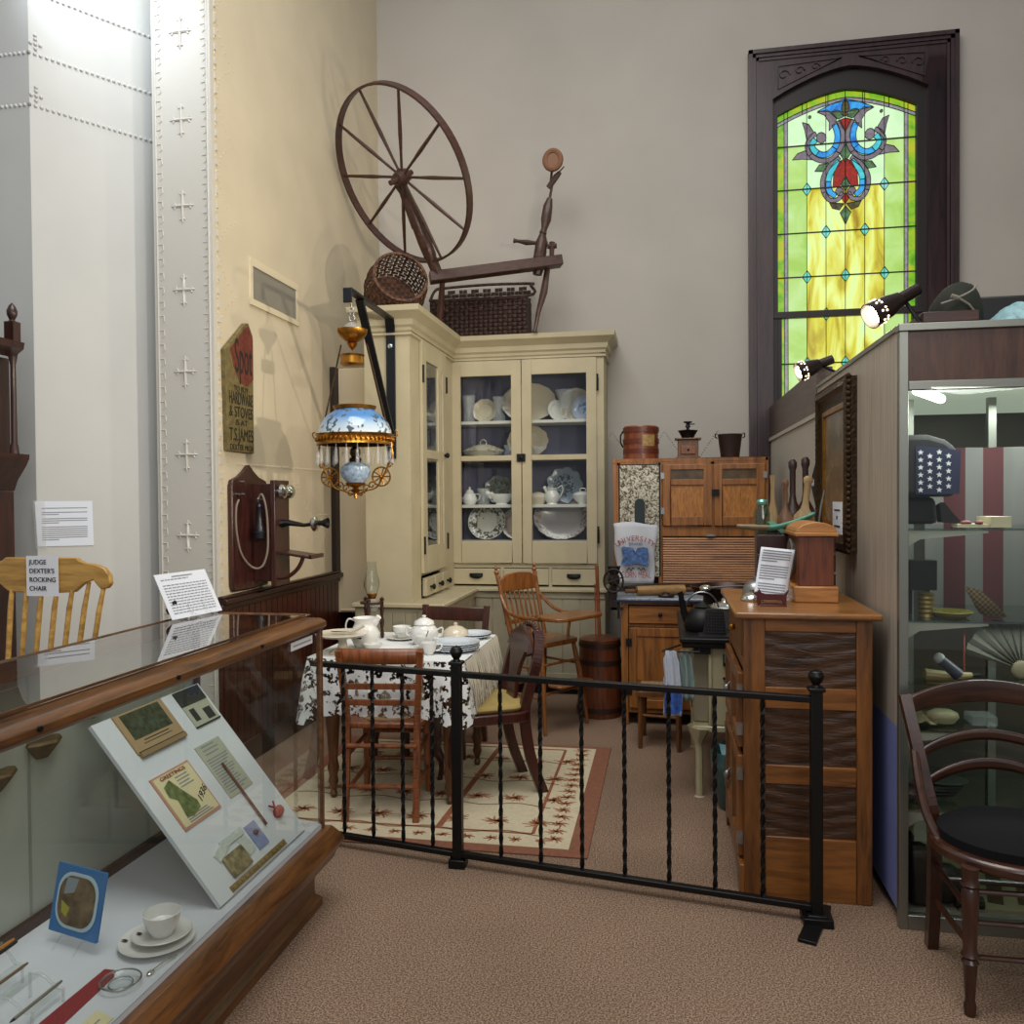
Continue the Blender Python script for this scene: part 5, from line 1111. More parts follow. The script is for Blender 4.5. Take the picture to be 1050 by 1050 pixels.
# dark dining chair on the far side of the table
t=thing('dining_chair','dark red brown dining chair tucked behind the far side of the table','chair',(-1.30,4.76,0),R(176),local=True)
for s in (-1,1):
    m=B(); P=bez([(s*.18,-.22,0),(s*.18,-.19,.43),(s*.20,-.23,.835)],5)
    for i in range(len(P)-1): m.bar(P[i],P[i+1],.034,.034,(0,1,0))
    m.build('back_leg',mah,t,bevel=.003,smooth=False)
    m=B(); m.tube([(s*.17,.18,0),(s*.17,.17,.43)],.018,8); m.build('front_leg',mah,t)
m=B(); m.box(-.20,-.24,.74,.20,-.215,.825); m.build('crest_rail',mah,t,bevel=.006)
m=B(); m.box(-.19,-.215,.56,.19,-.20,.60); m.build('back_slat',mah,t,bevel=.004)
m=B(); m.prism(rrect(.40,.40,.05),(0,0,.425),X_,Y_,.03); m.build('seat',mah,t,bevel=.006)
m=B(); m.tube([(-.17,.17,.2),(.17,.17,.2)],.01,8).tube([(-.18,-.2,.2),(.18,-.2,.2)],.01,8); m.build('stretcher',mah,t)
# victorian chair with yellow seat, right of the table (local: faces +y)
vic=wood('victorian dark mahogany','#1e0c0a','#4a1f18','z',5,rough=.28,coat=.4)
t=thing('side_chair','dark carved antique chair with padded yellow seat at the right of the table','chair',(-.93,4.15,0),R(118),local=True)
for s in (-1,1):
    pts=[(s*.165,-.27,.0),(s*.165,-.20,.2),(s*.17,-.17,.42),(s*.19,-.19,.55),(s*.195,-.225,.67),(s*.15,-.255,.77),(s*.10,-.265,.81)]
    m=B(); P=bez(pts,6)
    for i in range(len(P)-1): m.bar(P[i],P[i+1],.032,.05,(0,1,0))
    m.build('back_leg',vic,t,smooth=True,ang=50)
m=B(); out=[(x,.45+(z-.45)*.76) for x,z in [(-.18,.80),(-.15,.885),(-.08,.93),(-.03,.945),(0,.96),(.03,.945),(.08,.93),(.15,.885),(.18,.80),(.12,.80),(.08,.70),(.06,.60),(.065,.45),(-.065,.45),(-.06,.60),(-.08,.70),(-.12,.80)]]
def bent(y0,poly,th):
    m=B(); m.prism(poly,(0,y0,0),X_,Z_,-th); 
    for v in m.v: v.y+= -.10*max(0,(v.z-.45)/.5)**1.3
    return m
bent(-.165,out,.022).build('back_splat',vic,t,bevel=.004)
m=B()
for k in range(9): a=k/8*PI; m.sph((.10*math.cos(a),-.262,.81+.03*math.sin(a)),(.02,.014,.018),8)
m.build('carved_crest',vic,t)
m=B(); m.prism(rrect(.44,.42,.09,5),(0,-.0,.385),X_,Y_,.05); m.build('seat_rail',vic,t,bevel=.006)
m=B(); m.prism(rrect(.40,.38,.10,6),(0,0,.435),X_,Y_,.035); m.build('seat_cushion',plain('ochre yellow upholstery','#a08a50',.8,noise=.12,nscale=12),t,bevel=.018)
for s in (-1,1):
    m=B(); m.tube(bez([(s*.19,.185,.41),(s*.205,.20,.3),(s*.195,.20,.18),(s*.18,.18,.10),(s*.185,.19,.0)],4),[.034]*4+[.03]*4+[.022]*4+[.014]*4+[.018],10); m.build('front_leg',vic,t)
# high chair
hc=wood('high chair oak','#5a3015','#8e5a2c','z',5,rough=.3,coat=.3)
t=thing('high_chair',"child's golden oak high chair with tray, against the cream cabinet base",'high chair',(-.80,5.42,0),R(-125),local=True)
# local: faces +y
for sx,sy in ((-1,-1),(1,-1),(-1,1),(1,1)):
    m=B(); m.tube([(sx*.15,sy*.13,.54),(sx*.175,sy*.16,.35),(sx*.19,sy*.18,.2),(sx*.205,sy*.205,.0)],[.014,.019,.015,.011],10); m.build('leg',hc,t)
m=B(); m.prism(rrect(.38,.34,.07,5),(0,0,.54),X_,Y_,.032); m.build('seat',hc,t,bevel=.008)
for s in (-1,1): 
    m=B(); m.tube([(s*.16,-.14,.57),(s*.168,-.19,.75),(s*.18,-.25,.985)],[.015,.013,.015],10); m.sph((s*.181,-.255,1.0),.018,10).sph((s*.183,-.258,1.03),(.012,.012,.016),10); m.build('back_post',hc,t)
m=B(); m.prism([(-.175,.87),(.175,.87),(.18,.95),(.11,.985),(0,.995),(-.11,.985),(-.18,.95)],(0,-.222,0),X_,Z_,.018); m.build('crest_rail',hc,t,bevel=.004)
m=B(); m.box(-.16,-.20,.655,.16,-.18,.685); m.build('lower_rail',hc,t,bevel=.003)
for k in range(7): x=-.13+k*.26/6; m=B(); m.tube([(x,-.15,.57),(x,-.19,.72),(x,-.232,.88)],[.006,.008,.005],8); m.build('spindle',hc,t)
for s in (-1,1):
    m=B(); m.tube(bez([(s*.175,-.225,.86),(s*.205,-.13,.76),(s*.20,-.02,.725),(s*.195,.10,.725),(s*.18,.16,.72)],5),.012,8); m.build('arm',hc,t)
    m=B(); m.tube(bez([(s*.195,.10,.725),(s*.205,.05,.66),(s*.175,.06,.57)],4),.011,8); m.build('arm_support',hc,t)
m=B(); m.prism(rrect(.46,.24,.09,6),(0,.24,.725),X_,Y_,.018); m.prism(rrect(.46,.24,.09,6),(0,.24,.743),X_,Y_,.006); m.build('tray',hc,t,bevel=.006)
m=B(); m.prism(rrect(.34,.13,.04,4),(0,.24,.30),X_,Y_,.014); m.build('footrest',hc,t,bevel=.003)
for z,k in ((.22,1),(.40,.9)):
    for s in (-1,1): m=B(); m.tube([(s*.188*k,-.178*k,z),(s*.188*k,.178*k,z)],.009,8).tube([(-.188*k,s*.178*k,z+.03),(.188*k,s*.178*k,z+.03)],.009,8); m.build('stretcher',hc,t)
# ================================================================== churn
t=thing('butter_churn','tall brown wooden stave butter churn standing beside the cream cabinet','churn',(-.452,5.72,0))
bc=wood('churn staves','#35170b','#6e3a20','z',4,rough=.4,coat=.2)
m=B(); m.lathe([(0,0),(.155,0),(.158,.02),(.148,.28),(.138,.49),(.140,.505),(.142,.525),(.12,.533),(0,.535)],(-.452,5.72,0),28); m.build('barrel',bc,t)
for z,r in ((.04,.160),(.22,.153),(.36,.147),(.475,.143)): m=B(); m.open_lathe([(r-.004,z),(r+.003,z),(r+.002,z+.03),(r-.004,z+.03)],(-.452,5.72,0),28); m.build('hoop',plain('dark hoop','#2a1712',.5),t)
m=B(); m.tube([(-.452,5.72,.5),(-.467,5.70,1.03)],.013,10).tube([(-.477,5.72,.48),(-.482,5.71,.9)],.005,6); m.build('dasher',wood('dasher wood','#5a2d18','#8a4d2c','z'),t)
# ================================================================== HOOSIER cabinet
HX0,HX1=-.355,.68; HY=5.78
t=thing('kitchen_cabinet','golden oak kitchen cupboard with roll-front and mottled tin flour bin','cabinet',(.16,6.0,0))
m=B(); 
m.box(HX0,HY,.90,HX0+.022,6.2,1.76).box(HX1-.022,HY,.90,HX1,6.2,1.76).box(HX0,6.18,.86,HX1,6.2,1.76).box(HX0,HY,1.735,HX1,6.2,1.76)
m.box(HX0+.022,HY,.90,HX0+.05,HY+.02,1.735).box(-.05,HY,.90,-.025,HY+.02,1.735).box(HX1-.045,HY,.9,HX1-.022,HY+.02,1.735).box(.30,HY,1.29,.33,HY+.02,1.735)
m.box(-.025,HY,1.225,HX1-.02,HY+.02,1.295).box(-.025,HY,1.715,HX1-.02,HY+.02,1.735).box(-.03,HY+.02,.86,-.01,6.18,1.735).box(HX0,HY,1.715,-.03,HY+.02,1.735)
m.build('upper_case',oakz,t,bevel=.003)
m=B(); m.box(HX0-.004,HY+.05,1.50,HX0,HY+.35,1.70); m.build('side_panel',oakz,t)
def hdoor(x0,x1,kx):
    d=B(); y0=HY-.018; d.box(x0,y0,1.30,x0+.055,HY,1.715).box(x1-.055,y0,1.30,x1,HY,1.715).box(x0+.055,y0,1.30,x1-.055,HY,1.36).box(x0+.055,y0,1.575,x1-.055,HY,1.615).box(x0+.055,y0,1.68,x1-.055,HY,1.715); d=d.build('door',oakz,t,bevel=.003)
    p=B(); p.box(x0+.055,HY-.006,1.36,x1-.055,HY,1.575); p.build('panel',wood('figured oak panel','#7a4618','#b87a34','z',9,stretch=5,grain=2.0),d)
    p=B(); p.box(x0+.055,HY-.006,1.615,x1-.055,HY,1.68); p.build('glass_strip',plain('dim slag glass','#544025',.25,noise=.5,nscale=14),d)
    for z in (1.40,1.64): p=B(); p.box(x0-.012 if kx>x0+.1 else x1-.012,y0-.004,z-.022,x0+.012 if kx>x0+.1 else x1+.012,y0,z+.022); p.build('hinge',steel,d)
    
    if kx>.3: p=B(); p.box(kx-.035,y0-.014,1.50,kx+.012,y0,1.545); p.build('catch',black,d)
hdoor(-.02,.31,.29); hdoor(.322,.655,.345)
m=B()
z=.91
while z<1.215: m.cyl((-.02,HY+.008,z),(.655,HY+.008,z),.0095,n=8); z+=.0165
m.build('tambour_shutter',wood('tambour oak','#6b3f1c','#a8703a','x'),t)
m=B(); m.box(.27,HY-.012,1.225,.33,HY,1.24); m.box(.285,HY-.02,1.228,.315,HY-.012,1.236); m.build('catch',steel,t)
m=B(); m.box(HX0+.045,HY-.004,1.25,-.045,HY+.01,1.715) ; tin=patt('mottled tin',lambda nt,b,L:(lambda tc,n,r:(L.new(tc.outputs['Object'],n.inputs[0]),L.new(n.outputs['Fac'],r.inputs[0]),L.new(r.outputs[0],b.inputs['Base Color']),b.inputs['Roughness'].__setattr__('default_value',.35),b.inputs['Metallic'].__setattr__('default_value',.5)))(N(nt,'ShaderNodeTexCoord'),N(nt,'ShaderNodeTexNoise',Scale=42.0,Detail=5.0,Distortion=1.5),ramp(nt,N(nt,'ShaderNodeValue').outputs[0],[(.40,lin('#4b4130')),(.5,lin('#a39c88')),(.6,lin('#cdc8b8'))])))
m.box(HX0+.045,HY-.004,.95,-.045,HY+.01,1.25); o=m.build('flour_bin_door',tin,t)
m=B(); m.prism([(-.035,1.29),(.035,1.29)]+[(.035*math.cos(a),1.45+.035*math.sin(a)) for a in [R(18*i) for i in range(11)]],(-.175,HY-.005,0),X_,Z_,.004); m.build('bin_window',plain('dark glass window','#2e3436',.15),o)
m=B(); m.box(HX0+.035,HY-.003,.95,HX0+.047,HY+.012,1.72).box(-.045,HY-.003,.95,-.035,HY+.012,1.72).box(HX0+.035,HY-.003,1.712,-.035,HY+.012,1.722); m.build('bin_edge',black,t)
m=B(); m.box(-.335,5.44,.815,.66,6.2,.84); m.build('enamel_worktop',plain('blue speckled enamel','#8d939c',.3,noise=.5,nscale=90),t,bevel=.006)
m=B(); m.box(-.338,5.438,.812,.663,5.446,.826); m.build('worktop_edge',plain('dark blue enamel edge','#1f2a45',.3),t)
m=B(); m.box(-.29,5.49,.08,-.27,6.18,.812).box(.63,5.49,.08,.65,6.18,.812).box(-.29,6.16,.08,.65,6.18,.812).box(-.29,5.48,.08,.65,5.50,.11).box(-.29,5.47,.0,-.245,5.50,.812).box(.17,5.47,0,.21,5.5,.812).box(.61,5.47,0,.65,5.5,.812).box(-.245,5.48,.79,.61,5.5,.812).box(-.245,5.48,.645,.61,5.5,.665)
m.build('lower_case',oakz,t,bevel=.003)
for x0,x1 in ((-.24,.165),(.215,.605)):
    d=B(); d.box(x0,5.465,.67,x1,5.485,.785); d=d.build('drawer',oakx,t,bevel=.004); p=B(); p.sph(((x0+x1)/2,5.455,.73),.014,10); p.build('knob',black,d)
    d=B(); d.box(x0,5.465,.115,x0+.05,5.485,.64).box(x1-.05,5.465,.115,x1,5.485,.64).box(x0+.05,5.465,.115,x1-.05,5.485,.17).box(x0+.05,5.465,.585,x1-.05,5.485,.64).box(x0+.05,5.474,.17,x1-.05,5.482,.585); d=d.build('door',oakz,t,bevel=.003)
    for z in (.20,.52): p=B(); p.box(x0-.02,5.46,z,x0+.018,5.465,z+.05); p.build('hinge',black,d)
# items on top of it
t=thing('wooden_bucket','tall lidded copper-brown wooden bucket with a paper label on the kitchen cupboard','bucket',(-.17,5.95,1.76))
m=B(); m.lathe([(0,0),(.125,0),(.125,.02),(.12,.20),(.123,.225),(.118,.235),(0,.235)],(-.17,5.95,1.76),28); m.build('staves',wood('reddish bucket wood','#4e2012','#8c4a2c','z',4),t)
for z in (.04,.11,.19): m=B(); m.open_lathe([(.124,z),(.127,z),(.127,z+.035),(.124,z+.035)],(-.17,5.95,1.76),28); m.build('hoop',plain('copper brown hoop','#5c2a1a',.4),t)
m=B(); m.grid(lambda u,v:(-.17+.1285*math.sin(.1+u*.75),5.95-.1285*math.cos(.1+u*.75),1.76+.09+.08*v),8,1); m.build('paper_label',plain('tan bucket label','#9c7c4c',.6,noise=.3,nscale=60),t)
m=B(); m.tube([(-.295,5.93,1.96),(-.31,5.90,1.93),(-.31,5.90,1.88),(-.295,5.93,1.85)],.006,6); m.build('bail_handle',black,t)
t=thing('coffee_grinder','small wooden coffee grinder with iron hopper, middle piece on the kitchen cupboard','coffee grinder',(.155,5.92,1.76))
m=B(); m.box(.085,5.85,1.76,.225,5.99,1.89).box(.075,5.84,1.76,.235,6.0,1.775); m.build('box',brnz,t,bevel=.004)
m=B(); m.box(.065,5.83,1.89,.245,6.01,1.902); m.build('lid_board',brnz,t,bevel=.004)
m=B(); m.box(.105,5.84,1.79,.205,5.85,1.85); dr=m.build('drawer',chz,t,bevel=.003); m=B(); m.sph((.155,5.833,1.82),.008,8); m.build('knob',black,dr)
m=B(); m.lathe([(0,0),(.04,0),(.045,.015),(.065,.05),(.07,.055),(.05,.058),(0,.05)],(.155,5.92,1.902),20); m.build('hopper',black,t)
m=B(); m.lathe([(0,.05),(.012,.05),(.01,.075),(.02,.08),(.012,.095),(.012,.105),(.03,.11),(.03,.118),(0,.12)],(.155,5.92,1.902),14); m.bar((.155,5.92,2.0),(.20,5.90,2.0),.014,.006); m.build('crank',black,t)
t=thing('small_pail','small dark brown tapered pail at the right of the kitchen cupboard top','pail',(.44,5.92,1.76))
m=B(); m.lathe([(0,0),(.062,0),(.082,.155),(.086,.165),(.078,.165),(.058,.01),(0,.01)],(.44,5.92,1.76),24); m.build('body',plain('dark brown pail','#2b1915',.5),t)
m=B()
for s in (-1,1): m=B(); m.tube([(.44+s*.085,5.92,1.90),(.44+s*.098,5.92,1.905),(.44+s*.098,5.92,1.93),(.44+s*.085,5.92,1.93)],.005,6); m.build('handle',black,t)
# flour sack
t=thing('flour_sack','white cotton meal sack printed red and blue, hung before the tin bin','sack',(-.20,5.72,.90))
def sk_(u,v): 
    w=.15-.03*(1-v); return (-.205+w*(2*u-1)+.006*math.sin(v*9),5.735+.008*math.sin(u*9+v*4)+.01*math.sin(v*7)-.01*v,.905+.41*v+(.012*math.sin(u*PI*1.5) if v>.95 else 0))
m=B(); m.grid(sk_,14,16); m.build('cloth',plain('sack cotton','#b9bcc2',.85),t,solid=.006)
sy=5.698; rs=plain('red sack ink','#9a3a30',.8); bs=plain('blue sack ink','#2d4a7e',.8)
for i,ch in enumerate('UNIVERSITY'):
    a=R(62-i*124/9*1.0*.62-62*.38); a=R(38-i*76/9)
    U=Vector((math.cos(a),0,math.sin(a))); V=Vector((-math.sin(a),0,math.cos(a))); text('lettering',ch,rs,(-.205-.19*math.sin(a),sy,1.03+.185*math.cos(a)),U,V,.050,t)
text('lettering','BRAND',bs,(-.2,sy,1.175),X_,Z_,.028,t); text('lettering','CORN MEAL',rs,(-.20,sy,.965),X_,Z_,.062,t,maxw=.2)
m=B(); m.prism([(-.30,1.15),(-.285,1.16),(-.25,1.155),(-.22,1.15),(-.205,1.12),(-.19,1.15),(-.15,1.155),(-.12,1.15),(-.115,1.10),(-.12,1.05),(-.11,1.03),(-.15,1.035),(-.185,1.045),(-.22,1.04),(-.25,1.03),(-.30,1.035),(-.295,1.06),(-.285,1.09)],(0,sy+.001,0),X_,Z_,.001); m.build('printed_picture',plain('mottled blue print','#44608f',.8,noise=.6,nscale=55),t)
m=B()
for s in (-1,1): m.tube([(-.2+s*(.012+.05*k/12),sy-.001,1.005+.010*math.sin(k*.9)) for k in range(13)],.003,4)
m.build('flourish',plain('dark blue print','#1d2333',.8),t)
# bits on the worktop
t=thing('rolling_pin','long pale wooden rolling pin on the enamel worktop','rolling pin',(-.05,5.60,.84)); m=B(); m.tube([(-.19,5.56,.872),(.12,5.66,.877)],.032,16); m.build('roller',wood('pale rolling pin','#7a5a34','#a98450','x'),t); m=B(); m.tube([(-.19,5.56,.872),(-.215,5.552,.872),(-.24,5.545,.872),(-.265,5.537,.872)],[.01,.018,.014,.016],10).tube([(.12,5.66,.877),(.19,5.68,.877)],[.012,.015],10); m.build('handle',brnz,t)
t=thing('cast_iron_grinder','cast iron crank wheel grinder clamped at the left end of the worktop','grinder',(-.345,5.42,.55))
gx,gy,gz=-.335,5.40,.955; m=B(); m.tube([(gx+.062*math.cos(a*PI/12),gy,gz+.075*math.sin(a*PI/12)) for a in range(24)],.007,6,closed=True)
for k in range(6): a=k*PI/3+.3; m.tube([(gx,gy,gz),(gx+.062*math.cos(a),gy,gz+.075*math.sin(a))],.005,6)
m.build('hand_wheel',plain('rusty cast iron','#2a201d',.6,.4),t)
m=B(); m.cyl((gx,gy,gz),(gx,gy+.13,gz),.02).sph((gx,gy+.06,gz),(.04,.04,.05),10).lathe([(0,0),(.03,0),(.045,.05),(.042,.05)],(gx,gy+.06,gz+.04),12).box(gx-.02,gy+.04,.76,gx+.02,gy+.07,gz); m.box(gx-.02,gy+.04,.76,gx+.06,gy+.07,.775).cyl((gx+.03,gy+.055,.70),(gx+.03,gy+.055,.812),.008); m.build('grinder_body',plain('rusty cast iron','#2a201d',.6,.4),t)
t=thing('tin_lid','flat dark tin shape lying right of the rolling pin handle','lid',(.02,5.50,.84)); m=B(); m.lathe([(0,0),(.05,0),(.055,.012),(.05,.02),(0,.018)],(-.0,5.50,.842),16,ell=.8); m.build('plate',plain('dark tin','#3a2a24',.4,.6),t); m=B(); m.lathe([(0,0),(.03,0),(.02,.01),(0,.012)],(-.0,5.50,.861),12); m.build('knob',black,t)
# ================================================================== STOVE corner
enam=plain('cream stove enamel','#b3aa88',.25,coat=.3,noise=.05,nscale=6)
t=thing('cook_stove','cream enamel cook stove with black iron top beside the tall wooden cupboard','stove',(.42,4.7,0))
m=B(); m.box(.065,4.16,.775,.78,5.15,.80).box(.075,4.17,.75,.77,5.14,.775); m.build('iron_top',black,t,bevel=.006)
m=B(); m.box(.215,4.20,.36,.74,5.1,.75).box(.205,4.19,.36,.225,4.215,.75); m.build('body',enam,t,bevel=.012)
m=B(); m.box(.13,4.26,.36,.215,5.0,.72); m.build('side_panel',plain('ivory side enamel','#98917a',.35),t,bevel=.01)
m=B(); m.box(.135,4.18,.72,.215,4.26,.75); m.build('corner_block',black,t)
m=B(); m.box(.275,4.188,.66,.292,4.2,.72); m.build('vent_slot',black,t)
m=B(); m.cyl((.28,4.187,.60),(.28,4.2,.60),.006); m.build('screw',black,t)
for y in (4.32,4.42,4.52): m=B(); m.box(.127,y,.42,.131,y+.015,.62); m.build('vent_slot',black,t)
m=B(); m.box(.13,4.19,.33,.75,5.1,.36); m.build('base_moulding',enam,t,bevel=.006)
for x,y in ((.16,4.22),(.72,4.22),(.16,5.06),(.72,5.06)):
    m=B(); m.tube(bez([(x,y,.35),(x-.005,y,.28),(x+.0,y,.2),(x,y,.03),(x,y,.0)],4),[.06,.055,.045,.035,.025]+[.018]*9+[.018,.022,.026],8); m.build('leg',enam,t)
m=B(); m.tube([(-.02,4.135,.738),(.16,4.135,.738)],.005,6).tube([(-.02,4.135,.738),(.07,4.2,.76)],.005,6).tube([(.16,4.135,.738),(.16,4.2,.76)],.005,6); m.build('towel_bar',black,t)
def towel(label,x0,x1,z0,y,mat,band=None):
    def f(u,v):
        s=v*2-1; z=.742-abs(s)*(.742-z0)*(1 if s<0 else .8); return (x0+(x1-x0)*(u if abs(s)>.5 else .2+.6*u if abs(s)<.1 else .1+.8*u)+.006*math.sin(v*8), y+.02*s+.010*math.sin(u*11+s),z)
    t=thing('dish_towel',label,'towel',((x0+x1)/2,y,z0)); m=B(); m.grid(f,12,24); m.build('cloth',mat,t,solid=.005)
    if band: 
        m=B(); m.grid(lambda u,v:(x0+(x1-x0)*u+.004,y-.026+.010*math.sin(u*11-1),z0+.01+.12*v+.02*math.sin(u*6)*v),12,5); m.build('printed_band',band,t)
towel('white dish towel with blue printed end hung on the stove rail',-.015,.07,.43,4.12,plain('white towel','#b9c0cc',.9),plain('blue towel print','#3a5ea8',.9,noise=.5,nscale=40))
towel('grey green dish towel hung beside the blue and white one',.06,.13,.50,4.15,plain('grey green towel','#7f918c',.9))
t=thing('blue_green_tub','large blue green glazed tub on the carpet under the front of the stove','tub',(.35,4.10,0)); m=B(); m.lathe([(0,0),(.10,0),(.115,.04),(.135,.18),(.14,.27),(.135,.28),(.128,.27),(.12,.17),(0,.05)],(.345,4.105,0),28); m.build('body',plain('blue green glaze','#2b4a4a',.25,noise=.3,nscale=8,coat=.3),t); m=B(); m.grid(lambda u,v:(.345+(.18*u-.09),4.105+(.18*v-.09),.275+.02*math.sin(u*7)*math.sin(v*6)),8,8); m.build('folded_cloth',plain('pale teal cloth','#6f9499',.8),t)
t=thing('kettle','black iron kettle with long spout at the front of the stove top','kettle',(.18,4.42,.80)); m=B(); m.lathe([(0,0),(.085,0),(.095,.02),(.09,.07),(.06,.11),(.04,.12),(.045,.125),(.02,.14),(.01,.15),(0,.155)],(.185,4.42,.80),24); m.build('body',black,t); m=B(); m.tube([(.12,4.42,.83),(.09,4.41,.90),(.075,4.40,.99),(.07,4.40,1.0)],[.025,.018,.014,.016],10); m.build('spout',black,t)
m=B(); m.tube([(.185+.085*math.cos(a),4.42,.90+.10*math.sin(a)) for a in [R(12*i) for i in range(1,15)]],.005,6); m.build('bail_handle',plain('bright steel wire','#8b8b8d',.3,.9),t)
t=thing('waffle_iron','round studded cast iron waffle iron leaning at the stove front','waffle iron',(.24,4.25,.80))
m=B(); m.prism([(-.055,0),(.06,0),(.045,.13),(-.035,.13)],(.235,4.23,.805),X_,Z_,-.04)
for i in range(7):
    for j in range(8): m.sph((.195+i*.0135,4.228,.82+j*.0145),(.0045,.003,.0055),5)
m.box(.16,4.18,.80,.32,4.3,.808); m.build('iron_plate',plain('studded grey iron','#3b3a3c',.4,.6),t)
t=thing('frying_pan','wide dark skillet at the back of the stove with a red brown interior','pan',(.33,4.90,.80)); m=B(); m.lathe([(0,.14),(.17,.14),(.195,.185),(.19,.188),(.165,.15),(0,.15)],(.33,4.88,.80),28); m.build('pan',plain('dark skillet','#2d1815',.35,.5),t); m=B(); m.tube([(.40,4.70,.975),(.45,4.5,.985),(.47,4.42,.98)],.012,8,sx=1.4,sy=.6); m.build('handle',black,t); m=B(); m.lathe([(0,0),(.12,0),(.12,.14),(0,.14)],(.33,4.88,.80),20); m.build('stand_ring',black,t)
t=thing('saucepan','small bright steel saucepan with lid in the middle of the stove','saucepan',(.30,4.60,.80)); m=B(); m.lathe([(0,0),(.085,0),(.09,.10),(.095,.105),(.09,.11),(0,.11)],(.31,4.58,.80),24); m.build('pan',steel,t); m=B(); m.lathe([(.09,.11),(.07,.125),(.02,.135),(.015,.15),(0,.155)],(.31,4.58,.80),24); m.build('lid',chrome,t)
t=thing('ladle','bright metal ladle resting on the skillet rim','ladle',(.25,4.75,.98)); m=B(); m.sph((.215,4.68,.99),(.035,.035,.022),14); m.build('bowl',chrome,t); m=B(); m.tube([(.24,4.69,.995),(.40,4.74,1.0),(.48,4.76,.995)],.005,6); m.build('handle',steel,t)
# cane stool
t=thing('cane_stool','low wooden stool with woven cane seat in front of the kitchen cupboard','stool',(-.05,5.10,0))
for x,y in ((-.155,4.97),(.07,4.93),(-.14,5.24),(.08,5.22)): m=B(); m.tube([(x,y,0),(x*.97,y,.33)],[.013,.018],8); m.build('leg',brnz,t)
m=B(); m.box(-.18,4.94,.315,.10,4.965,.345).box(-.18,5.23,.315,.10,5.255,.345).box(-.18,4.94,.315,-.155,5.255,.345).box(.075,4.94,.315,.10,5.255,.345); m.build('seat_frame',brnz,t,bevel=.004)
m=B(); m.box(-.155,4.965,.33,.075,5.23,.343); m.build('cane_seat',weave('pale cane','#b89a6c','#5e452c',70),t)
m=B(); m.tube([(-.15,4.97,.2),(.068,4.93,.2)],.009,8).tube([(-.15,4.97,.16),(-.14,5.24,.16)],.009,8).tube([(.07,4.93,.16),(.08,5.22,.16)],.009,8); m.build('stretcher',brnz,t)
# ================================================================== TALL WOODEN CUPBOARD (foreground right)
t=thing('wooden_cupboard','chest-high brown oak cupboard with rippled side panels behind the railing end','cupboard',(.5,3.5,0))
DX0,DX1,DY0,DY1=.285,.735,3.18,3.93
m=B(); m.box(.25,3.15,1.045,.765,3.96,1.07); m.build('top',wood('cupboard top oak','#69421e','#a06c36','x',3,rough=.3,coat=.35),t,bevel=.008)
sz=wood('cupboard side oak','#4a2a10','#8a5524','z',3); sx_=wood('cupboard rail oak','#4e2d11','#945c27','x',3)
m=B(); m.box(DX0,DY0,.0,DX0+.075,DY0+.022,1.045).box(DX1-.055,DY0,.0,DX1,DY0+.022,1.045); m.box(DX1-.02,DY0+.02,0,DX1,DY1,1.045).box(DX0+.02,DY1-.02,.05,DX1,DY1,1.045)
m.box(DX0,DY0+.0,.0,DX0+.03,DY0+.06,1.045).box(DX0,DY1-.05,0,DX0+.03,DY1,1.045); m.box(DX0+.005,DY0+.05,.83,DX0+.02,DY1-.04,.87).box(DX0+.005,DY0+.05,.52,DX0+.02,DY1-.04,.54).box(DX0+.0,DY0+.05,.07,DX0+.02,DY1-.04,.13); m.build('frame',sz,t,bevel=.004)
for a,b_ in ((.997,1.045),(.711,.79),(.43,.50),(.0,.233)): m=B(); m.box(DX0+.075,DY0+.002,a,DX1-.055,DY0+.022,b_); m.build('side_rail',sx_,t,bevel=.003)
rip=wood('rippled dark panel','#26150b','#523319','x',4,stretch=6,rip=.5,grain=1.4)
for a,b_ in ((.79,.997),(.50,.711),(.233,.43)):
    m=B(); m.grid(lambda u,v:(DX0+.07+.33*u,DY0+.012+-.0012*math.sin(v*26+3*math.sin(u*4))-.004*0,a+(b_-a)*v),18,30); m.build('side_panel',rip,t)
m=B(); m.box(DX0-.004,DY0+.07,.89,DX0+.01,DY1-.05,1.03); dr=m.build('drawer',sz,t,bevel=.004)
m=B(); m.sph((DX0-.015,3.55,.955),.014,10); m.build('knob',brass,dr)
for z0,z1,ly in ((.545,.83,3.87),(.13,.515,3.87)):
    for y0,y1 in ((DY0+.055,3.555),(3.56,DY1-.045)):
        d=B(); d.box(DX0-.02,y0,z0,DX0+.002,y0+.05,z1).box(DX0-.02,y1-.05,z0,DX0+.002,y1,z1).box(DX0-.02,y0+.05,z0,DX0+.002,y1-.05,z0+.05).box(DX0-.02,y0+.05,z1-.05,DX0+.002,y1-.05,z1).box(DX0-.008,y0+.05,z0+.05,DX0+.0,y1-.05,z1-.05); d=d.build('door',sz,t,bevel=.005)
        hy=y0 if y0<3.5 else y1
        for z in (z0+.05,z1-.09): p=B(); p.box(DX0-.024,hy-.014,z,DX0-.002,hy+.006,z+.045); p.build('hinge',steel,d)
        if y0>3.5: p=B(); p.sph((DX0-.035,y0+.03,(z0+z1)/2),(.014,.012,.02),10).tube([(DX0-.02,y0+.03,(z0+z1)/2+.03),(DX0-.045,y0+.03,(z0+z1)/2),(DX0-.02,y0+.03,(z0+z1)/2-.04)],.005,6); p.build('latch',steel,d)
m=B(); m.prism([(3.18,0),(3.24,0),(3.28,.05),(3.36,.075),(3.75,.075),(3.83,.05),(3.87,0),(3.93,0),(3.93,.12),(3.18,.12)],(DX0+.0,0,0),Y_,Z_,-.018); m.build('shaped_apron',sz,t,bevel=.003)
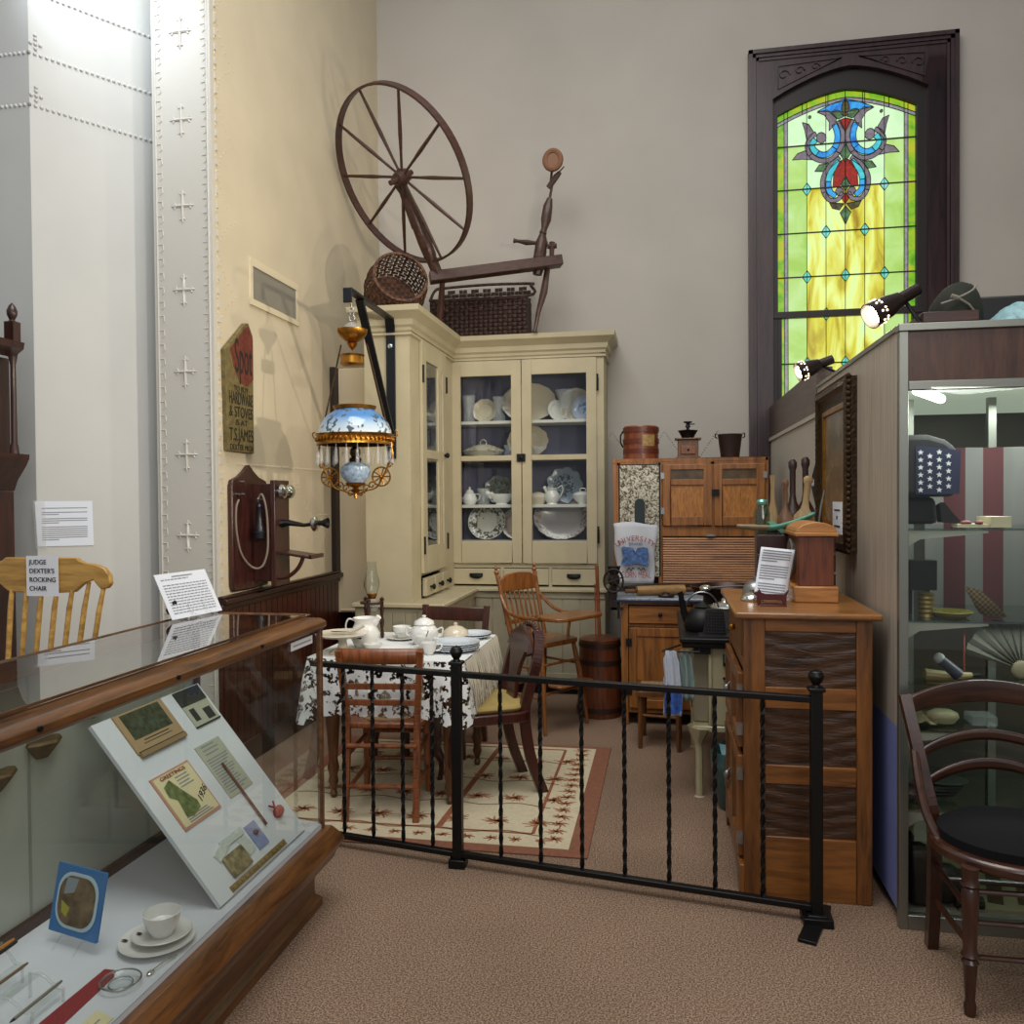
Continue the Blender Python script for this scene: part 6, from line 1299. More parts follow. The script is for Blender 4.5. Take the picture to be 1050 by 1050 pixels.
# things on the cupboard
t=thing('box_clock','reddish wooden mantel clock with rounded top, seen from the side on the cupboard','clock',(.59,3.6,1.07))
ckr=wood('clock red wood','#45200f','#7d4022','z',4,rough=.35); ckp=wood('clock pale wood','#8a5426','#c08648','x',3)
m=B(); m.box(.505,3.46,1.07,.675,3.80,1.135); m.build('base',ckp,t,bevel=.006)
m=B(); m.box(.525,3.48,1.135,.66,3.78,1.335); m.build('case',ckr,t,bevel=.003)
m=B(); m.box(.51,3.465,1.335,.675,3.795,1.35); m.prism([(.515,1.35),(.67,1.35)]+[(.5925+.0775*math.cos(a),1.35+.042*math.sin(a)) for a in [R(15*i) for i in range(1,12)]],(0,3.47,0),X_,Z_,-.32); m.build('domed_top',ckp,t,bevel=.003)
m=B(); m.lathe([(0,0),(.075,0),(.08,.012),(.075,.016),(0,.014)],(.525,3.63,1.24),28,M=RY(-PI/2)); m.build('dial',plain('silvered striped dial','#8b8a83',.3,.6,noise=.4,nscale=60),t)
t=thing('information_sheet','white typed sheet tilted in a dark red cat-shaped stand on the cupboard','sign',(.43,3.38,1.07))
q=[Vector((.338,3.36,1.10)),Vector((.462,3.38,1.085)),Vector((.503,3.43,1.283)),Vector((.372,3.41,1.297))]
m=B(); m.grid(lambda u,v:(q[0].lerp(q[1],u)).lerp(q[3].lerp(q[2],u),v)+Vector((0,.012*math.sin(v*PI),0)),4,8); m.build('paper',white,t,solid=.001)
m=B()
for i in range(17):
    if i in (5,12): continue
    v=.93-i*.05; e=.92 if i not in (4,11) else .55; f=lambda u,v:(q[0].lerp(q[1],u)).lerp(q[3].lerp(q[2],u),v)+Vector((0,.012*math.sin(v*PI)-.0015,0)); m._a([f(.07,v),f(e,v),f(e,v+.022),f(.07,v+.022)],[(0,1,2,3)])
m.build('print',greyink,t)
m=B(); m.prism([(-.07,0),(-.062,0),(-.055,.022),(.02,.022),(.03,0),(.038,0),(.04,.04),(.05,.06),(.046,.062),(.03,.045),(-.04,.045),(-.055,.05),(-.062,.065),(-.068,.055),(-.08,.052),(-.085,.045),(-.072,.035)],(.42,3.345,1.072),X_,Z_,-.012); m.box(.36,3.34,1.07,.46,3.40,1.076); m.build('cat_stand',plain('dark red enamel','#4f0f16',.3),t,bevel=.002)
t=thing('silver_bell','bright silver domed bell behind the left edge of the typed sheet','bell',(.35,3.50,1.07)); m=B(); m.lathe([(0,0),(.045,0),(.047,.008),(.042,.02),(.025,.032),(.008,.036),(.01,.045),(0,.048)],(.345,3.50,1.07),24); m.build('dome',chrome,t)
t=thing('dish_cover','larger dull silver domed dish cover behind the bright bell','dish cover',(.37,3.65,1.07)); m=B(); m.lathe([(0,0),(.055,0),(.055,.02),(.045,.05),(.025,.068),(.01,.07),(.01,.085),(0,.088)],(.375,3.66,1.07),24); m.build('dome',steel,t)
t=thing('glass_jar','small clear glass ball jar between typed sheet and clock','jar',(.49,3.55,1.07)); m=B(); m.lathe([(0,0),(.02,0),(.035,.02),(.032,.045),(.018,.055),(.02,.065),(0,.065)],(.478,3.50,1.07),16); m.build('body',crystal,t)
t=thing('dark_crate','dark wooden crate standing on the cupboard behind the clock','crate',(.56,3.85,1.07)); m=B(); m.box(.40,3.80,1.07,.72,3.93,1.33); m.build('box',walz,t,bevel=.004)
for z in (1.08,1.165,1.25): m=B(); m.box(.395,3.79,z,.725,3.80,z+.075); m.build('slat',walz,t,bevel=.002)
t=thing('wooden_scoop_boat','long wooden scoop painted teal at one end lying on the dark crate','scoop',(.50,3.82,1.33))
def hull(u,v):
    a=(v-.5)*PI*.9; w=.045*math.sin(PI*min(1,max(0,u*.94+.03)))**.6; x=.315+.33*u; zz=1.352+.055*max(0,u-.45)**1.2*2
    return (x,3.835+w*math.sin(a)*1.2,zz-.03*math.cos(a)*math.sin(PI*(u*.94+.03))**.5+.02)
m=B(); m.grid(lambda u,v:hull(u*.4,v),8,8); m.build('wooden_end',plain('worn pale wood','#8f7f64',.7,noise=.2,nscale=30),t,solid=.008)
m=B(); m.grid(lambda u,v:hull(.38+u*.62,v),12,8); m.build('teal_end',plain('teal green paint','#5fa08c',.6,noise=.1,nscale=20),t,solid=.008)
m=B(); m.prism([(.50,1.335),(.53,1.335),(.47,1.385),(.44,1.385)],(0,3.80,0),X_,Z_,-.01); m.build('strap',plain('teal green paint','#5fa08c',.6),t)
CZ=1.332
t=thing('glass_bottle','clear greenish glass jar with lid leftmost on the crate','jar',(.42,3.87,CZ)); m=B(); m.lathe([(0,0),(.032,0),(.035,.01),(.035,.09),(.022,.115),(.022,.13),(0,.13)],(.43,3.895,CZ),20); m.build('body',glassmat('green bottle glass','#b8d6c4',.03,1.8,.08),t); m=B(); m.lathe([(0,.128),(.025,.128),(.027,.14),(.02,.15),(0,.15)],(.43,3.895,CZ),16); m.build('lid',plain('teal metal lid','#6fa69a',.3,.6),t)
def paddle(label,x,y,h,w,mat,knob,name='butter_paddle',tilt=0):
    t=thing(name,label,'paddle',(x,y,CZ)); b=h*.42; M_=Matrix.Translation((x,y,CZ))@Matrix.Rotation(tilt,4,'Y')
    m=B(); m.lathe([(0,0),(w*.7,.0),(w,b*.35),(w*.9,b*.7),(w*.4,b),(w*.28,b*1.25),(w*.3,h*.85),(w*.42,h*.9),(w*.42,h*.96),(w*.2,h),(0,h)] if knob else [(0,0),(w*.8,0),(w,b*.4),(w*.6,b),(w*.35,b*1.3),(w*.3,h*.8),(w*.38,h),(0,h)],(0,0,0),20,ell=.45); m.xf(M_); m.build('carved_wood',mat,t)
pale=wood('pale paddle wood','#7d6440','#a88c62','z',5,rough=.6)
paddle('slim pale wooden butter paddle beside the glass jar',.475,3.89,.26,.03,pale,False)
paddle('brown wooden masher with dark turned handle in the middle of the crate',.525,3.86,.24,.036,wood('brown masher wood','#4a3020','#80583a','z',5),True)
paddle('broad pale wooden butter ladle with ball-topped handle',.60,3.87,.255,.05,pale,True,tilt=R(6))
paddle('dark scalloped wooden mould standing tall at the back of the crate',.565,3.915,.33,.045,walz,True,'wooden_mould')
paddle('second dark scalloped wooden mould, right of the tall one',.62,3.915,.34,.045,walz,True,'wooden_mould')
m=B(); m.tube([(.66,3.85,CZ),(.675,3.85,CZ+.12),(.69,3.85,CZ+.19)],.004,6).tube([(.64,3.85,CZ+.0),(.675,3.85,CZ+.01)],.006,6); tag(m.build('whisk',steel),'thin steel wire handle sticking up right of the ball-topped ladle','whisk')
# ================================================================== GLASS DISPLAY CASE (right)
KX0,KX1,KY0,KY1=.79,1.95,3.03,4.60
alu=plain('brushed aluminium','#8f9189',.35,.8); lam=wood('pale laminate','#8f8578','#b3a898','z',2,stretch=30,rough=.5,coat=0)
t=kc=thing('glass_display_case','tall aluminium framed glass display case with lit shelves at the right','display case',(1.37,3.8,0))
m=B(); m.box(KX0,KY0+.03,.05,KX0+.02,KY1,.69); m.build('blue_side_panel',plain('blue laminate','#7a84bc',.5,noise=.05,nscale=6),t)
m=B(); m.box(KX0,KY0+.03,.69,KX0+.02,KY1,2.06); m.build('side_panel',lam,t)
m=B(); m.box(KX0-.004,KY0,.0,KX0+.026,KY0+.03,2.065).box(KX1-.026,KY0,0,KX1,KY0+.03,2.065).box(KX0+.026,KY0,.0,KX1-.026,KY0+.03,.05).box(KX0+.026,KY0-.002,1.855,KX1-.026,KY0+.028,1.885).box(KX0-.008,KY0-.01,2.055,KX1,KY0+.03,2.08).box(KX0-.006,KY0,2.062,KX0+.02,KY1,2.082); m.build('aluminium_frame',alu,t,bevel=.002)
m=B(); m.box(KX0+.026,KY0+.004,1.885,KX1-.026,KY0+.02,2.056); m.build('wood_fascia',wood('walnut fascia','#3a2219','#5d3b2b','z',4,stretch=7),t)
m=B(); m.box(KX0,KY0,2.06,KX1,KY1,2.076); m.build('top',plain('case top white','#a9aaa3',.5),t)
m=B(); m.box(KX0+.02,KY1-.02,.02,KX1,KY1,2.06); m.build('back_panel',plain('case dark back','#5d5a52',.6,noise=.2,nscale=3),t)
m=B(); m.box(KX1-.02,KY0+.03,.02,KX1,KY1,2.06); m.build('end_panel',lam,t)
m=B(); m.box(KX0+.02,KY0+.03,.02,KX1-.02,KY1-.02,.05); m.build('bottom',plain('case floor cloth','#7d7a6e',.8),t)
m=B(); m.sheet(KX0+.026,KY0+.012,.05,KX1-.026,KY0+.017,1.857); m.build('front_pane',casegl,t)
m=B(); m.box(KX0+.03,KY0+.04,1.90,KX1-.03,KY1-.1,1.915); m.build('inner_ceiling',plain('glowing greenish white baffle','#b4bfae',.6,emit='#dff0d8',es=.35),t)  # faint emission stands in for tube light falling on this ceiling
tb=plain('lit fluorescent tube','#ffffff',.5,emit='#f4fff4',es=9)
m=B(); m.tube([(.885,3.18,1.872),(1.06,3.50,1.872)],.018,10); m.build('light_tube',tb,t)
shg=glassmat('shelf glass','#cfe0d8',.02,1.6,.05)
for z,yb_ in ((1.385,3.5),(1.065,3.55),(.68,3.6),(.40,3.6)):
    m=B(); m.box(KX0+.03,KY0+.06,z-.012,1.50,yb_,z-.004); sh=m.build('glass_shelf',shg,t)
    m=B(); m.prism([(0,0),(.28,0),(.28,-.008),(.06,-.03),(0,-.07)],(KX0+.02,KY0+.07,z-.012),X_,Z_,.006); m.build('bracket',plain('pale bracket','#9a9c90',.5),sh)
m=B()
for x in (1.0,1.32): m.box(x,3.75,.05,x+.03,3.78,1.9)
m.build('shelf_standard',alu,t)
# contents
flagn=plain('flag navy cloth','#171c3a',.8); starm=plain('star white','#c4c8cc',.8)
t=thing('draped_cap','black rounded cap draped with a navy cloth of white stars on the top case shelf','hat',(.92,3.25,1.385))
m=B(); m.grid(lambda u,v:(.825+.21*u,3.20,1.48+.22*v-.05*max(0,abs(u-.45)-.3)*(v>.8)*4),10,8)
m=B(); m.prism([(.822,1.49),(1.02,1.49),(1.035,1.60),(1.03,1.66),(.99,1.695),(.93,1.715),(.86,1.715),(.822,1.70)],(0,3.20,0),X_,Z_,-.16); m.prism([(.822,1.39),(.98,1.39),(.97,1.49),(.822,1.49)],(0,3.25,0),X_,Z_,-.06); m.build('crown',plain('black felt','#0c0c0f',.8),t,bevel=.02)
m=B(); m.prism([(.885,1.50),(1.03,1.50),(1.035,1.655),(.90,1.675),(.885,1.67)],(0,3.196,0),X_,Z_,-.003); m.build('star_cloth',flagn,t)
m=B()
for i in range(5):
    for j in range(6):
        x=.90+i*.031; z=1.515+j*.027+(i%2)*.013
        if x>1.02 or z>1.655: continue
        pts=[]
        for k in range(10): a=PI/2+k*PI/5; r=.011 if k%2==0 else .0045; pts.append((x+r*math.cos(a),z+r*math.sin(a)))
        m.prism(pts,(0,3.192,0),X_,Z_,0)
m.build('stars',starm,t,smooth=False)
m=B(); m.prism([(.96,1.40),(1.03,1.395),(1.0,1.43),(.97,1.47),(.955,1.46)],(0,3.16,0),X_,Z_,-.05); m.build('visor',black,t)
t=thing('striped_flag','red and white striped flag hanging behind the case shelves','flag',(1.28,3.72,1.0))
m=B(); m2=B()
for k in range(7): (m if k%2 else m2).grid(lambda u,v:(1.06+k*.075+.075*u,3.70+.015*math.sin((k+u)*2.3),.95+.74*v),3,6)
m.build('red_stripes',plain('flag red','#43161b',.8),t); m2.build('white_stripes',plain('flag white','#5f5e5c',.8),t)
t=thing('white_booklet','small cream booklet with red medals on it, front of the top case shelf','booklet',(1.05,3.14,1.385)); m=B(); m.box(1.0,3.12,1.383,1.10,3.2,1.395); m.box(1.10,3.13,1.383,1.17,3.22,1.42,rot=RZ(.2)); m.build('paper',plain('cream booklet','#b5ab8e',.7),t); m=B(); m.sph((1.03,3.13,1.40),(.02,.012,.008),8).sph((1.07,3.125,1.40),(.015,.01,.008),8); m.build('red_medal',plain('dull red','#6d2a28',.6),t)
t=thing('black_box','square black box on a short post, second case shelf','box',(.90,3.22,1.062)); m=B(); m.box(.862,3.19,1.155,.955,3.25,1.262); m.build('box',plain('matt black card','#0a0a0b',.8),t,bevel=.002); m=B(); m.box(.865,3.24,1.062,.885,3.26,1.155).box(.93,3.24,1.062,.945,3.26,1.155); m.build('post',black,t)
t=thing('brass_cylinder','short brass striped cylinder under the black box','cylinder',(.925,3.2,1.062)); m=B(); m.lathe([(0,0),(.028,0)]+[(.028 if k%2 else .024,.01+k*.008) for k in range(10)]+[(0,.09)],(.918,3.19,1.062),20); m.build('body',plain('dull brass ribs','#85713e',.4,.7),t)
vessel('gold_dish','shallow yellow glass dish on the second case shelf','dish',1.0,3.19,1.062,[(0,0),(.05,0),(.075,.02),(.072,.022),(0,.008)],plain('amber glass dish','#8e7c34',.2),n=24)
t=thing('leaf_fan','small brown pleated leaf fan standing open on the second case shelf','fan',(1.14,3.2,1.062)); m=B(); m._a([(1.03,3.15,1.175),(1.08,3.15,1.165),(1.13,3.15,1.12),(1.17,3.15,1.07),(1.13,3.16,1.065),(1.08,3.15,1.08)],[(0,1,2,3,4,5)]); m.build('leaf',weave('brown pleated leaf','#6d5a3a','#40321f',110),t,solid=.004)
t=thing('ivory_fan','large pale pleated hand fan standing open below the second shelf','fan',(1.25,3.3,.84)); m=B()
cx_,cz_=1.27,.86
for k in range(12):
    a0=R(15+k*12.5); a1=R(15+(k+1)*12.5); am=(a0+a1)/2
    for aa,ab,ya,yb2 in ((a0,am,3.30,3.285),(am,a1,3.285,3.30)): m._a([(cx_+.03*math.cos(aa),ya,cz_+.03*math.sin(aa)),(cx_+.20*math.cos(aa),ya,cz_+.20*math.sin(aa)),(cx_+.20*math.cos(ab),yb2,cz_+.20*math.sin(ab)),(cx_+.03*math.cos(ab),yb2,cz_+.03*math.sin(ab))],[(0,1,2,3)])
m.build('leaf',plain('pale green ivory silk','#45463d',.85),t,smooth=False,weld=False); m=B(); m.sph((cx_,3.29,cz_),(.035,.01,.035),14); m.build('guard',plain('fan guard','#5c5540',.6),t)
t=thing('ivory_horn','long pale horn with dark tip lying on the third case shelf','horn',(1.05,3.3,.7)); m=B(); m.tube([(.93,3.25,.84),(1.0,3.25,.835),(1.09,3.25,.842)],[.022,.02,.01],10); m.build('horn',plain('old ivory horn','#857350',.4),t); m=B(); m.tube([(1.09,3.25,.842),(1.12,3.25,.845)],[.01,.006],8); m.build('tip',black,t)
m=B(); m.box(.86,3.16,.82,1.35,3.5,.826); tag(m.build('glass_ledge',shg),'small glass ledge under the pale horn inside the tall case','shelf')
t=thing('opera_glass','small grey spyglass lying with a pale round end inside the tall case','spyglass',(1.0,3.2,.83)); m=B(); m.tube([(.97,3.2,.905),(1.03,3.2,.85)],[.018,.022],12); m.build('tube',plain('blue grey tube','#3d4453',.4),t); m=B(); m.sph((.965,3.2,.91),.02,10); m.build('end',plain('pale knob','#9fa3a5',.4),t)
m=B(); m.tube([(1.04,3.18,1.05),(1.04,3.18,.87)],.003,5); tag(m.build('hanging_string',plain('dull red cord','#8a4038',.7)),'thin red cord hanging from the second case shelf','cord')
vessel('oval_dish','small cream oval dish on the lowest visible glass shelf behind the chair','dish',.97,3.18,.685,[(0,0),(.04,0),(.055,.02),(.05,.035),(.03,.045),(0,.045)],plain('cream pottery','#a79f7c',.4),ell=.7)
t=thing('white_scarf','crumpled cream lace cloth at the left of the lower glass shelf','cloth',(.88,3.2,.685)); m=B(); m.grid(lambda u,v:(.83+.11*u,3.12+.2*v,.688+.025*abs(math.sin(u*7)*math.sin(v*6+u*4))),12,12); m.build('cloth',plain('cream lace cloth','#8d8263',.9,noise=.3,nscale=50),t)
t=thing('clear_box','small glass box of trinkets on the lower glass shelf','box',(1.09,3.2,.685)); m=B(); m.box(1.06,3.15,.685,1.14,3.24,.715); m.build('box',crystal,t)
for k in range(5):
    m=B(); m.lathe([(0,0),(.06,0),(.085,.012),(.08,.014),(0,.006)],(.95+.01*k,3.24,.402+.012*k),20,ell=.8)
    tag(m.build('silver_tray',steel),'silver tray in the pile on the lowest glass shelf of the tall case','tray','silver trays on the lowest case shelf')
t=thing('beaded_purse','dark red beaded purse on the lower shelf at the case corner','purse',(.86,3.2,.40)); m=B(); m.sph((.86,3.18,.43),(.045,.04,.03),12); m.build('bag',plain('beaded dark red','#3a2226',.4,noise=.8,nscale=150),t)
t=thing('yellow_cushion','small pale yellow cushion in the bottom left corner of the case','cushion',(.86,3.2,.05)); m=B(); m.sph((.86,3.30,.30),(.055,.05,.07),14); m.build('pad',plain('pale yellow satin','#8d8560',.6),t); m=B(); m.box(.83,3.27,.05,.90,3.34,.235); m.build('pedestal',plain('dark pedestal','#17120f',.7),t)
t=thing('black_bag','black leather bag in the bottom left corner of the tall case','bag',(.92,3.17,.05)); m=B(); m.box(.835,3.09,.052,.915,3.20,.25); m.build('tall_side',plain('black leather','#0d0d0e',.45,bump=.3,bscale=30),t,bevel=.02); m=B(); m.sph((.97,3.15,.12),(.065,.055,.07),14); m.build('round_side',plain('black leather','#0d0d0e',.45),t); m=B(); m.tube([(.99,3.11,.075),(1.08,3.11,.075)],.022,10); m.build('roll',black,t)
t=thing('photo_board','cream board with brown photographs lying on the case floor','board',(1.2,3.3,.05)); m=B(); m.box(1.0,3.10,.05,1.6,3.55,.06); m.build('board',plain('cream mount','#93896b',.7),t); m=B()
for k in range(5): m.box(1.05+k*.1,3.14,.06,1.10+k*.1,3.42,.0615,rot=RZ(-.3))
m.build('photos',plain('sepia photos','#4a3a26',.6,noise=.4,nscale=30),t)
t=thing('ornate_mirror','tall picture in an ornate dark gilt frame on the side of the display case','picture',(KX0,4.02,1.26))
gilt=plain('dark gilt carving','#3b2a18',.4,.6,noise=.5,nscale=50,bump=.6,bscale=70)
FY0,FY1,FZ0,FZ1=3.68,4.40,1.26,2.0
m=B(); sweep(m,[(FY0,FZ0),(FY1,FZ0),(FY1,FZ1),(FY0,FZ1)],[(0,0),(0,.045),(-.03,.05),(-.05,.03),(-.09,.02),(-.09,0)],closed=True,plane=lambda p:(KX0-p[2],p[0],p[1])); 
n_=120
for i in range(n_):
    f=i/n_*4; s_=int(f); f-=s_; P=[(FY0,FZ0),(FY1,FZ0),(FY1,FZ1),(FY0,FZ1),(FY0,FZ0)]; y=P[s_][0]+(P[s_+1][0]-P[s_][0])*f; z=P[s_][1]+(P[s_+1][1]-P[s_][1])*f; m.sph((KX0-.035,y,z),(.012,.012,.012),6)
m.build('carved_frame',gilt,t,weld=False)
m=B(); sweep(m,[(FY0+.1,FZ0+.1),(FY1-.1,FZ0+.1),(FY1-.1,FZ1-.1),(FY0+.1,FZ1-.1)],[(0,0),(0,.03),(-.02,.03),(-.02,0)],closed=True,plane=lambda p:(KX0-p[2],p[0],p[1])); m.build('gilt_slip',brass,t)
m=B(); m.box(KX0-.02,FY0+.09,FZ0+.09,KX0-.012,FY1-.09,FZ1-.09); m.build('picture',plain('mottled brown picture','#6b5f4b',.25,noise=.5,nscale=9),t)
t=thing('paper_label','small white typed label at the bottom of the ornate picture','sign',(KX0-.05,3.80,1.36)); m=B(); m.box(KX0-.053,3.72,1.33,KX0-.051,3.92,1.47); m.build('paper',white,t); m=B(); m.box(KX0-.0545,3.76,1.43,KX0-.053,3.88,1.437).box(KX0-.0545,3.76,1.36,KX0-.053,3.88,1.367); m.build('print',ink,t); text('lettering','BY',ink,(KX0-.053,3.82,1.40),(0,-1,0),Z_,.022,t)
t=thing('black_pennant','black and white diamond pennant pinned to the white beadboard','pennant',(.79,4.72,1.55)); m=B(); m.prism([(4.63,1.68),(4.80,1.57),(4.63,1.43)],(.789,0,0),Y_,Z_,-.003); m.build('cloth',plain('black felt pennant','#101012',.8),t); text('lettering','160',white,(.786,4.72,1.565),(0,-1,0),Z_,.055,t)
# ------------------------------------------------------------------ clip lamps and things on the case top
TZ2=2.082
def cliplamp(label,op,bk,base,s=1):
    t=thing('spot_lamp',label,'lamp',base); op=Vector(op);bk=Vector(bk);base=Vector(base); d=(op-bk); L_=d.length; d.normalize(); u,w,n_=basis(d); M_=Matrix((u,w,n_)).transposed()
    m=B(); m.open_lathe([(.0,0),(.024*s,0),(.024*s,L_*.35),(.03*s,L_*.38),(.042*s,L_*.62),(.05*s,L_),(.047*s,L_),(.039*s,L_*.62),(.022*s,L_*.36)],bk,24,M=M_); m.build('shade',plain('dark bronze lamp','#2a1d1a',.35,.4),t)
    m=B(); m.sph(bk+d*L_*.86,.034*s,14); m.build('bulb',plain('lit bulb','#ffffff',.5,emit='#fff3d8',es=40),t)
    m=B()
    for k in range(8):
        a=2*PI*k/8
        for q,(f,da) in enumerate(((.88,0),(.8,.14),(.8,-.14))): r=(.042+.008*(f-.62)/.38)*s+.0008; m.sph(bk+d*L_*f+u*math.cos(a+da)*r+w*math.sin(a+da)*r,.0042*s,6)
    m.build('vent_holes',plain('glowing vent','#ffffff',.5,emit='#ffe9c0',es=3),t)
    m=B(); m.tube([bk+d*L_*.25-Vector((0,0,.02)),(base.x,base.y,base.z+.05),(base.x,base.y,base.z+.01)],.008*s,8); m.build('arm',black,t)
    m=B(); m.lathe([(0,0),(.055*s,0),(.05*s,.012),(.02,.02),(0,.02)],base,20); m.build('base',black,t)
    return op,d
l1=cliplamp('dark spot lamp with glowing perforated shade, larger one at the front of the case top',(.753,3.30,2.165),(.935,3.36,2.27),(.93,3.30,TZ2))
l2=cliplamp('smaller looking spot lamp farther back on the case top before the window',(.675,4.50,2.135),(.85,4.52,2.20),(.86,4.50,TZ2))
t=thing('wooden_tray','flat dark brown wooden box with brass pull behind the front spot lamp','box',(1.03,3.36,TZ2)); m=B(); m.box(.94,3.28,TZ2,1.13,3.5,TZ2+.045); m.build('lower_box',walz,t,bevel=.003); m=B(); m.box(.93,3.27,TZ2+.047,1.12,3.5,TZ2+.085); m.build('upper_box',wood('red brown box','#2a1510','#4d2a1e','x'),t,bevel=.003)
t=thing('riding_hat','crumpled dark green velvet hat with a grey cord bow on the wooden boxes','hat',(1.07,3.38,TZ2+.087))
def hat(u,v):
    a=u*2*PI; r=(.10*math.sqrt(max(0,1-v*v)) +.012*math.sin(3*a)*(1-v)); return (1.075+r*math.cos(a)*.95+.02*v,3.38+r*math.sin(a)*.8,TZ2+.085+.13*v+.01*math.sin(2*a)*(1-v)-(.04*max(0,math.cos(a)) *(1-v)))
m=B(); m.grid(hat,24,10); m.build('crown',plain('dark olive velvet','#23271c',.9,noise=.5,nscale=10),t)
m=B(); m.tube(bez([(1.0,3.30,2.20),(1.05,3.285,2.215),(1.10,3.29,2.24),(1.12,3.30,2.262)],5),.004,6).tube([(1.055,3.284,2.215),(1.09,3.285,2.19),(1.11,3.29,2.165)],.004,6).tube([(1.055,3.284,2.215),(1.03,3.285,2.225)],.008,6); m.build('cord_bow',plain('grey cord','#7d776c',.6),t)
t=thing('tulle_bundle','bundle of pale blue net tulle at the right end of the case top','cloth',(1.25,3.3,TZ2)); m=B(); m.grid(lambda u,v:(1.14+.28*u,3.2+.25*v,TZ2+(.10*math.sin(u*PI)*math.sin(v*PI)+.02*abs(math.sin(u*23+v*9)))*(1)),30,16); m.build('netting',plain('pale blue tulle','#7fa3a8',.6,noise=.3,nscale=25),t)
t=thing('black_case','long black flat case behind the tulle on the case top','case',(1.35,3.6,TZ2)); m=B(); m.box(1.16,3.45,TZ2,1.7,3.6,TZ2+.17); m.build('case',plain('black leathercloth','#101114',.5),t,bevel=.008)
t=thing('white_folder','flat white folder under the tulle at the edge of the case top','folder',(1.2,3.2,TZ2)); m=B(); m.box(1.12,3.10,TZ2,1.34,3.2,TZ2+.012); m.build('folder',plain('white folder','#b8bbb8',.6),t)
# ================================================================== FOREGROUND CHAIR (right)
fw=wood('foreground chair walnut','#1c0d09','#432315','z',5,rough=.28,coat=.4); fwx=wood('foreground chair walnut across','#1c0d09','#432315','x',5,rough=.28,coat=.4)
t=thing('side_chair','dark walnut side chair with round black seat in front of the tall glass case','chair',(1.04,2.72,0))
cx,cy=1.045,2.72
for s in (-1,1):
    P=bez([(cx+s*.185,2.93,0),(cx+s*.19,2.885,.22),(cx+s*.20,2.86,.44),(cx+s*.225,2.89,.60),(cx+s*.262,2.955,.83)],6); m=B()
    for i in range(len(P)-1): m.bar(P[i],P[i+1],.034,.040,(0,1,0))
    m.build('back_leg',fw,t,smooth=True,ang=50)
    m=B(); m.tube(bez([(cx+s*.245,2.90,.66),(cx+s*.25,2.84,.58),(cx+s*.245,2.78,.50),(cx+s*.225,2.72,.44)],5),.014,8); m.build('hip_brace',fw,t)
    x=cx+s*.19; m=B(); m.lathe([(0,0),(.015,.0),(.018,.03),(.013,.045),(.02,.15),(.024,.155),(.018,.165),(.026,.175),(.018,.19),(.022,.30),(.024,.36),(.018,.37),(.027,.38),(.02,.395),(.025,.43),(0,.43)],(x,2.56,0),16); m.build('front_leg',fw,t)
    m=B(); m.tube([(x,2.56,.20),(cx+s*.188,2.89,.18)],.009,8).tube([(x,2.56,.30),(cx+s*.19,2.87,.30)],.009,8); m.build('side_stretcher',fw,t)
def slat(z0,rise,h,w0,y0):
    m=B(); m.grid(lambda u,v:(cx+w0*(2*u-1),y0-.0+.04*(1-(2*u-1)**2),z0+rise*(1-(2*u-1)**2)+h*v*(.75+.25*(1-(2*u-1)**2))),16,3); return m
slat(.765,.045,.072,.262,2.945).build('crest_rail',fwx,t,solid=.02,bevel=.003); slat(.625,.065,.034,.235,2.92).build('back_slat',fwx,t,solid=.014); slat(.535,.065,.034,.222,2.90).build('back_slat',fwx,t,solid=.014)
m=B(); m.prism([(x_,y_) for x_,y_ in circ(.25,36,cx,cy,.225)],(0,0,.415),X_,Y_,.035); m.build('seat_ring',fwx,t,bevel=.01)
m=B(); m.open_lathe([(.225,.45),(.222,.475),(.19,.492),(.10,.50),(0,.502)],(cx,cy+.01,0),36,ell=.88); m.build('seat_pad',plain('black seat cloth','#08080a',.85,spec=.2),t)
for z in (.17,.27,.36):
    pts=[(cx-.19,2.56,z)]+[(cx-.19+.38*k/20,2.56,z) for k in range(1,20)]+[(cx+.19,2.56,z)]
    m=B(); m.tube(pts,[.008 if (abs(k-10)>3 or k%2) else .013 for k in range(21)],8); m.build('front_stretcher',fwx,t)
m=B(); m.tube([(cx-.188,2.90,.24),(cx+.188,2.90,.24)],.009,8); m.build('rear_stretcher',fwx,t)
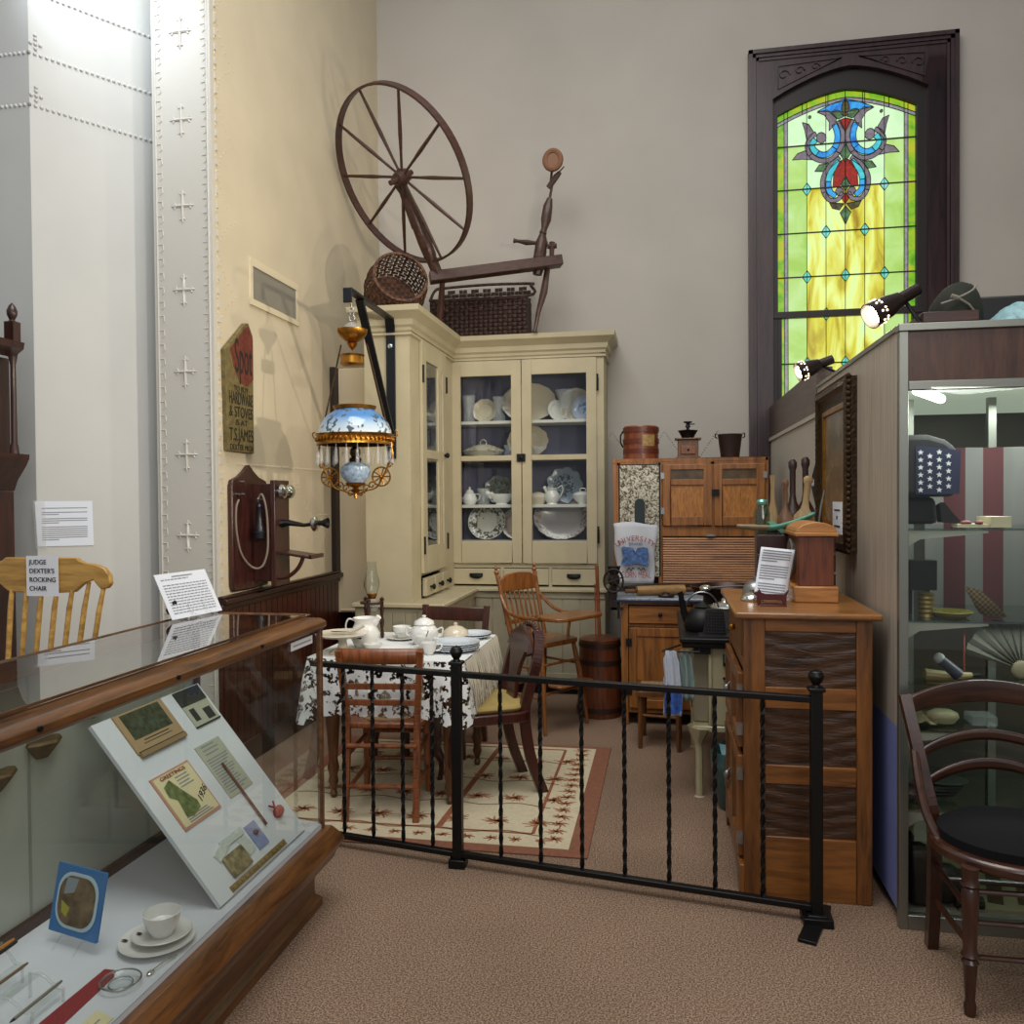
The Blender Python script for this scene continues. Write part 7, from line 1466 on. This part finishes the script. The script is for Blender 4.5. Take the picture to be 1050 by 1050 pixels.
# ================================================================== CAMERA AND LIGHT
TH=R(10.5);PT=R(1.0);RL=.008
f_=Vector((-math.sin(TH)*math.cos(PT),math.cos(TH)*math.cos(PT),-math.sin(PT))); r0=Vector((math.cos(TH),math.sin(TH),0)); u0=r0.cross(f_)
rt=r0*math.cos(RL)-u0*math.sin(RL); up=u0*math.cos(RL)+r0*math.sin(RL)
cam=bpy.data.cameras.new('camera'); co=bpy.data.objects.new('camera',cam); COL.objects.link(co)
M_=Matrix((rt,up,-f_)).transposed().to_4x4(); M_.translation=Vector((0,0,1.5)); co.matrix_world=M_
cam.sensor_width=36; cam.lens=850/1050*36; cam.clip_start=.02; sc.camera=co
def area(name,loc,tgt,size,power,col=(1,1,1),sy=None):
    l=bpy.data.lights.new(name,'AREA'); l.energy=power; l.size=size; l.color=col
    if sy: l.shape='RECTANGLE'; l.size_y=sy
    o=bpy.data.objects.new(name,l); COL.objects.link(o); o.location=loc; d=Vector(tgt)-Vector(loc); o.rotation_euler=d.to_track_quat('-Z','Y').to_euler(); return o
def spot(name,loc,tgt,power,angle,blend=.5,col=(1,1,1),r=.03):
    l=bpy.data.lights.new(name,'SPOT'); l.energy=power; l.spot_size=R(angle); l.spot_blend=blend; l.color=col; l.shadow_soft_size=r
    o=bpy.data.objects.new(name,l); COL.objects.link(o); o.location=loc; d=Vector(tgt)-Vector(loc); o.rotation_euler=d.to_track_quat('-Z','Y').to_euler(); return o
w=bpy.data.worlds.new('world'); sc.world=w; w.use_nodes=True; w.node_tree.nodes['Background'].inputs[0].default_value=(.90,.94,1.0,1); w.node_tree.nodes['Background'].inputs[1].default_value=.36
area('overhead_light',(-.6,2.2,5.9),(-.6,3.8,0),3.2,195,(1,.98,.94),3.0)
area('hall_light',(1.0,-1.6,3.6),(-.6,4,1.0),2.5,58,(1,.96,.92))
spot('lamp_beam',tuple(l1[0]+l1[1]*.02),(XL,4.9,2.35),140,80,.7,(1,.89,.74),.03)
spot('off_frame_lamp',(.9,1.4,2.25),(XL,4.9,2.3),125,75,.7,(1,.89,.74),.03)
spot('lamp_beam_back',tuple(l2[0]+l2[1]*.02),(XL,5.3,2.1),45,100,.6,(1,.84,.62),.035)
spot('wall_spot',(-2.95,3.3,4.6),(-2.86,4.05,4.05),70,75,1,(.80,.90,1.0),.1)
area('case_light',(1.25,3.3,1.86),(1.2,3.35,0),.9,11,(.93,1,.93),.3)
area('added_lower_case_fill',(1.3,3.2,1.0),(1.3,3.3,0),.5,1.1,(.95,1,.95),.08)  # added fill, no fixture here: brightens the lower shelves
area('window_glow',(1.36,YB-.1,3.4),(0,3.5,.5),.9,14,(.9,1,.7),2.4)
sc.view_settings.view_transform='Standard'; sc.view_settings.look='None'; sc.view_settings.exposure=0
